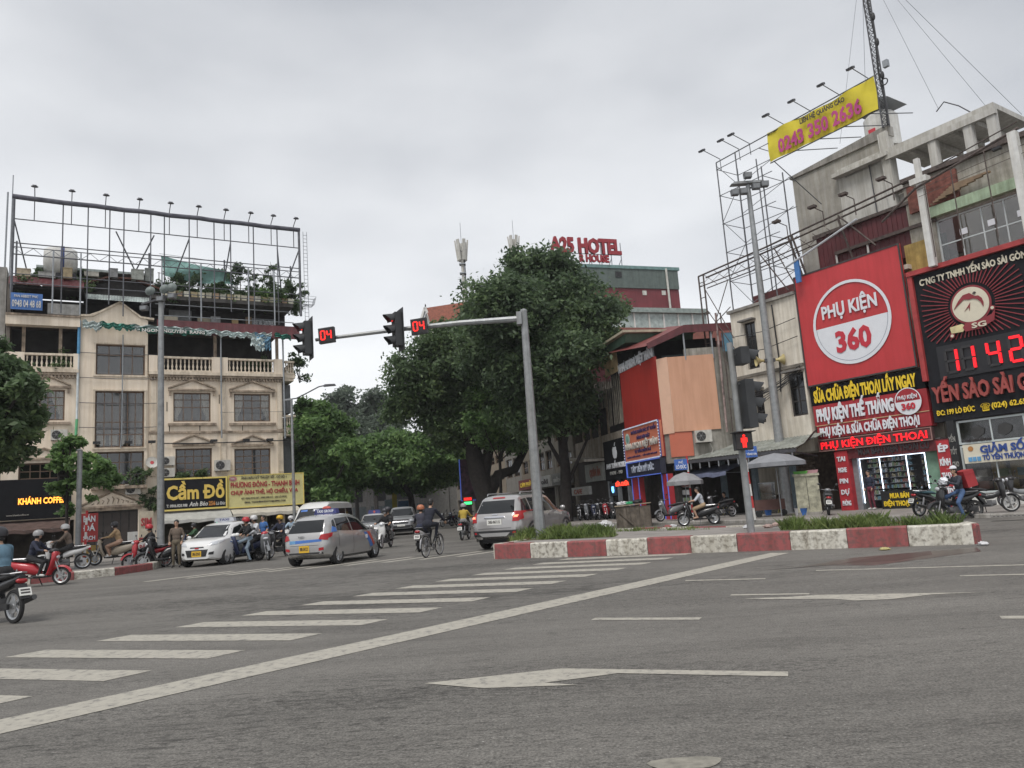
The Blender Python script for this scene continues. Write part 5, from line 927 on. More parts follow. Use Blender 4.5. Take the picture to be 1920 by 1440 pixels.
# antenna towers
for (px, py, pb, dist, lab) in ((872, 447, 575, 70, 'tall white panel-antenna tower left of the big tree'), (968, 440, 520, 78, 'smaller antenna cluster peeking over the treetop')):
    d = ray(px, pb); t = dist/d[1]; X, Y, Zb = d[0]*t, d[1]*t, d[2]*t+CH; d2 = ray(px, py); Zt = d2[2]*dist/d2[1]+CH
    a = thing('antenna_tower', lab, 'antenna', (float(X), float(Y), float(Zb)-8)); H_ = float(Zt-Zb)+8; tobj('mast', [(0, 0, 0), (0, 0, H_-.5)], .14, ACW, a)
    for k in range(6):
        an = k*1.047; rr = .55; MB().box(-.14, .14, -.07, .07, -1.5, .5).obj('antenna_panel', ACW, a, (rr*math.cos(an), rr*math.sin(an), H_-.7), (R_(6), 0, an+1.57)); tobj('bracket', [(0, 0, H_-1.4), (rr*math.cos(an), rr*math.sin(an), H_-1.0)], .05, STEEL, a, 5)
    tobj('whip', [(0, 0, H_-.5), (0, 0, H_+1.6)], .025, STEEL, a, 5)
    for k in range(4): MB().box(-.3, .3, -.3, .3, H_-2.6-k*.9, H_-2.5-k*.9).obj('collar', STEEL, a)
    tobj('cable_run', [(.2, -.1, 0), (.22, -.1, H_-2)], .06, BLACK, a, 5)
# rows of shophouses along the side street
def shophouse(fr, u0, u1, h, wallc, label, sgn=None, nf=3, gf=DARK):
    t = froot('shophouse', label, 'building', fr, 0, 0, 0, 'shophouses along the side street'); m = M('sh_%s_%d' % (label[:12], int(abs(u0)*10)), tuple(c_*.72 for c_ in wallc), .9, var=.12, streak=.3); fh = (h-3.4)/nf; ops = [(u0+.4, u1-.4, .12, 2.6)]  # wall colour lowered: shade of the street trees painted in
    for f in range(nf):
        z = 3.6+f*fh
        for k in range(2): a = u0+.5+(u1-u0-.6)/2*k; ops.append((a, a+(u1-u0)/2-.8, z+.5, z+fh-.5))
    wall(t, u0+.02, u1-.02, 0, h, ops, m); MB().box(u0+.02, u1-.02, 7.7, 8, 0, h).box(u0+.02, u0+.2, .25, 7.7, 0, h).box(u1-.2, u1-.02, .25, 7.7, 0, h).box(u0+.2, u1-.2, 2.5, 2.6, 0, h).box(u0+.2, u1-.2, .26, 7.7, h-.2, h-.05).obj('rear_wall', INT, t)
    for o in ops[1:]: window(t, *o, 2, 2, fm=WOODF, gm=GLD)
    if sgn: p = sign(t, u0+.2, u1-.2, 2.7, 3.6, sgn[0], y=-.4, d=.3); text(p, sgn[1], (u0+u1)/2, 2.95, .38, sgn[2], w=(u1-u0)*.7, y=-.43, align='CENTER', off=.03)
    MB().box(u0, u1, -.6, .0, h-.12, h+.05).obj('eave', CONC, t); return t
RW = Fr(*PB.w(-16.2, 0), PB.a*180/math.pi)
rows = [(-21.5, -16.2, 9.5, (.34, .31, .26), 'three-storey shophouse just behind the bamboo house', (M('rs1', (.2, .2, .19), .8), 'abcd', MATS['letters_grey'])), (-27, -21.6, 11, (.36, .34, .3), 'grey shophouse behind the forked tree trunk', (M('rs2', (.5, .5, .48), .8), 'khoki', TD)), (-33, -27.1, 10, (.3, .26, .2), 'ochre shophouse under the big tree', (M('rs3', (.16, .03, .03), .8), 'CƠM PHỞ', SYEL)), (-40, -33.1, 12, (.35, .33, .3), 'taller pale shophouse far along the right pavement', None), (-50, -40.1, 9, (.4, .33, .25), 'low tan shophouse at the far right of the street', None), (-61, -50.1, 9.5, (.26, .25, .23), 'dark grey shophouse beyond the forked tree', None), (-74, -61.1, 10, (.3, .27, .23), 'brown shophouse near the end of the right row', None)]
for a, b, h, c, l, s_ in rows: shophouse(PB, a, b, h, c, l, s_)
def lrow(k, a, b, h, c, l, s_):
    t = Fr(-14.6-.23*a, 53+.97*a, 103.3)
    return shophouse(t, -0.0, b-a, h, c, l, s_)
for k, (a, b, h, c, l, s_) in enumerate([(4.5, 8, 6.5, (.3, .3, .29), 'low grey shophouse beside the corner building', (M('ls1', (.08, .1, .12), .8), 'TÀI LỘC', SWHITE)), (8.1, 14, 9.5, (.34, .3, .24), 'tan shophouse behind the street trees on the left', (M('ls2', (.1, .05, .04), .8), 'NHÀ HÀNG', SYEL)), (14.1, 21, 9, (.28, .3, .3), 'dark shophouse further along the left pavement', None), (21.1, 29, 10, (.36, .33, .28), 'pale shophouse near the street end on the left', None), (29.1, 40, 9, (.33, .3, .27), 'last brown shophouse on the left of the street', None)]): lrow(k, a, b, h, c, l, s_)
fb = Fr(-30, 128, 8); t = froot('far_house', 'far house with a red hoarding closing the end of the street', 'building', fb); MB().box(0, 40, 0, 8, 0, 7).obj('wall', M('far_wall', (.3, .29, .28), .9, streak=.2), t)
(fu, fz), (fv, fw) = fb(712, 775), fb(728, 810); MB().box(fu-2, fv+7, .1, 8, 7.001, fz-4).obj('upper_wall', M('far_wall'), t); MB().box(fu, fv, -.5, 0, 7.002, max(fz, 8)).obj('red_hoarding', M('far_red', (.3, .06, .05), .8, var=.2), t); MB().box(fv+.2, fv+1.8, -.4, 0, 7.002, fz-2).obj('white_frame', WHITE, t)
for i in range(10): MB().box(2+i*3.8, 4+i*3.8, -.05, 0, 3.6, 5.6).obj('window', BLACK, t); MB().box(1.5+i*3.8, 4.5+i*3.8, -.05, 0, .3, 2.8).obj('shutter', M('far_shut', (.15, .17, .18), .8), t)
# ================================================================ trees and plants
def leaf_mat(name, c0, c1, c2, tr=.45):
    if name in MATS: return MATS[name]
    m = bpy.data.materials.new(name); m.use_nodes = True; n = m.node_tree.nodes; l = m.node_tree.links; n.clear()
    o = n.new('ShaderNodeOutputMaterial'); g = n.new('ShaderNodeNewGeometry'); r = n.new('ShaderNodeValToRGB'); e = r.color_ramp.elements
    e[0].color = (*c0, 1); e[1].color = (*c2, 1); x = e.new(.6); x.color = (*c1, 1)
    tcx = n.new('ShaderNodeTexCoord'); nz = n.new('ShaderNodeTexNoise'); nz.inputs['Scale'].default_value = .55; nz.inputs['Detail'].default_value = 2; l.new(tcx.outputs['Object'], nz.inputs[0])
    ma = n.new('ShaderNodeMath'); ma.operation = 'MULTIPLY_ADD'; ma.inputs[1].default_value = .55; l.new(g.outputs['Random Per Island'], ma.inputs[0])
    mb_ = n.new('ShaderNodeMath'); mb_.operation = 'MULTIPLY_ADD'; mb_.inputs[1].default_value = 1.3; mb_.inputs[2].default_value = -.42; l.new(nz.outputs[0], mb_.inputs[0]); l.new(mb_.outputs[0], ma.inputs[2]); l.new(ma.outputs[0], r.inputs[0])
    d = n.new('ShaderNodeBsdfPrincipled'); d.inputs['Roughness'].default_value = .5; d.inputs['Specular IOR Level'].default_value = .35; t = n.new('ShaderNodeBsdfTranslucent')
    ms = n.new('ShaderNodeMixShader'); ms.inputs[0].default_value = tr; l.new(r.outputs[0], d.inputs['Base Color']); l.new(r.outputs[0], t.inputs[0]); l.new(d.outputs[0], ms.inputs[1]); l.new(t.outputs[0], ms.inputs[2]); l.new(ms.outputs[0], o.inputs[0]); MATS[name] = m; return m
BARK = M('bark', (.032, .027, .024), .95, var=.3, scale=5, bump=.5)
def leaves(lobes, n, size, flat=.9, clump=.45, seed=1, shell=.55, asp=.5):
    """leaf blades gathered in clumps through each lobe; returns numpy verts (4 per leaf)"""
    rg = np.random.default_rng(seed); L = np.array([l[:3] for l in lobes]); Rr = np.array([l[3] for l in lobes]); w = Rr**2; w = w/w.sum()
    nc = max(20, n//55); k = rg.choice(len(L), nc, p=w); d = rg.normal(size=(nc, 3)); d /= np.linalg.norm(d, axis=1)[:, None]
    rad = Rr[k]*(shell+(1-shell)*rg.random(nc)**.6)*(1+.16*rg.normal(size=nc)); cc = L[k]+d*rad[:, None]*np.array([1, 1, flat])
    ci = rg.integers(0, nc, n); cs = clump*(.6+.8*rg.random(nc))*np.minimum(1.3, Rr[k]/2+.35)
    off_ = rg.normal(size=(n, 3))*cs[ci][:, None]*np.array([.62, .62, .36]); p = cc[ci]+off_
    nrm = rg.normal(size=(n, 3))*.75+d[ci]*.45+np.array([0, 0, .75]); nrm /= np.linalg.norm(nrm, axis=1)[:, None]
    a = rg.normal(size=(n, 3)); a -= nrm*(a*nrm).sum(1)[:, None]; a /= np.linalg.norm(a, axis=1)[:, None]; b = np.cross(nrm, a)
    s = size*(.6+.8*rg.random(n))[:, None]; droop = np.array([0, 0, -.25])
    v = np.stack([p-a*s, p+b*s*asp-a*s*.1, p+a*s+droop*s, p-b*s*asp-a*s*.1], 1); return v.reshape(-1, 3)
def leaf_obj(v, mat, parent, name='crown', org=(0, 0, 0)):
    v = v-np.array(org); n = len(v)//4; me = bpy.data.meshes.new(name); me.vertices.add(n*4); me.vertices.foreach_set('co', v.astype(np.float32).ravel())
    me.loops.add(n*4); me.loops.foreach_set('vertex_index', np.arange(n*4, dtype=np.int32)); me.polygons.add(n); me.polygons.foreach_set('loop_start', np.arange(0, n*4, 4, dtype=np.int32)); me.update(); me.validate(); me.materials.append(mat); return link(name, me, parent)
def at(px, py, Y): d = ray(px, py); t = Y/d[1]; return (float(d[0]*t), Y, float(d[2]*t+CH))
def tree(name, label, base_px, Y, lobes_px, n, mat, size=.2, trunk_r=.3, limbs=None, z0=.1, flat=.9, clump=.5, seed=1, shell=.5, dj=1.6, group='street trees', fork=.4):
    rg = np.random.default_rng(seed); x, _, _ = at(base_px, 950, Y); org = (x, Y, z0); t = thing(name, label, 'tree', org, 0, group); lb = []
    for px, py, rp in lobes_px:
        dy = rg.normal()*dj; c = at(px, py, Y+dy); lb.append((*c, rp/FOC*Y))
    cr = leaf_obj(leaves(lb, n, size, flat, clump, seed, shell), mat, t, 'crown', org)
    top = max(l[2] for l in lb); zf = min(l[2]-l[3] for l in lb); zf = max(zf, 1.5)*.9
    if limbs is None:
        tr = [(0, 0, 0), (.1*rg.normal(), .1, zf*.5), (.2*rg.normal(), 0, zf)]; tt = MB().tube([(0, 0, -.1)]+tr, [trunk_r*1.5, trunk_r*1.15, trunk_r, trunk_r*.85], 10).obj('trunk', BARK, t, smooth=60)
        for l in lb:
            e = (l[0]-x, l[1]-Y, l[2]-z0); s = tr[-1]; m_ = ((s[0]+e[0])/2+.3*rg.normal(), (s[1]+e[1])/2, s[2]+(e[2]-s[2])*.62)
            MB().tube([s, m_, e], [trunk_r*.45, trunk_r*.28, .04], 7).obj('limb', BARK, t, smooth=60)
    else:
        for i, (pts, rs) in enumerate(limbs):
            P3 = [(at(a, b, Y+(c if len(q_) > 2 else 0))[0]-x, (c if len(q_) > 2 else 0), at(a, b, Y+(c if len(q_) > 2 else 0))[2]-z0) for q_ in pts for (a, b, c) in [(*q_, 0)[:3]]]
            if i == 0: P3[0] = (P3[0][0], P3[0][1], -.1)
            MB().tube(P3, rs, 10).obj('trunk' if i == 0 else 'limb', BARK, t, smooth=60)
        for l in lb[::2]:
            e = (l[0]-x, l[1]-Y, l[2]-z0); s = P3[-1]; s = (s[0]*.5, 0, max(s[2]*.9, zf)); m_ = ((s[0]+e[0])/2, (s[1]+e[1])/2, s[2]+(e[2]-s[2])*.6); MB().tube([s, m_, e], [.16, .1, .03], 6).obj('limb', BARK, t, smooth=60)
    return t
LD1 = leaf_mat('leaf_dark', (0.053, 0.082, 0.049), (0.106, 0.161, 0.080), (0.182, 0.256, 0.109)); LB1 = leaf_mat('leaf_bright', (0.071, 0.125, 0.052), (0.146, 0.248, 0.085), (0.256, 0.380, 0.125))
LM1 = leaf_mat('leaf_mid', (0.061, 0.097, 0.049), (0.118, 0.179, 0.082), (0.205, 0.278, 0.109)); LF1 = leaf_mat('leaf_far_hazed', (0.088, 0.114, 0.091), (0.125, 0.161, 0.118), (0.168, 0.212, 0.146))  # far leaves paler and greyer: haze painted into their colour
tree('street_tree', 'tallest dense evergreen street tree behind the signal pole', 1062, 50, [(1000, 530, 62), (945, 570, 62), (1055, 560, 70), (1000, 600, 85), (1105, 600, 58), (915, 635, 52), (1058, 680, 64), (1010, 700, 80), (960, 690, 60), (1112, 640, 38), (1150, 578, 24), (985, 490, 34), (1035, 495, 38), (1045, 755, 58), (1068, 738, 46), (1000, 780, 48), (1082, 785, 30), (905, 580, 30), (885, 620, 34), (905, 665, 45), (930, 610, 45)], 100000, LD1, .155, .42,
     [([(1062, 965), (1060, 880), (1052, 800), (1040, 720)], [.42, .34, .3, .22]), ([(1068, 900), (1085, 860), (1105, 815)], [.14, .11, .07]), ([(1052, 870), (1030, 830), (1032, 770)], [.16, .12, .09]), ([(1058, 830), (1075, 760), (1080, 690)], [.2, .15, .1])], .12, seed=3)
tree('street_tree', 'broad forked street tree leaning left over the street', 915, 57, [(805, 695, 62), (850, 660, 62), (775, 752, 42), (865, 735, 68), (905, 690, 60), (830, 790, 46), (905, 775, 56), (760, 715, 30), (868, 630, 40), (815, 740, 52), (850, 820, 34), (945, 790, 45), (740, 770, 24)], 72000, LM1, .155, .8,
     [([(915, 965), (912, 930), (898, 890), (885, 840), (880, 780)], [.95, .8, .75, .62, .35]), ([(915, 930), (935, 890), (965, 880), (985, 840), (985, 800)], [.5, .42, .34, .28, .2]), ([(905, 905), (915, 850), (925, 800), (915, 750)], [.5, .4, .32, .2]), ([(885, 850), (860, 800), (840, 750)], [.3, .22, .1])], .12, seed=5)
tree('street_tree', 'bright layered branch tree in front of the forked trunk', 940, 54, [(920, 755, 34), (965, 745, 36), (905, 790, 30), (950, 800, 38), (990, 770, 30), (925, 825, 26), (965, 830, 24), (890, 740, 18)], 12000, LB1, .17, .12, None, .12, flat=.55, seed=6, dj=.8)
tree('street_tree', 'umbrella-shaped bright green tree over the far cars', 775, 70, [(690, 842, 34), (730, 828, 36), (775, 832, 36), (700, 875, 40), (750, 868, 44), (800, 870, 44), (835, 850, 34), (680, 900, 26), (790, 905, 36), (840, 895, 30), (735, 905, 30), (665, 865, 24), (855, 875, 26)], 30000, LB1, .2, .28, [([(778, 965), (770, 930), (750, 900), (728, 865)], [.32, .26, .22, .14]), ([(752, 902), (775, 870), (790, 850)], [.15, .1, .06])], .12, flat=.6, seed=8)
tree('street_tree', 'leafy green tree right beside the corner building', 603, 55, [(590, 765, 26), (612, 790, 34), (583, 805, 28), (632, 810, 30), (585, 850, 34), (628, 850, 40), (605, 890, 42), (648, 885, 34), (575, 895, 28), (625, 925, 30), (655, 850, 22), (570, 770, 18)], 30000, LB1, .19, .3, None, .2, flat=.75, seed=9)
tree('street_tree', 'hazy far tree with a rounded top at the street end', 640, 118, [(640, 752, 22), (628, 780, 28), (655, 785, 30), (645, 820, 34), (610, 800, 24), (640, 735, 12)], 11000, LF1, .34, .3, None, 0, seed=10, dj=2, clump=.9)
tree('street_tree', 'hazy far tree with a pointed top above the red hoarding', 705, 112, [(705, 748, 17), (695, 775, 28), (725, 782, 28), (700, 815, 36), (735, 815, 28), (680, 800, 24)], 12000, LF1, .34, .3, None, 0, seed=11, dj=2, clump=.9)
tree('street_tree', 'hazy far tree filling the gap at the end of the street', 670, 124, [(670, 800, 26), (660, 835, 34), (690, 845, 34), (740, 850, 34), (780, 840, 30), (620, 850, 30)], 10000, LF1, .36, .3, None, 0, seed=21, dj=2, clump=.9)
tree('street_tree', 'dark leafy tree cut off by the left edge of the picture', -45, 27, [(5, 690, 40), (28, 735, 40), (0, 780, 52), (45, 775, 30), (18, 825, 38), (-45, 715, 60), (-55, 810, 70), (45, 725, 22), (55, 800, 18), (0, 860, 24), (-30, 650, 30)], 26000, LM1, .13, .22, None, .2, seed=12, dj=.7, clump=.4)
tree('young_tree', 'slender young tree with drooping bright leaves before the coffee sign', 120, 31.5, [(120, 842, 22), (150, 862, 22), (105, 872, 18), (185, 888, 22), (150, 900, 22), (205, 900, 16), (112, 915, 16), (140, 830, 16), (215, 885, 10), (170, 930, 12), (125, 955, 10)], 5200, LB1, .12, .06, [([(128, 1060), (125, 960), (128, 880), (132, 840)], [.07, .06, .05, .03]), ([(127, 920), (160, 890), (195, 890)], [.04, .03, .015]), ([(128, 900), (110, 870)], [.03, .015])], .2, seed=14, dj=.35, clump=.3)
# roof plants and planters on the corner building
PL = [M('planter%d' % i, c, .8, var=.2) for i, c in enumerate(((.58, .54, .40), (.5, .47, .36), (.40, .28, .18), (.62, .6, .5), (.46, .38, .22)))]
def plant(label, fr, u, v, z, h, r, n, mat=LM1, seed=0, size=.11, spiky=False):
    t = froot('potted_plant', label, 'plant', fr, u, v, z, 'plants on the terraces'); rg = np.random.default_rng(seed); lb = [(rg.normal()*r*.55, rg.normal()*r*.35, h*(.12+.85*(i/7)**1.1), r*(.45+.45*rg.random())*(1.15-.5*i/7)) for i in range(8)]
    leaf_obj(leaves(lb, int(n*2.2), size, .85, .42, seed, .1), mat, t, 'foliage'); mb = MB()
    for l in lb: mb.tube([(0, 0, .0), (l[0]*.4, l[1]*.4, l[2]*.6), l[:3]], [.03, .02, .01], 5)
    mb.obj('stem', BARK, t); return t
k = 0
for i in range(19):
    u = 9.75+i*.45; w_ = .36+.08*random.random(); t = froot('planter_box', 'planter %s in the row along the roof edge, %s from the left' % (('cream', 'tan', 'brown', 'pale', 'ochre')[i % 5], ('first', 'second', 'third', 'fourth', 'fifth', 'sixth', 'seventh', 'eighth', 'ninth', 'tenth', 'eleventh', 'twelfth', 'thirteenth', 'fourteenth', 'fifteenth', 'sixteenth', 'seventeenth', 'eighteenth', 'nineteenth')[i]), 'planter', LB, u, -.1, 16.351, 'planters on the roof edge')
    MB().prism([(-w_/2*.88, 0), (w_/2*.88, 0), (w_/2, .34+.06*random.random()), (-w_/2, .36)], -.16, .16).obj('box', PL[i % 5], t); MB().box(-w_/2*.85, w_/2*.85, -.13, .13, .3, .325).obj('soil', M('soil', (.04, .03, .025), .95), t)
for lab, u, v, z, h, r, n, m_ in (('dense dark shrub under the green tarpaulin', 10.6, .6, 16.4, 1.6, .9, 900, LD1), ('dark shrub next to the tarpaulin end', 12.0, .6, 16.4, 1.7, .9, 900, LD1), ('bushy dark plant at the middle of the roof', 13.2, .6, 16.4, 1.4, .7, 700, LD1), ('tall leafy sapling rising through the scaffold', 14.3, .4, 16.4, 2.7, .5, 380, LD1), ('spindly sapling right of the tall one', 15.3, .4, 16.4, 2.3, .5, 300, LM1), ('tall papaya-like plant near the right scaffold post', 16.7, .4, 16.4, 3.2, .55, 340, LM1), ('bushy plant at the right roof corner', 18.1, .2, 16.4, 1.7, .8, 520, LM1), ('low bright plants between the planters', 15.9, .2, 16.5, .8, .6, 420, LB1), ('low green plant by the sixteenth planter', 17.2, .1, 16.5, .7, .5, 380, LB1), ('grey-green shrub behind the blue board', 2.6, .9, 16.5, 1.3, .8, 520, LM1), ('shrub in front of the shed wall', 5.2, .9, 16.5, 1.4, .9, 600, LM1), ('bare-stemmed plant beside the shed', 7.0, 1.6, 16.5, 1.1, .6, 260, LD1), ('trailing plant hanging off the upper side balcony', 18.3, .5, 12.2, .7, .7, 160, LD1), ('trailing vine below the loggia corner', 18.5, .6, 10.9, 1.8, .6, 170, LD1), ('plants crowding the gate balcony', 6.5, -.5, 4.2, .8, .6, 420, LM1), ('pink-flecked plant at the gate balcony end', 8.3, -.5, 4.2, 1.0, .45, 300, LM1), ('plant in the shaded right loggia', 16.0, .9, 11.4, 1.5, .8, 420, LD1), ('small plant on the loggia rail at left', 3.6, .3, 11.5, 1.2, .6, 260, LM1), ('fern on the first-floor window ledge', 10.7, -.2, 4.5, .35, .25, 150, LM1), ('second fern on the same window ledge', 12.0, -.2, 4.5, .4, .25, 150, LM1), ('dark climber beside the black pawn sign', 8.95, -.3, 2.4, 1.6, .4, 420, LM1)):
    k += 1; plant(lab, LB, u, v, z, h, r, n, m_, 30+k)
for i in range(11): plant('creeper %s on the roof trellis' % ('first from the left', 'second from the left', 'third from the left', 'fourth from the left', 'fifth from the left', 'in the middle', 'sixth from the right end' if 0 else 'just right of the middle', 'fourth from the right', 'third from the right', 'second from the right', 'at the right end')[i], LB, 9.8+i*.82, 1.5, 16.4, 1.7+.6*math.sin(i*1.7), .75, 520, (LD1, LM1)[i % 2], 80+i)
# grass on the traffic island, weeds at its back
def grass(name, label, poly, n, h, mat, seed, z=IZ-.03):
    clumpy = lambda x, y: max(0, min(1, .45+.55*np.sin(x*3.1+1)*np.sin(y*2.7+x)+.35*np.sin(x*7.3+y*5.1)*np.sin(y*8.7-x*3)))
    rg = np.random.default_rng(seed); P = np.array(poly); mn, mxx = P.min(0), P.max(0); pts = []
    def inside(x, y):
        c = False; j = len(P)-1
        for i in range(len(P)):
            if (P[i][1] > y) != (P[j][1] > y) and x < (P[j][0]-P[i][0])*(y-P[i][1])/(P[j][1]-P[i][1])+P[i][0]: c = not c
            j = i
        return c
    while len(pts) < n:
        x, y = mn+(mxx-mn)*rg.random(2)
        if inside(x, y) and rg.random() < .03+.97*clumpy(x, y)**1.6: pts.append((x, y))
    pts = np.array(pts); a = rg.random(n)*6.28; hh = h*(.3+.9*rg.random(n)**1.6)*np.array([.35+.8*clumpy(*p_) for p_ in pts]); ln = rg.normal(size=(n, 2))*.35*hh[:, None]; w_ = .011
    b0 = np.stack([pts[:, 0]-np.cos(a)*w_, pts[:, 1]-np.sin(a)*w_, np.full(n, z)], 1); b1 = np.stack([pts[:, 0]+np.cos(a)*w_, pts[:, 1]+np.sin(a)*w_, np.full(n, z)], 1)
    m0 = np.stack([pts[:, 0]+ln[:, 0]*.4+np.cos(a)*w_*.7, pts[:, 1]+ln[:, 1]*.4+np.sin(a)*w_*.7, z+hh*.6], 1); t0 = np.stack([pts[:, 0]+ln[:, 0], pts[:, 1]+ln[:, 1], z+hh], 1)
    o = leaf_obj(np.stack([b0, b1, m0, t0], 1).reshape(-1, 3), mat, None, name); return tag(o, label, 'grass', kind='stuff')
GM = leaf_mat('grass_blade', (.07, .10, .035), (.14, .20, .055), (.26, .29, .11), .3)
def bed(label, pts, z=IZ-.026): return tag(MB().add([(x, y, z) for x, y in pts], [tuple(range(len(pts)))]).obj('soil_bed', M('soil_bed', (.10, .095, .05), .95, var=.35, scale=5, dcol=(.055, .04, .025)), None), kind='structure')
g1 = [G(px, py, IZ) for px, py in ((950, 1015), (1000, 1011), (1080, 1008), (1150, 1005), (1160, 1001), (1100, 998), (1040, 1001), (970, 1009))]; g2 = [G(px, py, IZ) for px, py in ((1462, 993), (1600, 988), (1720, 985), (1800, 981), (1806, 978), (1700, 980), (1560, 982), (1470, 986))]
bed('x', g1); bed('x', g2)
grass('grass', 'green grass patch round the signal pole on the island', g1, 5200, .30, GM, 1); grass('grass', 'long grass strip at the right end of the island', g2, 4600, .26, GM, 2)
grass('grass', 'sparse weeds at the back edge of the island', [G(px, py, IZ) for px, py in ((1120, 996), (1330, 991), (1330, 988), (1120, 992))], 700, .12, GM, 3)
# ================================================================ poles, signals and street furniture
GALV = M('galvanised', (.32, .335, .345), .5, metal=.35, var=.16, scale=5, streak=.15); SIGB = M('signal_black', (.035, .037, .04), .55, var=.2); LENS = M('lens_dark', (.03, .025, .025), .3); SRL = M('signal_red', (.9, .02, .015), .4, emit=.85)
def sighead(parent, loc, yaw, lit=None, n=3, sz=.36, back=True, name='signal_head'):
    """n lamps with hoods; faces local -y before yaw"""
    h = MB().box(-sz/2, sz/2, 0, .22, -n*sz/2, n*sz/2).obj(name, SIGB, parent, loc, (0, 0, yaw))
    if back: MB().box(-sz*.75, sz*.75, .23, .25, -n*sz/2-.14, n*sz/2+.14).obj('backplate', SIGB, h)
    for k in range(n):
        z = (n-1)*sz/2-k*sz; T = Matrix.Translation((0, 0, z)) @ Matrix.Rotation(R_(90), 4, 'X'); MB().lathe([(sz*.42, 0), (sz*.42, .02), (.02, .035)], 18, 0, T).obj('lens', LENS, h)
        vs = []; m_ = 14
        for i in range(m_+1):
            a = R_(-25)+R_(230)*i/m_; L = .34*(.45+.55*max(0, math.sin(a))) if 1 else .3; vs += [(math.cos(a)*sz*.45, 0, z+math.sin(a)*sz*.45), (math.cos(a)*sz*.45, -L, z+math.sin(a)*sz*.45-.05)]
        b = MB().add(vs, [(2*i, 2*i+2, 2*i+3, 2*i+1) for i in range(m_)]); b.add([(x*.96, y, zz-.004) for x, y, zz in vs], [(2*i, 2*i+1, 2*i+3, 2*i+2) for i in range(m_)]); b.obj('hood', SIGB, h, smooth=60)
        if lit and k == 0:
            q_ = {'up': [((0, -.1), (0, .1)), ((-.08, .02), (0, .1)), ((.08, .02), (0, .1))], 'left': [((-.1, 0), (.1, 0)), ((-.1, 0), (-.02, .08)), ((-.1, 0), (-.02, -.08))]}[lit]
            for s, e in q_: MB().bar((s[0], -.045, z+s[1]), (e[0], -.045, z+e[1]), .03).obj('lit_arrow', SRL, h)
    return h
x, y = G(1013, 1009, IZ-.03); SP = thing('traffic_signal', 'grey mast-arm traffic signal on the island with two red 04 countdowns', 'traffic signal', (x, y, IZ-.03)); hp = 7.0
MB().tube([(0, 0, 0), (0, 0, 2), (0, 0, hp)], [.165, .15, .105], 8).obj('pole', GALV, SP, smooth=30); MB().box(-.26, .26, -.26, .26, 0, .03).obj('base_plate', GALV, SP); MB().lathe([(.11, hp), (.1, hp+.06), (.02, hp+.09)], 10).obj('cap', GALV, SP)
zA = hp-.22; ex_ = -6.75; ey = .75; ez = zA-.05; MB().tube([(-.08, .02, zA), (ex_*.3, ey*.3, zA+.05), (ex_*.6, ey*.6, zA+.03), (ex_, ey, ez)], [.1, .085, .07, .055], 8).obj('arm', GALV, SP, smooth=40)
MB().box(-.24, -.08, -.14, .14, zA-.2, zA+.2).obj('flange', GALV, SP)
def onarm(px):
    lo, hi = 0., 1.1
    for _ in range(30):
        m_ = (lo+hi)/2; q_ = np.array((x+ex_*m_, y+ey*m_, IZ+zA-CH)); sx = 960+FOC*(q_@_R)/(q_@_F)
        if sx > px: lo = m_
        else: hi = m_
    return lo
for px, lit in ((573, 'left'), (741, 'up')):
    t_ = onarm(px); sighead(SP, (ex_*t_-.02, ey*t_-.18, zA-.0), R_(-62), lit)
    MB().box(ex_*t_-.03, ex_*t_+.2, ey*t_-.1, ey*t_+.06, zA-.1, zA+.1).obj('clamp', SIGB, SP)
for px in (615, 787):
    t_ = onarm(px); c_ = MB().box(-.26, .26, 0, .14, -.25, .25).obj('countdown', M('timer_black', (.03, .03, .032), .5), SP, (ex_*t_, ey*t_-.24, zA+.02), (0, R_(-3), R_(-8)))
    MB().box(-.23, .23, -.012, -.001, -.22, .22).obj('face', M('timer_face', (.015, .012, .012), .4), c_); seg7(c_, '0', -.17, -.14, .13, .28, -.02, .04, SRL); seg7(c_, '4', .04, -.14, .13, .28, -.02, .04, SRL)
# pedestrian signal pole
x, y = G(1409, 1001, IZ-.03); PP = thing('pedestrian_signal', 'slim grey signal pole with a red standing man and dark hooded lamps', 'traffic signal', (x, y, IZ-.03)); hp = 4.5
MB().tube([(0, 0, 0), (0, 0, hp)], [.085, .07], 10).obj('pole', GALV, PP, smooth=40); MB().box(-.2, .2, -.2, .2, 0, .025).obj('base_plate', GALV, PP)
sighead(PP, (.36, -.05, hp-1.5), R_(100), None, 3, .38, False); sighead(PP, (.34, -.05, hp-.35), R_(100), None, 1, .4, False)
for z in (hp-.3, hp-1.0, hp-2.0): MB().bar((0, 0, z), (.4, -.05, z), .04).obj('bracket', SIGB, PP)
b = MB().box(-.2, .2, 0, .2, -.2, .2).obj('walk_signal', SIGB, PP, (-.02, -.32, 2.12)); MB().box(-.18, .18, -.02, -.001, -.18, .18).obj('face', LENS, b)
mb = MB(); mb.ell((0, -.03, .12), (.035, .012, .035), 10, 6).box(-.045, .045, -.035, -.025, -.04, .08).box(-.045, -.008, -.035, -.025, -.15, -.04).box(.008, .045, -.035, -.025, -.15, -.04).box(-.075, -.05, -.035, -.025, -.03, .075).box(.05, .075, -.035, -.025, -.03, .075); mb.obj('red_man', SRL, b)
MB().box(-.24, .24, -.2, .22, .2, .22).obj('hood', SIGB, b)
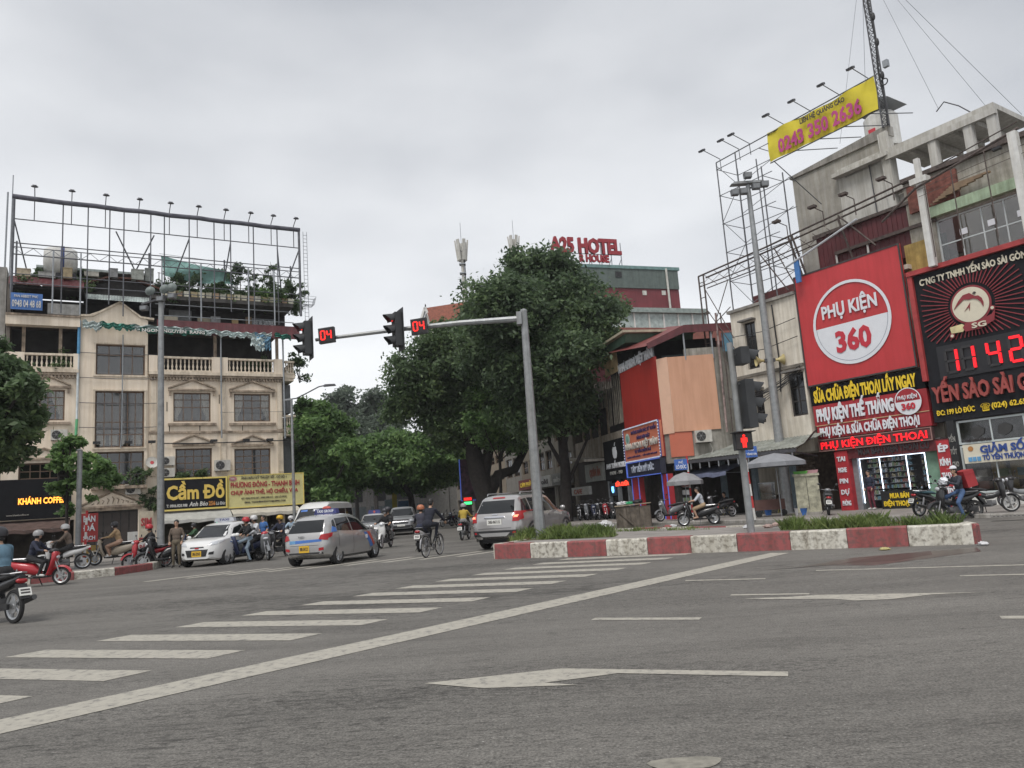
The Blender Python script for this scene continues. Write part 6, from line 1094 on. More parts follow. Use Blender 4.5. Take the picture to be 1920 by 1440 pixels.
# high floodlight mast on the right
x, y = G(1478, 962, .12); FM = thing('floodlight_mast', 'tall grey mast with a cross of floodlights and two loudspeakers', 'lamp post', (x, y, .12)); hp = 16.6
MB().tube([(0, 0, 0), (0, 0, 4), (0, 0, 10), (0, 0, hp)], [.26, .22, .17, .11], 12).obj('pole', GALV, FM, smooth=40); MB().box(-.35, .35, -.35, .35, 0, .03).obj('base_plate', GALV, FM)
MB().bar((-.85, -.1, hp-.25), (.85, .1, hp-.05), .1, .08).obj('cross_arm', GALV, FM); MB().prism([(-.9, 0), (.9, 0), (.7, .12), (-.7, .12)], -.2, .2).obj('head_plate', GALV, FM, (0, 0, hp+.05))
for dx, dz, ry in ((-.8, -.45, 0), (-.35, -.42, 0), (.3, -.2, 0), (.75, -.1, 0), (-.05, .42, 0)):
    f = MB().prism([(-.18, -.16), (.18, -.16), (.2, .12), (-.2, .12)], -.14, .12).obj('floodlight', M('flood_grey', (.13, .135, .14), .5), FM, (dx, -.28, hp+dz)); MB().box(-.16, .16, -.155, -.141, -.13, .1).obj('glass', M('flood_glass', (.2, .21, .22), .2), f)
for s in (-1, 1):
    T = Matrix.Translation((s*.28, -.05, 7.45)) @ Matrix.Rotation(R_(90*s), 4, 'Y'); l = MB().lathe([(.06, 0), (.07, .12), (.16, .28), (.27, .4), (.25, .4), (.14, .27), (.03, .14)], 18, 0, T).obj('loudspeaker', M('horn_yellow', (.52, .43, .2), .5), FM, smooth=50)
MB().box(-.26, .26, -.12, .12, 7.37, 7.53).obj('speaker_bracket', DSTEEL, FM); MB().box(-.12, .12, -.27, -.24, 2.2, 2.45).obj('notice', WHITE, FM)
# lamp mast in front of the corner building
x, y = G(301, 1043, .2); LM = thing('floodlight_mast', 'grey floodlight mast standing in front of the corner building', 'lamp post', (x, y, .2)); hp = 12.3
MB().tube([(0, 0, 0), (0, 0, 4), (0, 0, hp)], [.17, .155, .12], 12).obj('pole', GALV, LM, smooth=40); MB().bar((-.95, 0, hp-.25), (.75, .1, hp+.15), .09).obj('cross_arm', DSTEEL, LM)
for dx, dz, big in ((-.75, -.5, 0), (.05, -.1, 0), (.6, .0, 0), (-.5, .45, 1), (.2, .5, 1), (.55, .55, 1)):
    if big: T = Matrix.Translation((dx, -.05, hp+dz-.1)) @ Matrix.Rotation(R_(80), 4, 'X'); MB().lathe([(.24, 0), (.23, .06), (.1, .16), (.05, .18)], 16, 0, T).obj('round_lamp', M('lamp_dim', (.16, .19, .18), .5), LM)
    else: f = MB().prism([(-.16, -.12), (.16, -.12), (.18, .1), (-.18, .1)], -.12, .12).obj('floodlight', M('flood_grey'), LM, (dx, -.15, hp+dz)); MB().box(-.13, .13, -.135, -.121, -.1, .08).obj('glass', M('flood_glass'), f)
# slim street lamp with a curved arm
x, y = G(553, 1014, .2); SL = thing('street_lamp', 'slim street lamp with a curved arm beside the corner building', 'street lamp', (x, y, .2)); hp = 8.6
MB().tube([(0, 0, 0), (0, 0, hp)], [.1, .07], 10).obj('pole', GALV, SL, smooth=40); tobj('arm', [(-.3, 0, hp-.05), (.3, 0, hp), (.9, 0, hp+.25), (1.7, 0, hp+.62), (2.1, 0, hp+.68)], .04, DSTEEL, SL); MB().prism([(0, 0), (.75, .02), (.7, .12), (.1, .13)], -.13, .13).obj('lamp_head', DSTEEL, SL, (2.0, 0, hp+.6)); MB().box(-.4, .0, -.08, .08, hp-.1, hp).obj('rear_bracket', GALV, SL)
x, y = G(145, 1066, .2); r = thing('steel_post', 'short bare grey post on the left pavement before the coffee shop', 'post', (x, y, .2)); MB().tube([(0, 0, 0), (.02, 0, 4.35)], [.1, .09], 10).obj('shaft', GALV, r, smooth=40); MB().lathe([(.1, 4.35), (.11, 4.4), (.02, 4.44)], 10).obj('cap', GALV, r); MB().box(-.17, .17, -.17, .17, 0, .02).obj('base_plate', GALV, r)
RW_, WW_ = M('band_red', (.5, .04, .04), .6), M('band_white', (.66, .65, .62), .6)
def banded(name, label, x, y, z, h, lean=0, n=8, r=.045):
    t = thing(name, label, 'post', (x, y, z))
    for i in range(n): MB().tube([(lean*i/n, 0, h*i/n), (lean*(i+1)/n, 0, h*(i+1)/n-.004)], r, 9).obj('band', RW_ if i % 2 else WW_, t, smooth=40)
    return t
x, y = G(152, 1066, .2); banded('marker_pole', 'thin red and white banded pole beside the left grey post', x+.05, y+.1, .2, 2.1, .08, 8); 
x, y = at(1301, 985, 36)[:2]; t = banded('sign_pole', 'red and white banded pole carrying the blue Lò Đúc street plate', x, y, .12, 3.0, 0, 8)
BLP = M('plate_blue', (.05, .13, .42), .5, var=.05); p = MB().box(-.62, -.02, -.06, -.04, 2.35, 2.85).obj('street_plate', BLP, t); text(p, 'PHỐ', -.32, 2.65, .1, SWHITE, w=.2, y=-.07, align='CENTER'); text(p, 'LÒ ÐÚC', -.32, 2.42, .16, SWHITE, w=.46, y=-.07, align='CENTER', off=.02)
x, y = G(1416, 975, .12); t = banded('sign_pole', 'leaning pale pole with a small blue plate beside the pedestrian signal', x, y, .12, 2.95, -.12, 6, .05); p = MB().box(-.1, .38, -.08, -.06, 2.55, 3.0).obj('plate', BLP, t); text(p, 'PHỐ', .14, 2.82, .1, SWHITE, w=.2, y=-.09, align='CENTER'); text(p, 'TRẦN KHÁT CHÂN'.replace('Đ', 'Ð'), .14, 2.64, .08, SWHITE, w=.4, y=-.09, align='CENTER')
# umbrellas
def umbrella(label, x, y, z, R, h, mat, tilt=0):
    t = thing('parasol', label, 'parasol', (x, y, z)); vs = [(0, 0, h)]; n = 8
    for j, (rr, zz) in enumerate(((.5, h-.12), (1.0, h-.42))): vs += [(R*rr*math.cos(6.283*i/n), R*rr*math.sin(6.283*i/n), zz-(.0 if i % 1 == 0 else 0)) for i in range(n)]
    vs += [(R*math.cos(6.283*i/n), R*math.sin(6.283*i/n), h-.6) for i in range(n)]
    fs = [(0, 1+i, 1+(i+1) % n) for i in range(n)]+[(1+j*n+i, 1+j*n+(i+1) % n, 1+(j+1)*n+(i+1) % n, 1+(j+1)*n+i) for j in range(2) for i in range(n)]
    MB().add(vs, fs).obj('canopy', mat, t); tobj('pole', [(0, 0, 0), (0, 0, h)], .025, STEEL, t)
    for i in range(n): tobj('rib', [(0, 0, h-.02), (R*math.cos(6.283*i/n), R*math.sin(6.283*i/n), h-.44)], .01, DSTEEL, t, 4)
    return t
x, y = at(1465, 960, 34)[:2]; umbrella('large grey parasol over the food stall near the mast', x, y, .12, 1.35, 2.75, M('parasol_grey', (.25, .26, .28), .8, var=.1)); x, y = at(1290, 960, 36)[:2]; umbrella('small pale parasol behind the man in the white shirt', x, y, .12, .85, 2.25, M('parasol_pale', (.27, .27, .28), .8, var=.15))
# cable cabinet
x, y = at(1519, 959, 33.5)[:2]; t = thing('cable_cabinet', 'graffitied cream utility cabinet with a green pot on top', 'cabinet', (x, y, .12), R_(-20)); CABM = M('cabinet_cream', (.48, .46, .34), .7, var=.25, scale=4, dcol=(.14, .14, .11))
MB().box(-.48, .48, -.25, .25, .12, 1.65).obj('body', CABM, t); MB().box(-.54, .54, -.3, .3, 1.65, 1.75).obj('lid', CABM, t); MB().box(-.5, .5, -.27, .27, 0, .12).obj('plinth', CONC, t); MB().box(-.01, .01, -.256, -.25, .2, 1.6).obj('door_gap', DARK, t)
MB().prism([(-.4, 0), (.1, 0), (.16, .12), (-.46, .12)], -.15, .15).obj('green_tray', M('green_tray', (.12, .42, .06), .5), t, (-.05, 0, 1.75)); MB().prism([(-.2, 0), (.2, 0), (.25, .14), (-.25, .14)], -.12, .12).obj('pink_tray', M('pink_tray', (.4, .22, .24), .6), t, (.28, 0, 1.75))
# tree pit of broken slabs on the island, and litter
x, y = G(1190, 988, 0); t = thing('tree_pit', 'broken concrete slab box with rubbish on its top', 'planter', (x, y, 0), R_(-12)); t.scale = (.78, .78, .98); SLB = M('slab_brown', (.16, .135, .11), .95, var=.3, scale=3, bump=.4, streak=.3)
for a, b, dz in ((-.95, -.35, 0), (-.33, .4, .04), (.42, 1.0, -.03)): MB().prism([(a, 0), (b, 0), (b+.04, 1.02+dz), (a-.05, .98)], -.62, -.5).obj('slab', SLB, t)
for q_ in (-.5, .0): MB().box(-1.0, -.9, q_-.1, q_+.38, 0, .95).obj('slab', SLB, t); MB().box(.92, 1.04, q_-.1, q_+.38, 0, .98).obj('slab', SLB, t)
MB().box(-.9, .92, .4, .5, 0, .95).obj('slab', SLB, t); MB().box(-.9, .92, -.5, .4, .3, .9).obj('soil', M('soil'), t); MB().prism([(-1.05, 1.0), (1.1, 1.08), (1.1, 1.12), (-1.05, 1.05)], -.7, .3).obj('board', M('board_ply', (.3, .25, .18), .9), t); MB().bar((-.8, -.66, .75), (.0, -.68, .12), .07).obj('stick', SLB, t)
def crumple(name, label, x, y, z, r, h, mat, seed, cat, parent=None):
    rg = np.random.default_rng(seed); mb = MB(); mb.ell((0, 0, 0), (r, r*.8, h), 14, 10); mb.v = [(a*(1+.22*rg.normal()), b*(1+.22*rg.normal()), max(c+h*.8, 0)*(1+.12*rg.normal())) for a, b, c in mb.v]
    if parent: return mb.obj(name, mat, parent, (x, y, z), smooth=20)
    return tag(mb.obj(name, mat, None, (x, y, z), smooth=20), label, cat)
PLW = M('plastic_white', (.62, .62, .63), .4, var=.12, scale=8)
x, y = G(1136, 991, 0); crumple('rubbish_bag', 'crumpled white plastic rubbish bag beside the slab box', x, y, 0, .33, .2, PLW, 1, 'rubbish bag'); crumple('plastic_bag', '', -.55, -.2, 1.06, .3, .1, PLW, 2, '', t); crumple('green_bag', '', -.2, -.3, 1.08, .22, .07, M('bag_green', (.05, .4, .18), .5), 3, '', t); crumple('black_bag', '', .3, -.1, 1.1, .3, .1, BLACK, 4, '', t)
for i, (px, py, m_) in enumerate(((1252, 990, KR), (1262, 989, PLW), (1402, 991, PLW), (1455, 987, M('litter_pink', (.5, .36, .32), .8)), (1440, 990, MATS['litter_pink']))): x, y = G(px, py, IZ-.03); crumple('litter', ('small red brick scrap', 'white paper scrap near the brick scrap', 'white scrap left of the pedestrian pole', 'pink scrap right of the pedestrian pole', 'pale scrap by the long grass')[i]+' on the island', x, y, IZ-.03, .12, .05, m_, 10+i, 'litter')
x, y = G(1835, 1022); crumple('litter', 'white scrap lying at the right tip of the island', x, y-.15, 0, .1, .04, PLW, 20, 'litter'); x, y = G(1655, 1031); crumple('litter', 'yellowish scrap at the foot of the kerb', x, y-.1, 0, .11, .03, M('litter_yellow', (.5, .44, .2), .8), 21, 'litter')
# café furniture: buckets, stools, stall
def bucket(label, x, y, mat):
    t = thing('bucket', label, 'bucket', (x, y, .12)); MB().lathe([(.13, 0), (.17, .28), (.18, .3), (.16, .29), (.12, .02)], 16).obj('pail', mat, t, smooth=40); tobj('handle', [(.17*math.cos(a), 0, .29+.15*math.sin(a)) for a in np.linspace(0, 3.14, 9)], .008, STEEL, t, 4)
BLU = M('pail_blue', (.05, .16, .48), .4); x, y = G(1441, 966, .12); bucket('blue bucket on the food stall left of the mast', x, y, BLU); x, y = G(1508, 966, .12); bucket('blue bucket by the utility cabinet', x, y, BLU); x, y = G(1498, 966, .12); bucket('white bucket right of the mast foot', x, y, PLW)
x, y = at(1440, 960, 34.6)[:2]; t = thing('food_stall', 'low dark food stall cart with a glass box under the grey parasol', 'stall', (x, y, .12)); MB().box(-.6, .7, -.3, .3, .3, .75).obj('cart', M('stall_brown', (.12, .06, .05), .7), t); MB().box(-.2, .35, -.25, .25, .76, 1.45).obj('glass_box', GL, t); MB().box(-.22, .37, -.27, .27, 1.451, 1.5).obj('box_top', STEEL, t); MB().box(-.16, .3, -.2, .2, 1.0, 1.02).obj('box_shelf', STEEL, t)
for q_ in (-.5, .6): MB().lathe([(.14, -.02), (.15, 0), (.14, .02)], 14, 0, Matrix.Translation((q_, -.32, .15)) @ Matrix.Rotation(R_(90), 4, 'X')).obj('wheel', RUBBER, t)
for i, (u, v) in enumerate(((-8.2, -.4), (-7.6, -.2), (-6.5, -.6), (-3.2, -.4))):
    X, Y = RB.w(u, v); t = thing('plastic_stool', ('leftmost low yellow stool', 'second low yellow stool', 'third low yellow stool', 'low yellow stool nearest the phone shop')[i]+' at the dark cafe', 'stool', (X, Y, .12), 0, 'cafe stools'); YS_ = M('stool_yellow', (.42, .36, .12), .5); MB().box(-.16, .16, -.16, .16, .36, .4).obj('seat', YS_, t)
    for a, b in ((-1, -1), (1, -1), (-1, 1), (1, 1)): MB().bar((a*.13, b*.13, .36), (a*.17, b*.17, 0), .04).obj('leg', YS_, t)
# left pavement signs
x, y = at(167, 1040, 33)[:2]; t = thing('banner_stand', 'red upright banner sign on the left pavement', 'sign', (x, y, .2), R_(20)); MB().box(-.32, .32, -.03, .03, .9, 2.1).obj('panel', M('stand_red', (.4, .05, .05), .7, var=.1), t)
for i, s in enumerate(('BÁN', 'ÐÁ', 'SẠCH')): text(t, s, 0, 1.75-i*.38, .24 if i < 2 else .16, SWHITE, w=.45, y=-.05, align='CENTER', off=.03)
for s in (-.28, .28): MB().bar((s, 0, 0), (s, 0, .9), .04).obj('leg', DSTEEL, t)
MB().box(-.3, .3, .05, .4, .0, .75).obj('yellow_crate', M('crate_ochre', (.35, .24, .07), .8), t)
x, y = at(258, 1040, 34.5)[:2]; t = thing('ice_chest', 'white ice boxes lettered in red beside the lamp mast', 'box', (x, y, .2), R_(25)); MB().box(-.42, .42, -.25, .25, 0, .75).obj('chest', WHITE, t); MB().box(-.4, .0, -.2, .2, .755, 1.2).obj('upper_box', WHITE, t); text(t, 'BÁN ÐÁ', -.3, .4, .2, TR, w=.62, y=-.27, off=.03)
x, y = at(274, 1035, 36)[:2]; t = thing('board_stand', 'narrow pale board with red lettering right of the gate', 'sign', (x, y, .2), R_(25)); MB().box(-.3, .3, -.03, .03, .9, 2.1).obj('panel', M('stand_pale', (.5, .44, .34), .7), t); MB().box(-.3, .3, -.035, .035, .7, .899).obj('red_foot', RED2, t); text(t, 'SIM', 0, 1.45, .34, TR, w=.45, y=-.05, align='CENTER', off=.03); MB().box(-.25, .25, -.02, .02, 0, .69).obj('leg', DSTEEL, t)
# lit sign and panels deeper in the side street
x, y, z = at(882, 910, 62); t = thing('street_panel', 'tall dark sign edged with a blue light strip by the forked trunk', 'sign', (x, y, .12)); MB().box(-.75, .95, -.06, .06, 1.9, 5.2).obj('panel', M('panel_maroon', (.10, .035, .06), .6, var=.5, scale=3), t); MB().bar((-.78, -.08, 1.9), (-.78, -.08, 5.2), .08).obj('light_strip', bs, t); MB().bar((-.78, -.08, 1.9), (.9, -.08, 1.9), .08).obj('light_strip', bs, t); MB().bar((.6, 0, 0), (.6, 0, 1.9), .12).obj('post', DSTEEL, t)
x, y, z = at(878, 950, 60); t = thing('led_box', 'small red and green lit shop sign near the forked trunk', 'sign', (x, y, .12)); MB().box(-.38, .38, -.05, .05, 1.5, 2.2).obj('panel', M('ledbox', (.12, .06, .02), .6), t); MB().box(-.3, .3, -.07, -.055, 1.88, 2.1).obj('red_glow', SRL, t); MB().box(-.3, .3, -.07, -.055, 1.58, 1.78).obj('green_glow', M('led_green', (.05, .8, .2), .5, emit=1.5), t); MB().bar((0, 0, 0), (0, 0, 1.5), .05).obj('post', DSTEEL, t)
x, y, z = at(738, 950, 72); t = thing('bulletin_board', 'pale blue notice boards with yellow shapes far down the left kerb', 'sign', (x, y, .1)); MB().box(-.8, .4, -.04, .04, .8, 2.6).obj('panel', M('notice_blue', (.35, .45, .5), .7), t); MB().box(-.1, .35, -.1, -.05, .6, 3.4).obj('yellow_strip', M('notice_yellow', (.55, .45, .06), .7), t); MB().box(.45, 1.4, -.04, .04, .8, 2.4).obj('blue_panel', M('notice_dark', (.06, .15, .3), .7), t)
# ================================================================ cars
def lerp_curve(pts, x):
    xs = [p[0] for p in pts]; i = max(0, min(len(xs)-2, int(np.searchsorted(xs, x))-1)); p = pts; n = len(p)
    t = (x-xs[i])/(xs[i+1]-xs[i]); t = min(1, max(0, t))
    d = lambda k: ((p[min(k+1, n-1)][1]-p[max(k-1, 0)][1])/(p[min(k+1, n-1)][0]-p[max(k-1, 0)][0]))
    h = xs[i+1]-xs[i]; m0, m1 = d(i)*h, d(i+1)*h; s = (p[i+1][1]-p[i][1])
    if m0*s <= 0: m0 = 0
    if m1*s <= 0: m1 = 0
    m0 = math.copysign(min(abs(m0), 3*abs(s)), m0); m1 = math.copysign(min(abs(m1), 3*abs(s)), m1)
    t2, t3 = t*t, t*t*t; return (2*t3-3*t2+1)*p[i][1]+(t3-2*t2+t)*m0+(-2*t3+3*t2)*p[i+1][1]+(t3-t2)*m1
CHROME = M('chrome', (.6, .6, .62), .15, metal=1, var=.03); TRIM = M('black_plastic', (.025, .025, .027), .5, var=.15); CGLASS = M('car_glass', (.014, .016, .018), .05, var=.1, spec=.5); ALLOY = M('alloy', (.45, .46, .47), .35, metal=.7, var=.08)
TAIL = M('tail_red', (.38, .02, .025), .25, var=.1); HEADL = M('head_lens', (.55, .57, .6), .12, var=.1, spec=.8); PLW_ = M('plate_white', (.7, .7, .66), .5, var=.03); PLY = M('plate_yellow', (.68, .42, .03), .5, var=.03)
def wheel(parent, x, y, r, side, w=.2, spokes=7, name='wheel'):
    T = Matrix.Rotation(R_(90), 4, 'X'); wl = link(name, None, parent, (x, y, r)); 
    ro = r; MB().lathe([(ro*.66, -w/2), (ro*.93, -w/2), (ro, -w*.36), (ro, w*.36), (ro*.93, w/2), (ro*.66, w/2), (ro*.64, w*.3), (ro*.64, -w*.3)], 28, 0, T, True).obj('tyre', RUBBER, wl, smooth=35)
    mb = MB(); s = -side; q_ = w/2*.9
    mb.lathe([(ro*.655, q_-.03), (ro*.655, q_), (ro*.6, q_-.005), (ro*.58, q_-.05), (ro*.58, -q_*.5)], 28, 0, Matrix.Rotation(R_(-90*side), 4, 'X'))
    for k in range(spokes):
        a = 6.28318*k/spokes; mb.bar((math.cos(a)*ro*.1, side*-0+(-s)*(q_-.03) if 0 else side*(q_-.03), math.sin(a)*ro*.1), (math.cos(a)*ro*.62, side*(q_-.012), math.sin(a)*ro*.62), .03, ro*.17)
    mb.lathe([(ro*.16, q_-.03), (ro*.14, q_), (.01, q_+.004)], 14, 0, Matrix.Rotation(R_(-90*side), 4, 'X')); mb.obj('rim', ALLOY, wl, smooth=35)
    MB().lathe([(ro*.5, -.01), (ro*.5, .01)], 20, 0, Matrix.Translation((0, side*(q_-.06), 0)) @ T).obj('brake_disc', M('brake_dark', (.1, .1, .1), .5, metal=.5), wl); return wl
def car(name, label, cat, loc, hd, top, belt, width, zb, axles, r, paint, cabin, topw=.70, hoodw=.86, arch=1.13, group='cars and vans in the crossing', tuck=.0, clad=None):
    root = thing(name, label, cat, (*loc, 0), math.atan2(hd[1], hd[0]), group); x0, x1 = top[0][0], top[-1][0]
    xs = sorted(set([x0+(x1-x0)*i/46 for i in range(47)]+[x0+.02, x0+.05, x1-.02, x1-.05])); rings = []
    for x in xs:
        zt, bl, w = lerp_curve(top, x), lerp_curve(belt, x), lerp_curve(width, x); bl = min(bl, zt-.015); b = lerp_curve(zb, x)
        c = max(0, min(1, (x-cabin[0])/.25))*max(0, min(1, (cabin[1]-x)/.25)); c = c if zt-bl > .12 else c*max(0, (zt-bl)/.12); tw = w*(hoodw*(1-c)+topw*c); h = bl-b
        rings.append([(x, 0, b), (x, w*.84, b), (x, w*.955, b+h*.1), (x, w*.992, b+h*.3), (x, w, b+h*.52), (x, w*.985, b+h*.8), (x, w*.955, bl), (x, tw+(w*.955-tw)*.5, bl+(zt-bl)*.5), (x, tw, zt-(zt-bl)*.10-.004), (x, tw*.86, zt-(zt-bl)*.02-.002), (x, tw*.45, zt+.012*c), (x, 0, zt+.018*c)])
    mb = MB(); n = len(rings[0]); m_ = 2*n-2; vs = []
    for rg_ in rings: vs += rg_+[(p[0], -p[1], p[2]) for p in rg_[-2:0:-1]]
    fs = [(i*m_+j, i*m_+(j+1) % m_, (i+1)*m_+(j+1) % m_, (i+1)*m_+j) for i in range(len(rings)-1) for j in range(m_)]+[tuple(range(m_)), tuple((len(rings)-1)*m_+j for j in range(m_))]
    mb.add(vs, fs); me = mb.mesh('body', [paint, TRIM], 38); body = link('body', me, root); bvh = BVHTree.FromPolygons([Vector(v) for v in vs], fs)
    W_ = max(p[1] for p in width); cut = MB()
    for ax in axles:
        for s in (-1, 1): cut.lathe([(r*arch, -.16), (r*arch, .4)], 26, 1, Matrix.Translation((ax, s*(W_-.12), r)) @ Matrix.Rotation(R_(-90*s), 4, 'X'))
    co = cut.obj('cutter', [paint, TRIM]); md = body.modifiers.new('b', 'BOOLEAN'); md.object = co; md.operation = 'DIFFERENCE'; md.solver = 'EXACT'
    dg = bpy.context.evaluated_depsgraph_get(); nm = bpy.data.meshes.new_from_object(body.evaluated_get(dg)); body.modifiers.clear(); body.data = nm; nm.name = 'body'; bpy.data.objects.remove(co)
    nm.polygons.foreach_set('use_smooth', [True]*len(nm.polygons)); nm.set_sharp_from_angle(angle=R_(34))
    for ax in axles:
        for s in (-1, 1): wheel(root, ax, s*(W_-.125-tuck), r, s)
    mb = MB()
    for ax in axles: mb.bar((ax, -W_+.25, r), (ax, W_-.25, r), .1)
    mb.box(x0+.4, x1-.5, -W_*.7, W_*.7, .2, .3); mb.obj('underbody', TRIM, root)
    def patch(nm_, pts, view, mat, off_=.007, nn=(10, 8), parent=None, bulge=0):
        """lay a four-cornered panel on the shell, seen along one axis"""
        P4 = [Vector(p) for p in pts]; g = []; a_, b_ = nn
        for j in range(b_+1):
            for i in range(a_+1):
                u, v = i/a_, j/b_; q_ = P4[0]*(1-u)*(1-v)+P4[1]*u*(1-v)+P4[2]*u*v+P4[3]*(1-u)*v
                if view in ('L', 'R'): s = 1 if view == 'L' else -1; o_, d_ = Vector((q_[0], s*3, q_[1])), Vector((0, -s, 0))
                elif view in ('F', 'B'): s = 1 if view == 'F' else -1; o_, d_ = Vector((s*5, q_[0], q_[1])), Vector((-s, 0, 0))
                else: o_, d_ = Vector((q_[0], q_[1], 4)), Vector((0, 0, -1))
                hit = bvh.ray_cast(o_, d_); 
                if hit[0] is None: hit = (bvh.find_nearest(o_+d_*(3-W_) if view in 'LR' else o_+d_*2.5)[0], -d_, 0, 0)
                no = hit[1] if hit[1].dot(-d_) > 0 else -hit[1]; g.append((hit[0]+no*off_, hit[0]-no*.01))
        k = (a_+1); m2 = MB(); m2.add([p[0] for p in g], [(j*k+i, j*k+i+1, (j+1)*k+i+1, (j+1)*k+i) for j in range(b_) for i in range(a_)])
        rim = [i for i in range(a_+1)]+[j*k+a_ for j in range(1, b_+1)]+[b_*k+i for i in range(a_-1, -1, -1)]+[j*k for j in range(b_-1, 0, -1)]; o2 = len(m2.v); m2.v += [tuple(g[i][1]) for i in rim]; L_ = len(rim)
        m2.f += [(rim[i], rim[(i+1) % L_], o2+(i+1) % L_, o2+i) for i in range(L_)]; m2.m += [0]*L_
        return m2.obj(nm_, mat, parent or root, smooth=35)
    return root, patch, body
def both(patch, nm_, pts, mat, **k): patch(nm_, pts, 'L', mat, **k); patch(nm_, pts, 'R', mat, **k)
def seam(patch, x0, z0, x1, z1, w=.012):
    dx, dz = x1-x0, z1-z0; L = math.hypot(dx, dz); nx, nz_ = -dz/L*w/2, dx/L*w/2
    both(patch, 'panel_gap', [(x0-nx, z0-nz_), (x1-nx, z1-nz_), (x1+nx, z1+nz_), (x0+nx, z0+nz_)], TRIM, off_=.003, nn=(10, 1))
def mirror(root, x, y, z, mat):
    for s in (-1, 1): m_ = MB().ell((x, s*y, z), (.07, .1, .075), 10, 7).obj('wing_mirror', mat, root, smooth=50); MB().bar((x+.02, s*(y-.14), z-.05), (x, s*(y-.04), z-.03), .04).obj('stalk', TRIM, m_)
def handle(root, patch, x, z, mat): both(patch, 'door_handle', [(x, z), (x+.17, z), (x+.17, z+.035), (x, z+.035)], mat, off_=.022, nn=(4, 2))
SILV = M('silver_paint', (.44, .435, .43), .26, metal=.5, var=.05, coat=1, scale=2); SILV2 = M('silver_beige', (.40, .39, .385), .26, metal=.5, var=.05, coat=1, scale=2); CWH = M('white_car_paint', (.68, .68, .67), .28, var=.04, coat=1, scale=2); CGR = M('grey_car_paint', (.28, .285, .29), .32, metal=.4, var=.04, coat=.5)
def plate(root, x, z, txt, mat, w=.42, h=.2, front=False, two=True):
    s = 1 if front else -1; p = MB().box(-w/2, w/2, -.01, .01, -h/2, h/2).obj('number_plate', mat, root, (x, 0, z), (0, 0, R_(90) if front else R_(-90)))
    if txt: text(p, txt, 0, -h*.22, h*.5, TD, w=w*.8, y=-.014, align='CENTER', off=.02, depth=.003)
# ---- silver crossover (back and right side in view)
hd = np.array((.43, .903)); hd /= np.linalg.norm(hd); 
r, P_, b = car('parked_suv' if 0 else 'suv', 'silver crossover car driving away behind the island, brake lights lit', 'car', (.15, 27.6), hd,
  [(-2.32, .72), (-2.28, 1.0), (-2.2, 1.12), (-1.98, 1.46), (-1.78, 1.64), (-1.4, 1.70), (-.3, 1.72), (.25, 1.68), (.62, 1.52), (1.22, 1.13), (1.6, 1.07), (2.05, .98), (2.24, .82), (2.32, .62)],
  [(-2.32, .70), (-2.2, 1.02), (-1, 1.06), (.9, 1.02), (1.2, 1.03), (1.7, .98), (2.1, .84), (2.32, .6)],
  [(-2.32, .66), (-2.24, .8), (-1.9, .89), (-.5, .92), (1.2, .92), (1.8, .87), (2.15, .74), (2.32, .55)], [(-2.32, .42), (-1.9, .3), (0, .27), (1.9, .28), (2.32, .36)], (-1.37, 1.34), .36, SILV2, (-2.25, 1.3), .70, tuck=-.02)
r.scale = (1.05, 1.05, 1.04)
P_('rear_window', [(-.66, 1.13), (.66, 1.13), (.56, 1.52), (-.56, 1.52)], 'B', CGLASS); P_('windscreen', [(-.72, 1.14), (.72, 1.14), (.58, 1.58), (-.58, 1.58)], 'F', CGLASS)
both(P_, 'side_window', [(-.42, 1.10), (.95, 1.10), (.32, 1.53), (-.42, 1.56)], CGLASS); both(P_, 'side_window', [(-1.3, 1.12), (-.5, 1.11), (-.5, 1.56), (-1.3, 1.56)], CGLASS); both(P_, 'quarter_window', [(-1.95, 1.16), (-1.38, 1.13), (-1.38, 1.55), (-1.72, 1.52)], CGLASS)
for s in (-1, 1): 
    t = P_('tail_light', [(s*.62, .86), (s*.8, .86), (s*.84, 1.16), (s*.66, 1.16)], 'B', TAIL, off_=.02, nn=(5, 6)); P_('brake_glow', [(s*.66, .98), (s*.77, .98), (s*.78, 1.04), (s*.67, 1.04)], 'B', M('brake_lit', (1, .18, .1), .4, emit=2.0), off_=.03, nn=(3, 3), parent=t); P_('reflector', [(s*.5, .5), (s*.74, .5), (s*.74, .56), (s*.5, .56)], 'B', TAIL, off_=.012, nn=(4, 2)); P_('headlight', [(s*.5, .78), (s*.78, .82), (s*.78, .96), (s*.55, .93)], 'F', HEADL, off_=.015, nn=(5, 4))
both(P_, 'tail_light', [(-2.2, .88), (-1.98, .92), (-1.94, 1.13), (-2.18, 1.15)], TAIL, off_=.016, nn=(5, 5)); P_('high_brake_light', [(-.22, 1.58), (.22, 1.58), (.2, 1.615), (-.2, 1.615)], 'B', TAIL, off_=.015, nn=(6, 2))
P_('lower_bumper', [(-.72, .43), (.72, .43), (.76, .6), (-.76, .6)], 'B', TRIM, off_=.02); P_('skid_plate', [(-.42, .42), (.42, .42), (.55, .53), (-.55, .53)], 'B', SILV, off_=.04); P_('plate_garnish', [(-.36, .985), (.36, .985), (.34, 1.03), (-.34, 1.03)], 'B', CHROME, off_=.03, nn=(6, 3))
both(P_, 'lower_cladding', [(-2.1, .34), (2.1, .32), (2.05, .46), (-2.15, .5)], TRIM, off_=.012, nn=(30, 3)); P_('tailgate_gap', [(-.74, .66), (.74, .66), (.74, .672), (-.74, .672)], 'B', TRIM, off_=.004, nn=(8, 1)); P_('grille', [(-.42, .7), (.42, .7), (.5, .92), (-.5, .92)], 'F', TRIM, off_=.012)
for x, z0, z1 in ((-.46, .52, 1.56), (.78, .5, 1.04), (-1.33, .95, 1.12)): seam(P_, x, z0, x+.02, z1)
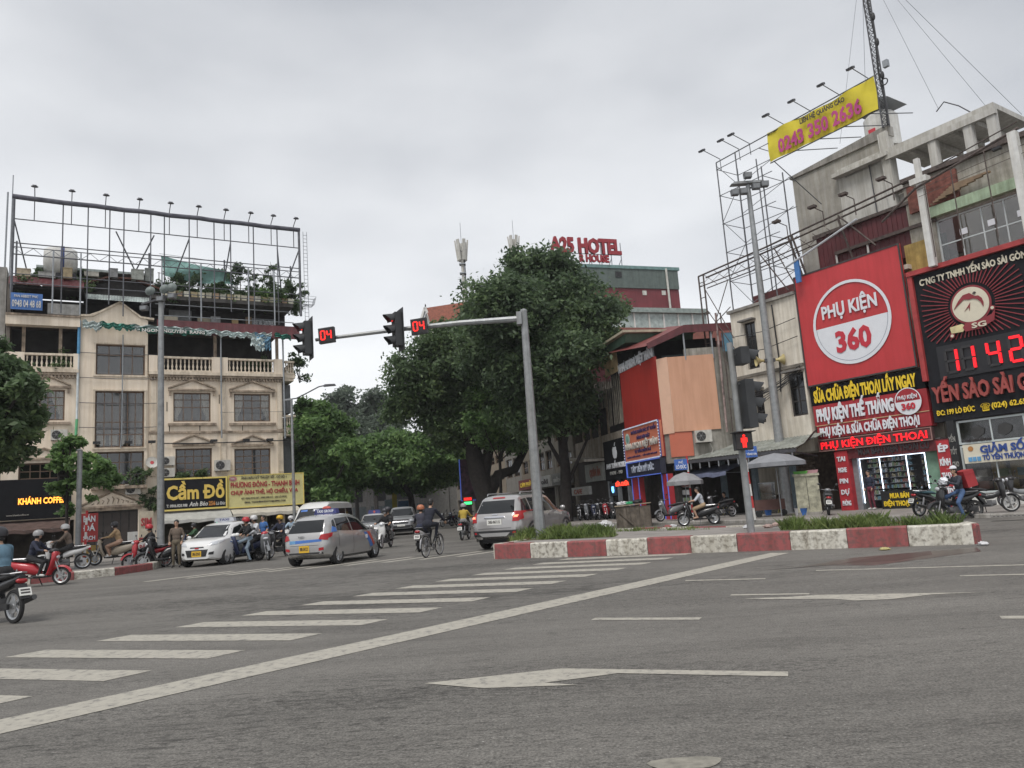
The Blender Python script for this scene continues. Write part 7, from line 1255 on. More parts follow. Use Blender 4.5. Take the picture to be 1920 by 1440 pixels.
handle(r, P_, -1.15, .98, SILV2); handle(r, P_, -.15, .98, SILV2); mirror(r, .8, 1.04, 1.17, SILV2); plate(r, -2.31, .86, '30E-967.15', PLW_, .5, .17)
for s in (-1, 1): MB().tube([(-1.55, s*.58, 1.69), (-1.5, s*.58, 1.75), (0, s*.6, 1.765), (.3, s*.59, 1.74), (.35, s*.59, 1.69)], .02, 6).obj('roof_rail', ALLOY, r, smooth=50)
MB().bar((-2.1, -.28, 1.17), (-2.06, .3, 1.2), .025).obj('rear_wiper', TRIM, r); P_('badge', [(-.09, 1.06), (.09, 1.06), (.09, 1.1), (-.09, 1.1)], 'B', CHROME, off_=.02, nn=(3, 2)); MB().tube([(-2.2, .45, .38), (-2.34, .45, .37)], .03, 8).obj('exhaust', CHROME, r)
for ax in (-1.37, 1.34):
    for s in (-1, 1):
        vs = []; 
        for i in range(17): a = math.pi*(-.08+1.16*i/16); vs += [(ax+math.cos(a)*.40, s*.925, .36+math.sin(a)*.40), (ax+math.cos(a)*.47, s*.918, .36+math.sin(a)*.47)]
        MB().add(vs, [(2*i, 2*i+2, 2*i+3, 2*i+1) for i in range(16)]).add([(a, b_-s*.04, c) for a, b_, c in vs], [(2*i, 2*i+2, 2*i+3, 2*i+1) for i in range(16)]).obj('arch_trim', TRIM, r)
# ---- silver taxi hatchback, rear and right side in view
HB_top = [(-1.88, .66), (-1.86, .86), (-1.80, .98), (-1.62, 1.28), (-1.42, 1.45), (-1.0, 1.51), (-.4, 1.525), (.1, 1.49), (.5, 1.36), (1.02, 1.03), (1.35, .97), (1.68, .87), (1.82, .74), (1.88, .56)]
HB_belt = [(-1.88, .64), (-1.78, .92), (-.6, .94), (.7, .89), (1.0, .93), (1.35, .9), (1.7, .76), (1.88, .54)]; HB_w = [(-1.88, .58), (-1.8, .70), (-1.45, .8), (-.3, .83), (1.1, .82), (1.5, .77), (1.75, .64), (1.88, .46)]; HB_b = [(-1.88, .36), (-1.5, .22), (0, .18), (1.5, .2), (1.88, .28)]
hd = np.array((.28, .96)); hd /= np.linalg.norm(hd)
def hatch(label, loc, hd, paint, glow=False, **k): return car('taxi', label, 'taxi', loc, hd, HB_top, HB_belt, HB_w, HB_b, (-1.22, 1.2), .3, paint, (-1.8, 1.1), .69, **k)
def hatch_dress(r, P_, paint, plate_txt_f, plate_txt_b):
    P_('rear_window', [(-.6, 1.0), (.6, 1.0), (.5, 1.36), (-.5, 1.36)], 'B', CGLASS); P_('windscreen', [(-.66, 1.0), (.66, 1.0), (.5, 1.42), (-.5, 1.42)], 'F', CGLASS)
    both(P_, 'side_window', [(-.28, .97), (.76, .94), (.3, 1.3), (-.28, 1.41)], CGLASS); both(P_, 'side_window', [(-1.2, 1.01), (-.36, .97), (-.36, 1.41), (-1.12, 1.38)], CGLASS); both(P_, 'quarter_window', [(-1.45, 1.04), (-1.25, 1.02), (-1.18, 1.36), (-1.3, 1.32)], CGLASS)
    for s in (-1, 1): P_('tail_light', [(s*.5, .8), (s*.72, .76), (s*.74, .95), (s*.56, .93)], 'B', TAIL, off_=.018, nn=(5, 5)); P_('headlight', [(s*.38, .72), (s*.66, .76), (s*.68, .88), (s*.48, .84)], 'F', HEADL, off_=.015, nn=(6, 4)); P_('fog_lamp', [(s*.44, .42), (s*.58, .42), (s*.6, .52), (s*.46, .5)], 'F', TRIM, off_=.012, nn=(3, 3)); P_('reflector', [(s*.5, .46), (s*.64, .48), (s*.64, .56), (s*.5, .54)], 'B', TAIL, off_=.014, nn=(3, 3))
    both(P_, 'tail_light', [(-1.80, .78), (-1.55, .86), (-1.5, .96), (-1.76, .94)], TAIL, off_=.015, nn=(4, 4)); both(P_, 'headlight', [(1.3, .85), (1.62, .78), (1.55, .87), (1.3, .91)], HEADL, off_=.012, nn=(5, 3))
    P_('grille', [(-.34, .36), (.34, .36), (.42, .6), (-.42, .6)], 'F', TRIM, off_=.014); P_('upper_grille', [(-.26, .66), (.26, .66), (.24, .7), (-.24, .7)], 'F', TRIM, off_=.012, nn=(5, 2)); P_('bumper_strip', [(-.62, .37), (.62, .37), (.62, .42), (-.62, .42)], 'B', TRIM, off_=.015, nn=(8, 2)); P_('tailgate_gap', [(-.6, .62), (.6, .62), (.6, .63), (-.6, .63)], 'B', TRIM, off_=.004, nn=(8, 1))
    for x, z0, z1 in ((-.32, .3, 1.42), (.78, .3, .95), (-1.2, .55, 1.0)): seam(P_, x, z0, x+.02, z1)
    handle(r, P_, -1.02, .86, paint); handle(r, P_, -.08, .84, paint); mirror(r, .68, .94, 1.02, paint)
    if plate_txt_b: plate(r, -1.885, .52, plate_txt_b, PLY, .34, .2)
    if plate_txt_f: plate(r, 1.885, .46, plate_txt_f, PLY, .36, .2, True)
    MB().tube([(-1.1, 0, 1.5), (-1.35, 0, 1.72)], .008, 5).obj('aerial', TRIM, r)
SB = M('sign_blue_dark', (.05, .06, .2), .5); STB = M('stripe_blue', (.06, .17, .5), .4); STR = M('stripe_red', (.55, .1, .07), .4)
r, P_, b = hatch('silver taxi hatchback driving away with a dark blue roof sign and a red-blue door stripe', (-6.05, 25.3), hd, SILV); hatch_dress(r, P_, SILV, None, '30E-547.21')
for v in ('R', 'L'): P_('blue_stripe', [(.42, .88), (.62, .88), (1.0, .42), (.82, .38)], v, STB, off_=.004); P_('red_stripe', [(.64, .88), (.82, .88), (1.12, .48), (1.02, .42)], v, STR, off_=.004); P_('door_crest', [(.5, .68), (.64, .68), (.64, .8), (.5, .8)], v, SWHITE, off_=.006, nn=(4, 4)); P_('pillar_mark', [(-1.52, .98), (-1.26, .98), (-1.25, 1.1), (-1.4, 1.14)], v, STB, off_=.02, nn=(4, 3))
P_('blue_band', [(-.58, .73), (.3, .69), (.3, .78), (-.58, .8)], 'B', STB, off_=.006); P_('blue_fade', [(.3, .69), (.5, .68), (.5, .78), (.3, .78)], 'B', M('stripe_light', (.15, .36, .62), .4), off_=.006, nn=(3, 3))
sg = MB().prism([(-.4, 0), (.4, 0), (.36, .16), (-.36, .16)], -.1, .1).obj('roof_sign', SB, r, (-.5, 0, 1.535), (0, 0, R_(-90))); text(sg, 'TAXI GROUP', 0, .05, .08, SWHITE, w=.6, y=-.105, align='CENTER', off=.02, depth=.004); MB().ell((0, 0, .18), (.16, .08, .07), 10, 6).obj('sign_crown', STR, sg)
text(link('tailgate_lettering', None, r, (-1.86, 0, .86), (0, 0, R_(-90))), 'Grand i10'.replace('Grand i10', 'TAXI'), -.2, 0, .06, CHROME, y=-.03)
# ---- white taxi facing the crossing, front and left side in view
hd = np.array((-.10, -.995)); hd /= np.linalg.norm(hd)
r, P_, b = hatch('white taxi hatchback waiting among motorbikes at the left kerb', (-11.4, 29.6), hd, CWH); hatch_dress(r, P_, CWH, '30E-329.83', None)
both(P_, 'blue_stripe', [(.3, .74), (.95, .78), (.95, .82), (.3, .83)], STB, off_=.005); sg = MB().prism([(-.4, 0), (.4, 0), (.36, .15), (-.36, .15)], -.1, .1).obj('roof_sign', M('sign_grey', (.5, .52, .56), .5), r, (-.3, 0, 1.54), (0, 0, R_(90))); text(sg, 'TAXI', 0, .04, .08, SB, w=.4, y=-.105, align='CENTER', off=.02, depth=.004); P_('badge', [(-.07, .63), (.07, .63), (.07, .67), (-.07, .67)], 'F', TAIL, off_=.02, nn=(3, 2))
# ---- silver taxi sedan, facing, farther up the street
SD_top = [(-2.15, .62), (-2.12, .92), (-1.9, 1.02), (-1.5, 1.06), (-1.0, 1.36), (-.6, 1.45), (0, 1.47), (.35, 1.42), (1.0, 1.02), (1.5, .94), (1.95, .82), (2.12, .68), (2.15, .5)]; SD_belt = [(-2.15, .6), (-1.9, .95), (-.5, .95), (.9, .9), (1.1, .93), (1.6, .86), (2.15, .48)]; SD_w = [(-2.15, .6), (-1.9, .78), (-1, .85), (1.1, .85), (1.8, .74), (2.15, .46)]
hd = np.array((.12, -.99)); r, P_, b = car('taxi', 'silver taxi saloon coming down the street with a blue roof sign', 'taxi', (-8.2, 43.5), hd, SD_top, SD_belt, SD_w, [(-2.15, .35), (-1.6, .2), (1.6, .2), (2.15, .28)], (-1.3, 1.28), .31, SILV, (-1.4, 1.05), .7)
P_('windscreen', [(-.66, 1.0), (.66, 1.0), (.5, 1.38), (-.5, 1.38)], 'F', CGLASS); P_('rear_window', [(-.6, 1.08), (.6, 1.08), (.5, 1.34), (-.5, 1.34)], 'B', CGLASS); both(P_, 'side_window', [(-1.1, .98), (-.1, .96), (-.1, 1.4), (-.8, 1.34)], CGLASS); both(P_, 'side_window', [(-.03, .96), (.8, .93), (.3, 1.34), (-.03, 1.4)], CGLASS); P_('grille', [(-.4, .4), (.4, .4), (.45, .62), (-.45, .62)], 'F', TRIM, off_=.012); mirror(r, .75, .96, 1.0, SILV); plate(r, 2.15, .5, '', PLY, .36, .16, True)
for s in (-1, 1): P_('headlight', [(s*.42, .68), (s*.68, .7), (s*.68, .8), (s*.5, .78)], 'F', HEADL, off_=.015, nn=(5, 3)); P_('tail_light', [(s*.5, .75), (s*.7, .75), (s*.7, .9), (s*.5, .9)], 'B', TAIL, off_=.015, nn=(4, 4))
sg = MB().prism([(-.35, 0), (.35, 0), (.3, .2), (-.3, .2)], -.1, .1).obj('roof_sign', SB, r, (-.2, 0, 1.48), (0, 0, R_(90))); MB().lathe([(.06, 0), (.06, .01)], 12, 0, Matrix.Translation((0, -.1, .1)) @ Matrix.Rotation(R_(90), 4, 'X')).obj('sign_logo', STR, sg)
# ---- grey pickup facing
hd = np.array((.1, -.995)); r, P_, b = car('pickup_truck', 'grey pickup truck with a dark grille further back in the street', 'pickup truck', (-7.9, 52), hd, [(-2.6, .7), (-2.55, 1.05), (-2.4, 1.1), (-1.0, 1.12), (-.92, 1.2), (-.8, 1.7), (-.4, 1.79), (.4, 1.78), (.7, 1.68), (1.25, 1.2), (1.8, 1.13), (2.35, 1.02), (2.5, .85), (2.56, .6)], [(-2.6, .68), (-2.4, 1.06), (0, 1.1), (1.2, 1.1), (1.9, 1.03), (2.56, .58)], [(-2.6, .8), (-2.3, .9), (0, .93), (1.8, .92), (2.3, .82), (2.56, .62)], [(-2.6, .5), (-1.5, .42), (1.5, .4), (2.56, .42)], (-1.6, 1.55), .38, CGR, (-.95, 1.25), .74)
P_('windscreen', [(-.74, 1.22), (.74, 1.22), (.6, 1.66), (-.6, 1.66)], 'F', CGLASS); P_('grille', [(-.45, .72), (.45, .72), (.5, .98), (-.5, .98)], 'F', TRIM, off_=.015); P_('grille_bar', [(-.46, .83), (.46, .83), (.47, .88), (-.47, .88)], 'F', CHROME, off_=.03, nn=(6, 2)); P_('lower_bumper', [(-.72, .46), (.72, .46), (.7, .62), (-.7, .62)], 'F', TRIM, off_=.02); both(P_, 'side_window', [(-.75, 1.16), (.05, 1.14), (.05, 1.66), (-.66, 1.64)], CGLASS); both(P_, 'side_window', [(.12, 1.14), (1.0, 1.12), (.5, 1.6), (.12, 1.66)], CGLASS); mirror(r, .95, 1.08, 1.25, CGR); plate(r, 2.57, .62, '', PLW_, .5, .13, True)
for s in (-1, 1): P_('headlight', [(s*.56, .84), (s*.8, .86), (s*.8, 1.0), (s*.58, .98)], 'F', HEADL, off_=.015, nn=(5, 3))
# ---- white minibus
hd = np.array((-.16, -.985)); r, P_, b = car('minibus', 'white high-roof minibus behind the silver taxi', 'minibus', (-11.9, 46.5), hd, [(-2.85, .8), (-2.83, 2.1), (-2.7, 2.28), (-2.2, 2.36), (.6, 2.38), (1.0, 2.3), (1.35, 2.08), (2.05, 1.3), (2.4, 1.2), (2.75, 1.0), (2.88, .7)], [(-2.85, .78), (-2.8, 1.25), (1.6, 1.22), (2.1, 1.18), (2.5, 1.0), (2.88, .68)], [(-2.85, .9), (-2.7, .97), (0, .99), (1.9, .97), (2.6, .85), (2.88, .66)], [(-2.85, .4), (-2, .3), (2, .28), (2.88, .34)], (-1.75, 1.85), .35, CWH, (-2.85, 2.1), .86)
P_('windscreen', [(-.8, 1.32), (.8, 1.32), (.68, 2.0), (-.68, 2.0)], 'F', CGLASS); P_('rear_window', [(-.7, 1.3), (.7, 1.3), (.65, 1.95), (-.65, 1.95)], 'B', CGLASS)
for a, b_ in ((-2.6, -1.5), (-1.42, -.2), (-.12, .9)): both(P_, 'side_window', [(a, 1.28), (b_, 1.28), (b_, 1.95), (a, 1.95)], CGLASS)
both(P_, 'side_window', [(.98, 1.28), (1.75, 1.26), (1.3, 1.86), (.98, 1.92)], CGLASS); P_('grille', [(-.45, .75), (.45, .75), (.45, .95), (-.45, .95)], 'F', TRIM, off_=.015); mirror(r, 1.75, 1.1, 1.45, TRIM); plate(r, 2.89, .5, '', PLW_, .5, .13, True); P_('bumper', [(-.8, .4), (.8, .4), (.8, .58), (-.8, .58)], 'F', TRIM, off_=.015); P_('sticker', [(-.6, 1.85), (-.2, 1.85), (-.2, 1.95), (-.6, 1.95)], 'F', STB, off_=.012, nn=(3, 2)); P_('sticker', [(.15, 1.85), (.5, 1.85), (.5, 1.95), (.15, 1.95)], 'F', SWHITE, off_=.012, nn=(3, 2))
for s in (-1, 1): P_('headlight', [(s*.55, .82), (s*.82, .86), (s*.84, 1.08), (s*.62, 1.02)], 'F', HEADL, off_=.015, nn=(5, 4))
# ================================================================ motorbikes, bicycle and people
SPK = M('spoke_steel', (.4, .4, .41), .35, metal=.8, var=.05); SEATM = M('seat_vinyl', (.022, .022, .024), .55, var=.15)
def Rz(T): return T
VERT = Matrix(((0, 0, 1, 0), (0, 1, 0, 0), (1, 0, 0, 0), (0, 0, 0, 1)))          # loft axis x -> z
_wc = {}
def bike_wheel(root, x, r, w, kind, rimm, steer=0):
    k = (r, w, kind, rimm.name); T = Matrix.Rotation(R_(90), 4, 'X')
    if k not in _wc:
        ty = MB().lathe([(r-w*.9, -w*.3), (r-w*.4, -w*.5), (r-w*.08, -w*.34), (r, 0), (r-w*.08, w*.34), (r-w*.4, w*.5), (r-w*.9, w*.3)], 26, 0, T, True).mesh('tyre', RUBBER, 50)
        mb = MB().lathe([(r-w*.9, -w*.32), (r-w*.85, -w*.36), (r-w*.85, w*.36), (r-w*.9, w*.32), (r-w*1.25, w*.2), (r-w*1.25, -w*.2)], 26, 0, T, True); mb.lathe([(.05, -w*.55), (.055, 0), (.05, w*.55)], 10, 0, T)
        n = 5 if kind == 'cast' else (36 if kind == 'wire' else 3)
        for i in range(n):
            a = 6.28318*i/n; s = (.02 if i % 2 else -.02) if kind == 'wire' else 0; mb.bar((math.cos(a)*.04, s, math.sin(a)*.04), (math.cos(a)*(r-w), 0, math.sin(a)*(r-w)), .004 if kind == 'wire' else .03, .004 if kind == 'wire' else .045)
        if kind != 'wire': mb.lathe([(r*.42, -w*.42), (r*.42, -w*.38)], 16, 0, T)
        _wc[k] = (ty, mb.mesh('rim', rimm, 40))
    wl = link('wheel', None, root, (x, 0, r), (0, 0, steer)); link('tyre', _wc[k][0], wl); link('rim', _wc[k][1], wl); return wl
def motorbike(label, loc, deg, paint, paint2=None, style='scooter', rim=None, z=0, lean=0, seat=None, plate_t=True, group='motorbikes', steer=0, big=1.0, name=None):
    """deg: compass of travel measured from +X; parts modelled one by one"""
    root = thing(name or ('motor_scooter' if style == 'scooter' else 'motorbike'), label, 'motorbike', (loc[0], loc[1], z), R_(deg), group); root.rotation_euler[0] = R_(lean); root.scale = (big,)*3
    p2 = paint2 or TRIM; sc = style == 'scooter'; r = .265 if sc else .285; w = .085 if sc else .07; fx, rx = .64, -.62; rimm = rim or ALLOY
    bike_wheel(root, fx, r, w, 'cast', rimm, R_(steer)); bike_wheel(root, rx, r, w*1.08, 'cast', rimm)
    for s in (-1, 1): MB().tube([(fx, s*.07, r), (fx-.12, s*.07, r+.35), (.42, s*.05, .86)], .02, 7).obj('fork', SPK, root)
    vs = []; n = 14; fr_ = r+.035
    for i in range(n+1):
        a = R_(20)+R_(150)*i/n; c_, s_ = math.cos(a), math.sin(a)
        vs += [(fx+c_*(fr_-.03), -.065, r+s_*(fr_-.03)), (fx+c_*(fr_+.012), -.045, r+s_*(fr_+.012)), (fx+c_*(fr_+.02), 0, r+s_*(fr_+.02)), (fx+c_*(fr_+.012), .045, r+s_*(fr_+.012)), (fx+c_*(fr_-.03), .065, r+s_*(fr_-.03))]
    MB().add(vs, [(i*5+j, i*5+j+1, (i+1)*5+j+1, (i+1)*5+j) for i in range(n) for j in range(4)]).obj('front_fender', paint, root, smooth=50)
    if sc:
        MB().loft([(.30, 0, .26, .12, .05), (.42, 0, .33, .165, .055), (.6, 0, .40, .185, .06), (.78, 0, .45, .185, .075), (.93, 0, .47, .15, .09), (1.0, 0, .45, .1, .07)], 14, 2.4, 0, VERT).obj('leg_shield', paint, root, smooth=50)
        MB().loft([(.42, 0, .25, .13, .03), (.6, 0, .33, .155, .03), (.85, 0, .38, .14, .03)], 12, 2.6, 0, VERT).obj('inner_panel', TRIM, root, smooth=50)
        MB().loft([(.3, 0, .29, .15, .04), (.1, 0, .28, .16, .04), (-.15, 0, .3, .15, .05)], 12, 4).obj('floorboard', TRIM, root, smooth=40)
        MB().loft([(.06, 0, .42, .1, .1), (-.1, 0, .5, .16, .18), (-.4, 0, .57, .175, .16), (-.66, 0, .64, .14, .12), (-.84, 0, .72, .07, .05)], 14, 2.4).obj('rear_body', paint, root, smooth=50)
    else:
        MB().loft([(.44, 0, .46, .1, .06), (.6, 0, .47, .16, .08), (.8, 0, .46, .15, .1), (.96, 0, .43, .11, .09)], 14, 2.3, 0, VERT).obj('leg_shield', paint, root, smooth=50)
        MB().loft([(.42, 0, .62, .05, .09), (.2, 0, .52, .055, .08), (-.05, 0, .5, .07, .09)], 12, 2.6).obj('spine_cover', p2, root, smooth=50)
        MB().loft([(.0, 0, .52, .1, .1), (-.2, 0, .6, .13, .11), (-.5, 0, .66, .12, .09), (-.86, 0, .78, .05, .04)], 14, 2.3).obj('rear_body', paint, root, smooth=50)
        MB().box(-.2, .14, -.1, .1, .2, .4).loft([(.14, 0, .3, .09, .09), (.26, 0, .32, .08, .08)], 12).obj('engine', M('engine_grey', (.16, .16, .165), .5, metal=.4), root)
    MB().loft([(.06, 0, .71, .08, .03), (-.08, 0, .75, .13, .045), (-.38, 0, .77, .135, .055), (-.62, 0, .80, .115, .05), (-.72, 0, .81, .06, .03)], 14, 2.6).obj('seat', seat or SEATM, root, smooth=50)
    MB().ell((.41, 0, 1.0), (.13, .13, .085), 12, 8).obj('headset', paint if not sc else p2, root, smooth=50)
    MB().ell((.53, 0, .82 if sc else .98), (.05, .1, .05 if sc else .065), 12, 7).obj('headlight', HEADL, root, smooth=50)
    MB().tube([(.25, -.36, 1.0), (.30, -.22, 1.02), (.37, 0, 1.0), (.30, .22, 1.02), (.25, .36, 1.0)], .014, 7).obj('handlebar', SPK, root)
    for s in (-1, 1):
        MB().tube([(.25, s*.36, 1.0), (.285, s*.25, 1.018)], .021, 8).obj('grip', RUBBER, root); m_ = tobj('mirror_stalk', [(.30, s*.2, 1.02), (.33, s*.27, 1.17), (.32, s*.33, 1.22)], .008, TRIM, root, 5)
        MB().ell((.32, s*.34, 1.24), (.018, .065, .045), 10, 6).obj('mirror', TRIM, m_, smooth=50)
        MB().tube([(-.18, s*.2, .3), (-.02, s*.24, .3)], .014, 6).obj('footpeg', RUBBER, root)
    MB().tube([(-.35, -.1, .83), (-.72, -.13, .84), (-.82, 0, .85), (-.72, .13, .84), (-.35, .1, .83)], .015, 6).obj('grab_rail', SPK, root)
    MB().ell((-.83, 0, .71), (.05, .1, .05), 10, 6).obj('tail_light', TAIL, root, smooth=50)
    MB().prism([(-.74, .66), (-.86, .66), (-.98, .42), (-.94, .40), (-.8, .58)], -.07, .07).obj('rear_fender', TRIM, root)
    if plate_t: 
        p = MB().box(-.01, .0, -.1, .1, -.07, .07).obj('number_plate', PLW_, root, (-.945, 0, .53), (0, R_(22), 0))
        for z_ in (-.02, .03): MB().box(-.0125, -.0105, -.075, .075, z_-.016, z_+.012).obj('plate_print', TD, p)
    MB().tube([(.1, -.11, .26), (-.3, -.15, .27), (-.5, -.17, .32), (-.92, -.17, .42)], [.02, .02, .05, .045], 9).obj('exhaust', M('exhaust_dark', (.1, .1, .1), .4, metal=.5), root, smooth=50)
    MB().bar((-.35, .1, .3), (rx, .1, r), .05, .09).obj('swing_arm', TRIM, root); MB().tube([(-.52, -.12, .62), (rx+.02, -.12, r+.02)], .03, 8).obj('shock', SPK, root); MB().bar((-.05, .12, .25), (-.02, .26, .02), .02).obj('side_stand', TRIM, root)
    return root
SKIN = M('skin', (.42, .26, .18), .6, var=.08); HAIR = M('hair_black', (.015, .013, .012), .5, var=.2)
def cloth_m(nm, c): return M('wear_'+nm, c, .9, var=.16, scale=7, bump=.15)
POSE = {
 'ride': dict(pel=(-.22, 0, .86), neck=(-.08, 0, 1.32), head=(-.03, 0, 1.50), el=(.10, .27, 1.06), wr=(.27, .31, 1.04), kn=(.20, .17, .70), an=(.08, .17, .36), toe=(.22, .18, .32)),
 'foot': dict(pel=(-.22, 0, .86), neck=(-.12, 0, 1.33), head=(-.08, 0, 1.51), el=(.08, .27, 1.08), wr=(.27, .31, 1.04), kn=(.06, .26, .50), an=(-.04, .32, .1), toe=(.1, .34, .05)),
 'read': dict(pel=(-.22, 0, .86), neck=(-.16, 0, 1.34), head=(-.1, 0, 1.51), el=(.0, .25, 1.08), wr=(.22, .1, 1.16), kn=(.08, .25, .52), an=(-.02, .30, .1), toe=(.12, .32, .05)),
 'cycle': dict(pel=(-.27, 0, 1.02), neck=(-.02, 0, 1.47), head=(.04, 0, 1.65), el=(.2, .26, 1.2), wr=(.38, .27, 1.08), kn=(.14, .11, .8), an=(-.02, .1, .42), toe=(.13, .1, .36), kn2=(.2, .11, .98), an2=(.06, .1, .62), toe2=(.21, .1, .56)),
 'stand': dict(pel=(0, 0, .92), neck=(.0, 0, 1.42), head=(.02, 0, 1.60), el=(-.03, .25, 1.14), wr=(.1, .22, .95), kn=(.03, .1, .5), an=(-.02, .11, .09), toe=(.13, .13, .04)),
 'low': dict(pel=(-.2, 0, .45), neck=(-.05, 0, .92), head=(.0, 0, 1.08), el=(.12, .24, .7), wr=(.3, .12, .62), kn=(.22, .16, .48), an=(.2, .15, .09), toe=(.34, .16, .04)),
 'pillion': dict(pel=(-.55, 0, .90), neck=(-.46, 0, 1.38), head=(-.42, 0, 1.56), el=(-.28, .24, 1.12), wr=(-.12, .18, 1.02), kn=(-.14, .22, .72), an=(-.26, .22, .38), toe=(-.12, .23, .34)),
}
def person(label, loc, deg, pose='ride', top=None, legs=None, shoe=None, head='hair', hmat=None, z=0, mask=False, sleeve=True, shorts=False, build=1.0, group='people on the street', scale=1.0, lean=0, hair=None, turn=0, skirt=False):
    root = thing('person', label, 'person', (loc[0], loc[1], z), R_(deg), group); root.scale = (scale,)*3; root.rotation_euler[0] = R_(lean); J = POSE[pose]; mb = MB(); bones = []; V = Vector
    def cap(a, b, ra, rb, mi):
        a, b = V(a), V(b); d = (b-a); L = d.length; d = d.normalized() if L > 0 else V((0, 0, 1)); pts, rs = [], []
        for k in (-.98, -.8, -.45): pts.append(a+d*ra*k); rs.append(ra*math.sqrt(1-k*k))
        pts += [a, b]; rs += [ra, rb]
        for k in (.45, .8, .98): pts.append(b+d*rb*k); rs.append(rb*math.sqrt(1-k*k))
        mb.tube(pts, rs, 12); bones.append((a, b, (ra+rb)/2, mi))
    pel, neck, hd_ = V(J['pel']), V(J['neck']), V(J['head']); up = (neck-pel).normalized(); ax = V((0, 1, 0)); B_ = build
    T = lambda c: Matrix.Translation(c) @ V((0, 0, 1)).rotation_difference(up).to_matrix().to_4x4()
    def ell(c, r_, mi, Tm=None): mb.ell((0, 0, 0), r_, 14, 10, 0, Tm or T(c)); bones.append((V(c)-ax*max(0, r_[1]-r_[0])-up*0, V(c)+ax*max(0, r_[1]-r_[0]), (r_[0]+r_[2])/2*.95, mi))
    ell(pel, (.125*B_, .17*B_, .13), 1); ell(pel.lerp(neck, .36), (.11*B_, .15*B_, .17), 0); ell(pel.lerp(neck, .68), (.125*B_, .175*B_, .19), 0); sh = neck-up*.05; cap(sh-ax*.135, sh+ax*.135, .07, .07, 0); cap(neck-up*.03, hd_-up*.04, .056, .05, 2)
    for s in (1, -1):
        S = sh+ax*s*.165; E_, Wr = V((J['el'][0], s*J['el'][1], J['el'][2])), V((J['wr'][0], s*J['wr'][1], J['wr'][2]))
        cap(S, E_, .058*B_, .047, 0); cap(E_, Wr, .045, .034, 0 if sleeve else 2)
        if not sleeve: cap(S, S.lerp(E_, .62), .062, .057, 0)
        d = (Wr-E_).normalized(); side = d.cross(V((0, 0, 1))).normalized(); pm = Wr+d*.045; cap(Wr+d*.01, pm+d*.02, .03, .032, 2)
        for k in range(4):      # fingers curl round the grip
            o = side*(.033-.022*k); L = (.036, .042, .04, .03)[k]; a = pm+d*.03+o; b = a+d*L+V((0, 0, -.008)); c = b+V((0, 0, -.035))-d*.004; cap(a, b, .0115, .0105, 2); cap(b, c, .0105, .009, 2)
        a = pm+side*s*.02*(1 if s > 0 else 1)-d*.02; b = a+side*s*.03+d*.02-V((0, 0, .01)); cap(a, b, .0125, .011, 2); cap(b, b+d*.03-V((0, 0, .015)), .011, .009, 2)
        q_ = '2' if (s < 0 and 'kn2' in J) else ''; alt = POSE['ride'] if pose in ('foot', 'read') and s < 0 else J
        K, A, To = [V((alt[n_+q_][0], s*alt[n_+q_][1], alt[n_+q_][2])) for n_ in ('kn', 'an', 'toe')]; Hp = pel+ax*s*.095-up*.03
        cap(Hp, K, .088*B_, .062*B_, 1); cap(K, A, .058*B_, .04, 2 if shorts else 1)
        if shorts: cap(Hp, Hp.lerp(K, .9), .092, .076, 1)
        cap(A-V((.03, 0, .02)), To, .042, .034, 3)
    h = hd_; ct = math.cos(R_(turn)); st = math.sin(R_(turn)); f = lambda x, y, z_: h+V((x*ct-y*st, x*st+y*ct, z_)); I = lambda c: Matrix.Translation(c) @ Matrix.Rotation(R_(turn), 4, 'Z')
    for c, r_ in ((f(0, 0, .02), (.092, .076, .105)), (f(.025, 0, -.055), (.062, .055, .06)), (f(.088, 0, -.01), (.018, .013, .026)), (f(0, .076, -.005), (.022, .012, .03)), (f(0, -.076, -.005), (.022, .012, .03)), (f(.07, 0, .03), (.022, .05, .012))): mb.ell((0, 0, 0), r_, 12, 8, 0, I(c)); bones.append((c, c, sum(r_)/3*1.05, 2))
    if skirt: mb.loft([(0, 0, 0, .2, .14), (.3, 0, 0, .24, .2)], 12, 2, 0, Matrix.Translation(pel-V((0, 0, .3))) @ VERT); bones.append((pel-V((0, 0, .25)), pel, .16, 1))
    me = mb.mesh('body', SKIN); o = link('body', me, root); md = o.modifiers.new('r', 'REMESH'); md.mode = 'VOXEL'; md.voxel_size = .0135; md.use_smooth_shade = True; ms_ = o.modifiers.new('s', 'SMOOTH'); ms_.factor = .5; ms_.iterations = 2
    w0 = root.scale.copy(); root.scale = (1, 1, 1); dg = bpy.context.evaluated_depsgraph_get(); nm = bpy.data.meshes.new_from_object(o.evaluated_get(dg)); root.scale = w0; o.modifiers.clear(); o.data = nm; nm.name = 'body'; nm.materials.clear()
    for m_ in (top, legs, SKIN, shoe or TRIM, M('eye_dark', (.02, .015, .012), .3), M('lips', (.3, .12, .1), .6)): nm.materials.append(m_)
    n = len(nm.polygons); C = np.empty(n*3); nm.polygons.foreach_get('center', C); C = C.reshape(-1, 3); best = np.full(n, 9.); idx = np.zeros(n, int)
    for a, b, r_, mi in bones:
        a, b = np.array(a), np.array(b); d = b-a; L2 = d@d; t = np.clip(((C-a)@d)/L2, 0, 1) if L2 > 1e-9 else np.zeros(n); D = np.linalg.norm(C-(a+t[:, None]*d), axis=1)-r_
        m_ = D < best; best[m_] = D[m_]; idx[m_] = mi
    for s in (-1, 1): e = np.array(f(.085, s*.032, .015)); idx[np.linalg.norm(C-e, axis=1) < .017] = 4
    e = np.array(f(.09, 0, -.062)); idx[(np.abs(C[:, 2]-e[2]) < .008) & (np.linalg.norm(C-e, axis=1) < .03)] = 5
    nm.polygons.foreach_set('material_index', idx.astype(np.int32)); nm.polygons.foreach_set('use_smooth', [True]*n); nm.update()
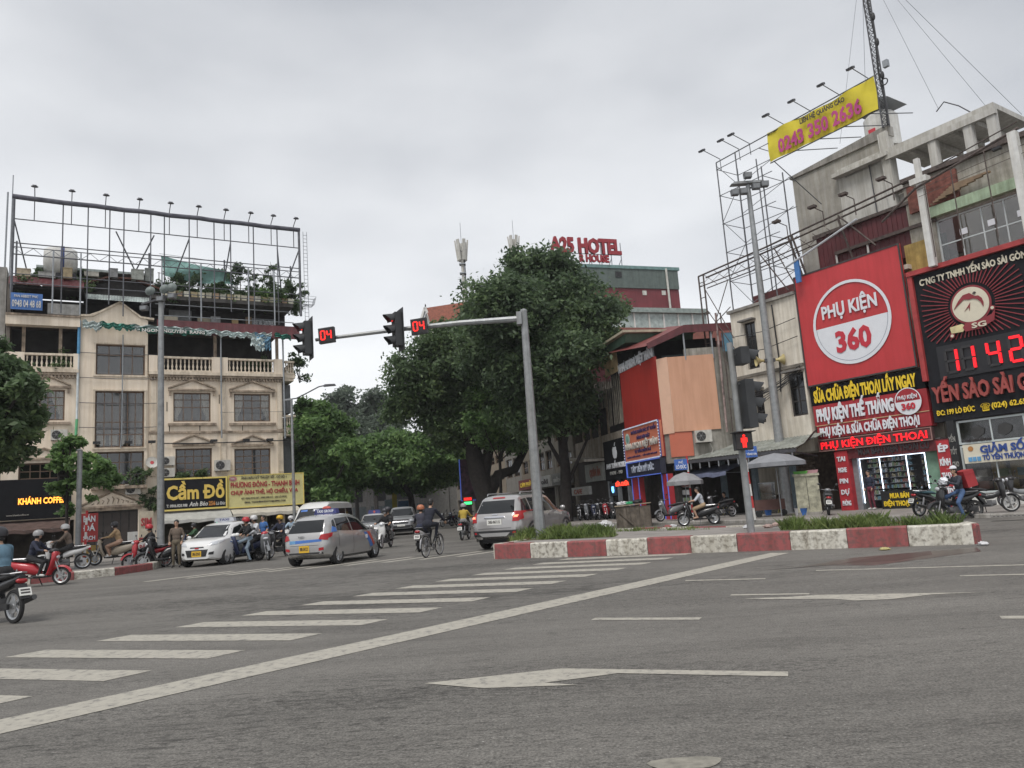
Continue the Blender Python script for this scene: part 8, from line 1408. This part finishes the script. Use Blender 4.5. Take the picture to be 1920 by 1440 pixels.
    if head == 'helmet':
        prof = [(.135, -.02), (.142, .03), (.135, .08), (.105, .125), (.06, .15), (.01, .158)]; hm = MB().lathe(prof, 18, 0, I(f(-.012, 0, .0))).obj('helmet', hmat, root, smooth=50); MB().prism([(.1, -.09), (.19, -.06), (.19, .06), (.1, .09)], -.012, .0, 'xy', 0, I(f(0, 0, .02))).obj('visor', TRIM, hm); MB().tube([f(-.02, -.1, 0), f(.03, -.065, -.1), f(.03, .065, -.1), f(-.02, .1, 0)], .008, 5).obj('chin_strap', TRIM, hm); MB().ell((0, 0, 0), (.1, .085, .06), 12, 8, 0, I(f(-.03, 0, -.05))).obj('hair', HAIR, root, smooth=50)
    else:
        hr = MB(); hr.ell((0, 0, 0), (.102, .088, .10), 14, 9, 0, I(f(-.018, 0, .042))); hr.ell((0, 0, 0), (.07, .08, .08), 12, 8, 0, I(f(-.05, 0, -.01))); hr.obj('hair', hair or HAIR, root, smooth=60)
        if head == 'cap': MB().lathe([(.1, .05), (.102, .08), (.08, .13), (.02, .15)], 16, 0, I(f(-.005, 0, .02))).prism([(.08, -.07), (.18, -.05), (.18, .05), (.08, .07)], .07, .08, 'xy', 0, I(f(0, 0, .0))).obj('cap', hmat, root, smooth=40)
    if mask: MB().ell((0, 0, 0), (.04, .052, .04), 10, 7, 0, I(f(.062, 0, -.045))).obj('face_mask', SWHITE, root, smooth=60)
    return root
mred = M('bike_red', (.42, .025, .035), .3, var=.06, coat=.4); mblk = M('bike_black', (.02, .02, .022), .3, var=.1, coat=.4); mwh = M('bike_white', (.62, .62, .61), .3, var=.05, coat=.3); mgry = M('bike_grey', (.22, .23, .24), .35, metal=.3, var=.06); mnav = M('bike_navy', (.03, .04, .09), .3, var=.08); mtan = M('bike_tan', (.42, .36, .28), .4, var=.08)
HG = M('helmet_grey', (.28, .28, .28), .4); HW = M('helmet_white', (.6, .6, .6), .35); HR = M('helmet_red', (.5, .03, .04), .35); HY = M('helmet_yellow', (.62, .38, .02), .4); HK = M('helmet_black', (.03, .03, .035), .35)
navy, black, brown, green, tan, denim, blue, white, grey, suit, olive = [cloth_m(n_, c) for n_, c in (('navy', (.025, .03, .055)), ('black', (.02, .02, .022)), ('brown', (.15, .115, .09)), ('green', (.05, .11, .055)), ('tan', (.42, .29, .16)), ('denim', (.09, .15, .26)), ('blue', (.05, .14, .36)), ('white', (.6, .62, .64)), ('grey', (.2, .2, .2)), ('suit', (.016, .018, .03)), ('olive', (.14, .115, .08)))]
def gp(px, py, z=0): return G(px, py, z)
wsh = M('shoe_white', (.6, .6, .58), .6)
# left foreground riders
l = gp(72, 1100); motorbike('red scooter carrying the rider in the dark coat at the left', l, 6, mred, style='scooter', rim=M('rim_pale', (.5, .5, .5), .3, metal=.6)); person('rider in a dark navy coat and grey helmet on the red scooter', l, 6, 'ride', navy, black, wsh, 'helmet', HG)
l = gp(-10, 1168); motorbike('black motorbike cut off by the left edge, tail light lit', l, 150, mblk, style='underbone', z=0); person('rider in a blue-grey jacket leaving the picture at the left edge', l, 150, 'ride', cloth_m('steelblue', (.12, .21, .28)), black, TRIM, 'helmet', HK)
l = gp(118, 1070, .2); motorbike('white motorbike half hidden behind the left grey post', l, 205, mwh, mblk, 'underbone', z=.2, seat=None); person('person in a brown coat and white helmet behind the red scooter', l, 205, 'ride', brown, black, TRIM, 'helmet', HW, z=.2)
l = gp(212, 1058, .2); motorbike('tan and black scooter parked beside the white ice boxes', l, 195, mtan, mblk, 'scooter', z=.2); person('woman in a tan hooded top sitting on the parked tan scooter', l, 195, 'ride', tan, SKIN, wsh, 'helmet', HK, z=.2, mask=True, shorts=True)
l = gp(277, 1066); motorbike('red and white motorbike first in the waiting row', l, 222, mred, mwh, 'underbone', rim=SPK); person('rider in black with a red helmet at the start of the waiting row', l, 222, 'ride', black, black, TRIM, 'helmet', HR, mask=True)
l = gp(307, 1064); motorbike('black maxi scooter with a tall front in the waiting row', l, 215, mblk, style='scooter', big=1.1); l = gp(331, 1064); person('man in a brown jacket standing beside the black maxi scooter', l, -80, 'stand', brown, olive, TRIM, 'hair')
l = gp(362, 1040); motorbike('dark motorbike hidden behind the white taxi', l, 215, mnav, style='underbone'); person('rider in green with a white face mask behind the white taxi', l, 215, 'ride', green, black, TRIM, 'helmet', HK, mask=True)
l = gp(458, 1054); motorbike('navy and white scooter ridden by the man with the red helmet', l, 232, mnav, mwh, 'scooter', rim=M('rim_dark', (.12, .12, .12), .4)); person('man in a black jacket and pale jeans with a red helmet, foot on the road', l, 232, 'foot', black, cloth_m('pale_denim', (.22, .28, .34)), TRIM, 'helmet', HR); person('pillion passenger with a white helmet behind the red-helmeted man', l, 232, 'pillion', white, black, TRIM, 'helmet', HW)
l = gp(497, 1050); motorbike('grey scooter parked with its nose towards the crossing', l, 300, mgry, mred, 'scooter', lean=5); l = gp(495, 1040); person('man in a blue polo shirt standing among the waiting bikes', l, -120, 'stand', blue, black, TRIM, 'hair', sleeve=False)
l = gp(524, 1044); motorbike('dark motorbike with its headlight on beside the silver taxi', l, 255, mblk, style='underbone'); person('rider with a yellow helmet waiting left of the silver taxi', l, 255, 'foot', navy, black, TRIM, 'helmet', HY)
l = gp(546, 1030); motorbike('scooter half hidden by the silver taxi rear', l, 260, mwh, style='scooter'); person('rider with a white helmet and pale blue shirt behind the silver taxi', l, 260, 'ride', cloth_m('paleblue', (.35, .45, .55)), black, TRIM, 'helmet', HW, mask=True)
# side street riders
l = gp(724, 1027); motorbike('white underbone motorbike carrying two riders towards the crossing', l, 262, mwh, style='underbone', rim=SPK); person('front rider in black with a face mask on the white motorbike', l, 262, 'ride', black, black, TRIM, 'helmet', HK, mask=True); person('second rider in black sitting behind on the white motorbike', l, 262, 'pillion', black, grey, TRIM, 'helmet', HK, mask=True)
l = gp(793, 1033); motorbike('white scooter seen from behind left of the cyclist', l, 86, mwh, mblk, 'scooter'); person('rider in a dark jacket with an orange emblem beside the cyclist', l, 86, 'ride', cloth_m('dark_jacket', (.05, .05, .07)), navy, TRIM, 'helmet', M('helmet_orange', (.45, .16, .08), .4))
l = gp(873, 1012); motorbike('black motorbike with a yellow-vested rider ahead of the silver crossover', l, 80, mblk, style='underbone'); person('rider in a yellow and grey vest seen from behind', l, 80, 'ride', cloth_m('vest', (.42, .3, .05)), grey, TRIM, 'helmet', HG)
# cyclist in a suit
def bicycle(label, loc, deg):
    t = thing('bicycle', label, 'bicycle', (*loc, 0), R_(deg)); r = .33; T = DSTEEL
    bike_wheel(t, .53, r, .035, 'wire', SPK); bike_wheel(t, -.52, r, .035, 'wire', SPK)
    for nm_, pts, rr in (('top_tube', [(-.2, 0, .82), (.35, 0, .85)], .016), ('down_tube', [(.37, 0, .8), (-.05, 0, .3)], .018), ('seat_tube', [(-.05, 0, .3), (-.24, 0, .95)], .016), ('head_tube', [(.34, 0, .95), (.39, 0, .75)], .02)): tobj(nm_, pts, rr, mblk, t)
    for s in (-1, 1): tobj('fork_blade', [(.39, s*.03, .75), (.45, s*.05, .5), (.53, s*.05, r)], .012, mblk, t); tobj('chain_stay', [(-.05, s*.03, .3), (-.52, s*.055, r)], .01, mblk, t); tobj('seat_stay', [(-.2, s*.02, .8), (-.52, s*.055, r)], .009, mblk, t)
    tobj('handlebar', [(.3, -.28, 1.04), (.36, -.2, 1.05), (.36, 0, 1.02), (.36, .2, 1.05), (.3, .28, 1.04)], .012, SPK, t); tobj('stem', [(.34, 0, .95), (.355, 0, 1.03)], .013, SPK, t); MB().loft([(-.1, 0, .97, .02, .02), (-.25, 0, .98, .06, .025), (-.38, 0, .985, .09, .03)], 10).obj('saddle', SEATM, t, smooth=50)
    for x, nm_ in ((.53, 'front_mudguard'), (-.52, 'rear_mudguard')): tobj(nm_, [(x+(r+.03)*math.cos(a), 0, r+(r+.03)*math.sin(a)) for a in np.linspace(R_(20), R_(185) if x < 0 else R_(160), 12)], .022, SPK, t, 6)
    MB().box(-.82, -.3, -.07, .07, .70, .72).obj('carrier', SPK, t); MB().lathe([(.09, -.01), (.09, .01)], 16, 0, Matrix.Translation((-.05, -.06, .3)) @ Matrix.Rotation(R_(90), 4, 'X')).obj('chainring', SPK, t); tobj('crank', [(-.05, -.08, .3), (.06, -.1, .2)], .012, SPK, t); tobj('crank', [(-.05, .08, .3), (-.12, .1, .4)], .012, SPK, t)
    return t
l = gp(812, 1043); bicycle('black city bicycle with pale mudguards ridden away in the middle', l, 72); person('cyclist in a dark suit riding away from the camera', l, 72, 'cycle', suit, suit, TRIM, 'hair')
# right-hand side
l = gp(1312, 985); motorbike('black scooter ridden by the man in the white shirt', l, 170, mblk, style='scooter'); person('man in a white shirt and khaki shorts riding a black scooter', l, 170, 'ride', cloth_m('whiteshirt', (.5, .53, .58)), cloth_m('khaki', (.36, .26, .16)), SKIN, 'hair', sleeve=False, shorts=True)
l = at(1258, 960, 38)[:2]; motorbike('grey scooter parked by the red pillar under the clinic', l, 205, mgry, style='scooter', z=.12, lean=6)
l = at(1552, 955, 32)[:2]; motorbike('dark scooter parked beside the utility cabinet', l, 70, mblk, mgry, 'scooter', z=.12, lean=6)
l = gp(1796, 974, .0); motorbike('black underbone motorbike under the delivery rider', l, 186, mblk, mblk, 'underbone', rim=M('rim_dark2', (.06, .06, .06), .4)); person('delivery rider in dark jacket and jeans reading papers on his motorbike', l, 186, 'read', cloth_m('charcoal', (.04, .045, .06)), cloth_m('jeans', (.06, .11, .22)), TRIM, 'cap', SWHITE)
X, Y = l; dx, dy = math.cos(R_(186)), math.sin(R_(186)); t = thing('delivery_box', 'red delivery box strapped on the rider\'s back', 'box', (X-dx*.5, Y-dy*.5, .98), R_(186)); b_ = MB().box(-.2, .14, -.24, .24, 0, .52).obj('box', M('box_red', (.36, .03, .035), .6, var=.1), t, rot=(0, R_(12), 0)); MB().box(-.205, .145, -.245, .245, .4, .44).obj('flap_edge', RED2, b_)
crumple('paper_bundle', 'bundle of white papers held by the delivery rider', X+dx*.27, Y+dy*.27, 1.1, .16, .12, SWHITE, 44, 'papers')
l = gp(1752, 966, .12); motorbike('black motorbike with a teal seat parked behind the delivery rider', l, 20, mblk, style='underbone', z=.12, seat=M('seat_teal', (.06, .13, .16), .6), lean=5)
l = at(1853, 960, 24.8)[:2]; motorbike('black motorbike with pale wheel disc at the far right', l, -25, mblk, mblk, 'underbone', rim=M('rim_white', (.45, .45, .44), .4), z=.12, steer=20); l = at(1928, 940, 27)[:2]; motorbike('motorbike cut off by the right edge near the nest shop', l, 160, mblk, mgry, 'underbone', z=.12)
for i, px in enumerate((1092, 1104, 1117, 1128, 1140, 1152)):
    l = at(px, 960, 50.5-i*.4)[:2]; motorbike(('leftmost dark motorbike', 'second dark motorbike', 'third dark motorbike', 'fourth dark motorbike', 'fifth dark motorbike', 'rightmost dark motorbike')[i]+' of the row parked behind the crossover', l, 250+6*(i % 3), [mblk, mgry, mnav, mblk, mred, mblk][i], style='underbone' if i % 2 else 'scooter', z=.12, lean=6)
l = at(1352, 960, 37.5)[:2]; motorbike('motorbike parked in the shade of the cafe canopy', l, 200, mblk, style='underbone', z=.12, lean=6)
for i, px in enumerate((838, 850, 862)): l = at(px, 960, 60+i)[:2]; motorbike(('first dark motorbike', 'second dark motorbike', 'third dark motorbike')[i]+' parked under the forked tree', l, 240+15*i, [mblk, mnav, mgry][i], style='underbone', z=.12, lean=6)
u, v = 1.35, -.2; l = RB.w(u, v); person('shop visitor in dark clothes standing at the phone shop door', l, 200, 'stand', navy, cloth_m('maroon', (.16, .03, .05)), wsh, 'hair', z=.12); l = RB.w(2.9, 1.6); person('shopkeeper sitting behind the phone shop counter', l, 220, 'low', grey, black, TRIM, 'hair', z=.4)
l = RB.w(-6.6, -.6); person('person in dark clothes sitting low at the cafe', l, 215, 'low', black, black, TRIM, 'hair', z=.12)
# ================================================================ thin wet air over the whole place
_h = bpy.data.meshes.new('haze'); _b = MB().box(-960, 960, -80, 1560, -1, 46); _h.from_pydata(_b.v, [], _b.f); vm = bpy.data.materials.new('haze_air'); vm.use_nodes = True; vn = vm.node_tree.nodes; vn.clear()
vo_ = vn.new('ShaderNodeOutputMaterial'); pv = vn.new('ShaderNodeVolumePrincipled'); pv.inputs['Density'].default_value = .00035; pv.inputs['Color'].default_value = (.94, .96, 1, 1); pv.inputs['Anisotropy'].default_value = .2
vm.node_tree.links.new(pv.outputs[0], vo_.inputs['Volume']); _h.materials.append(vm); tag(link('haze', _h), kind='stuff')
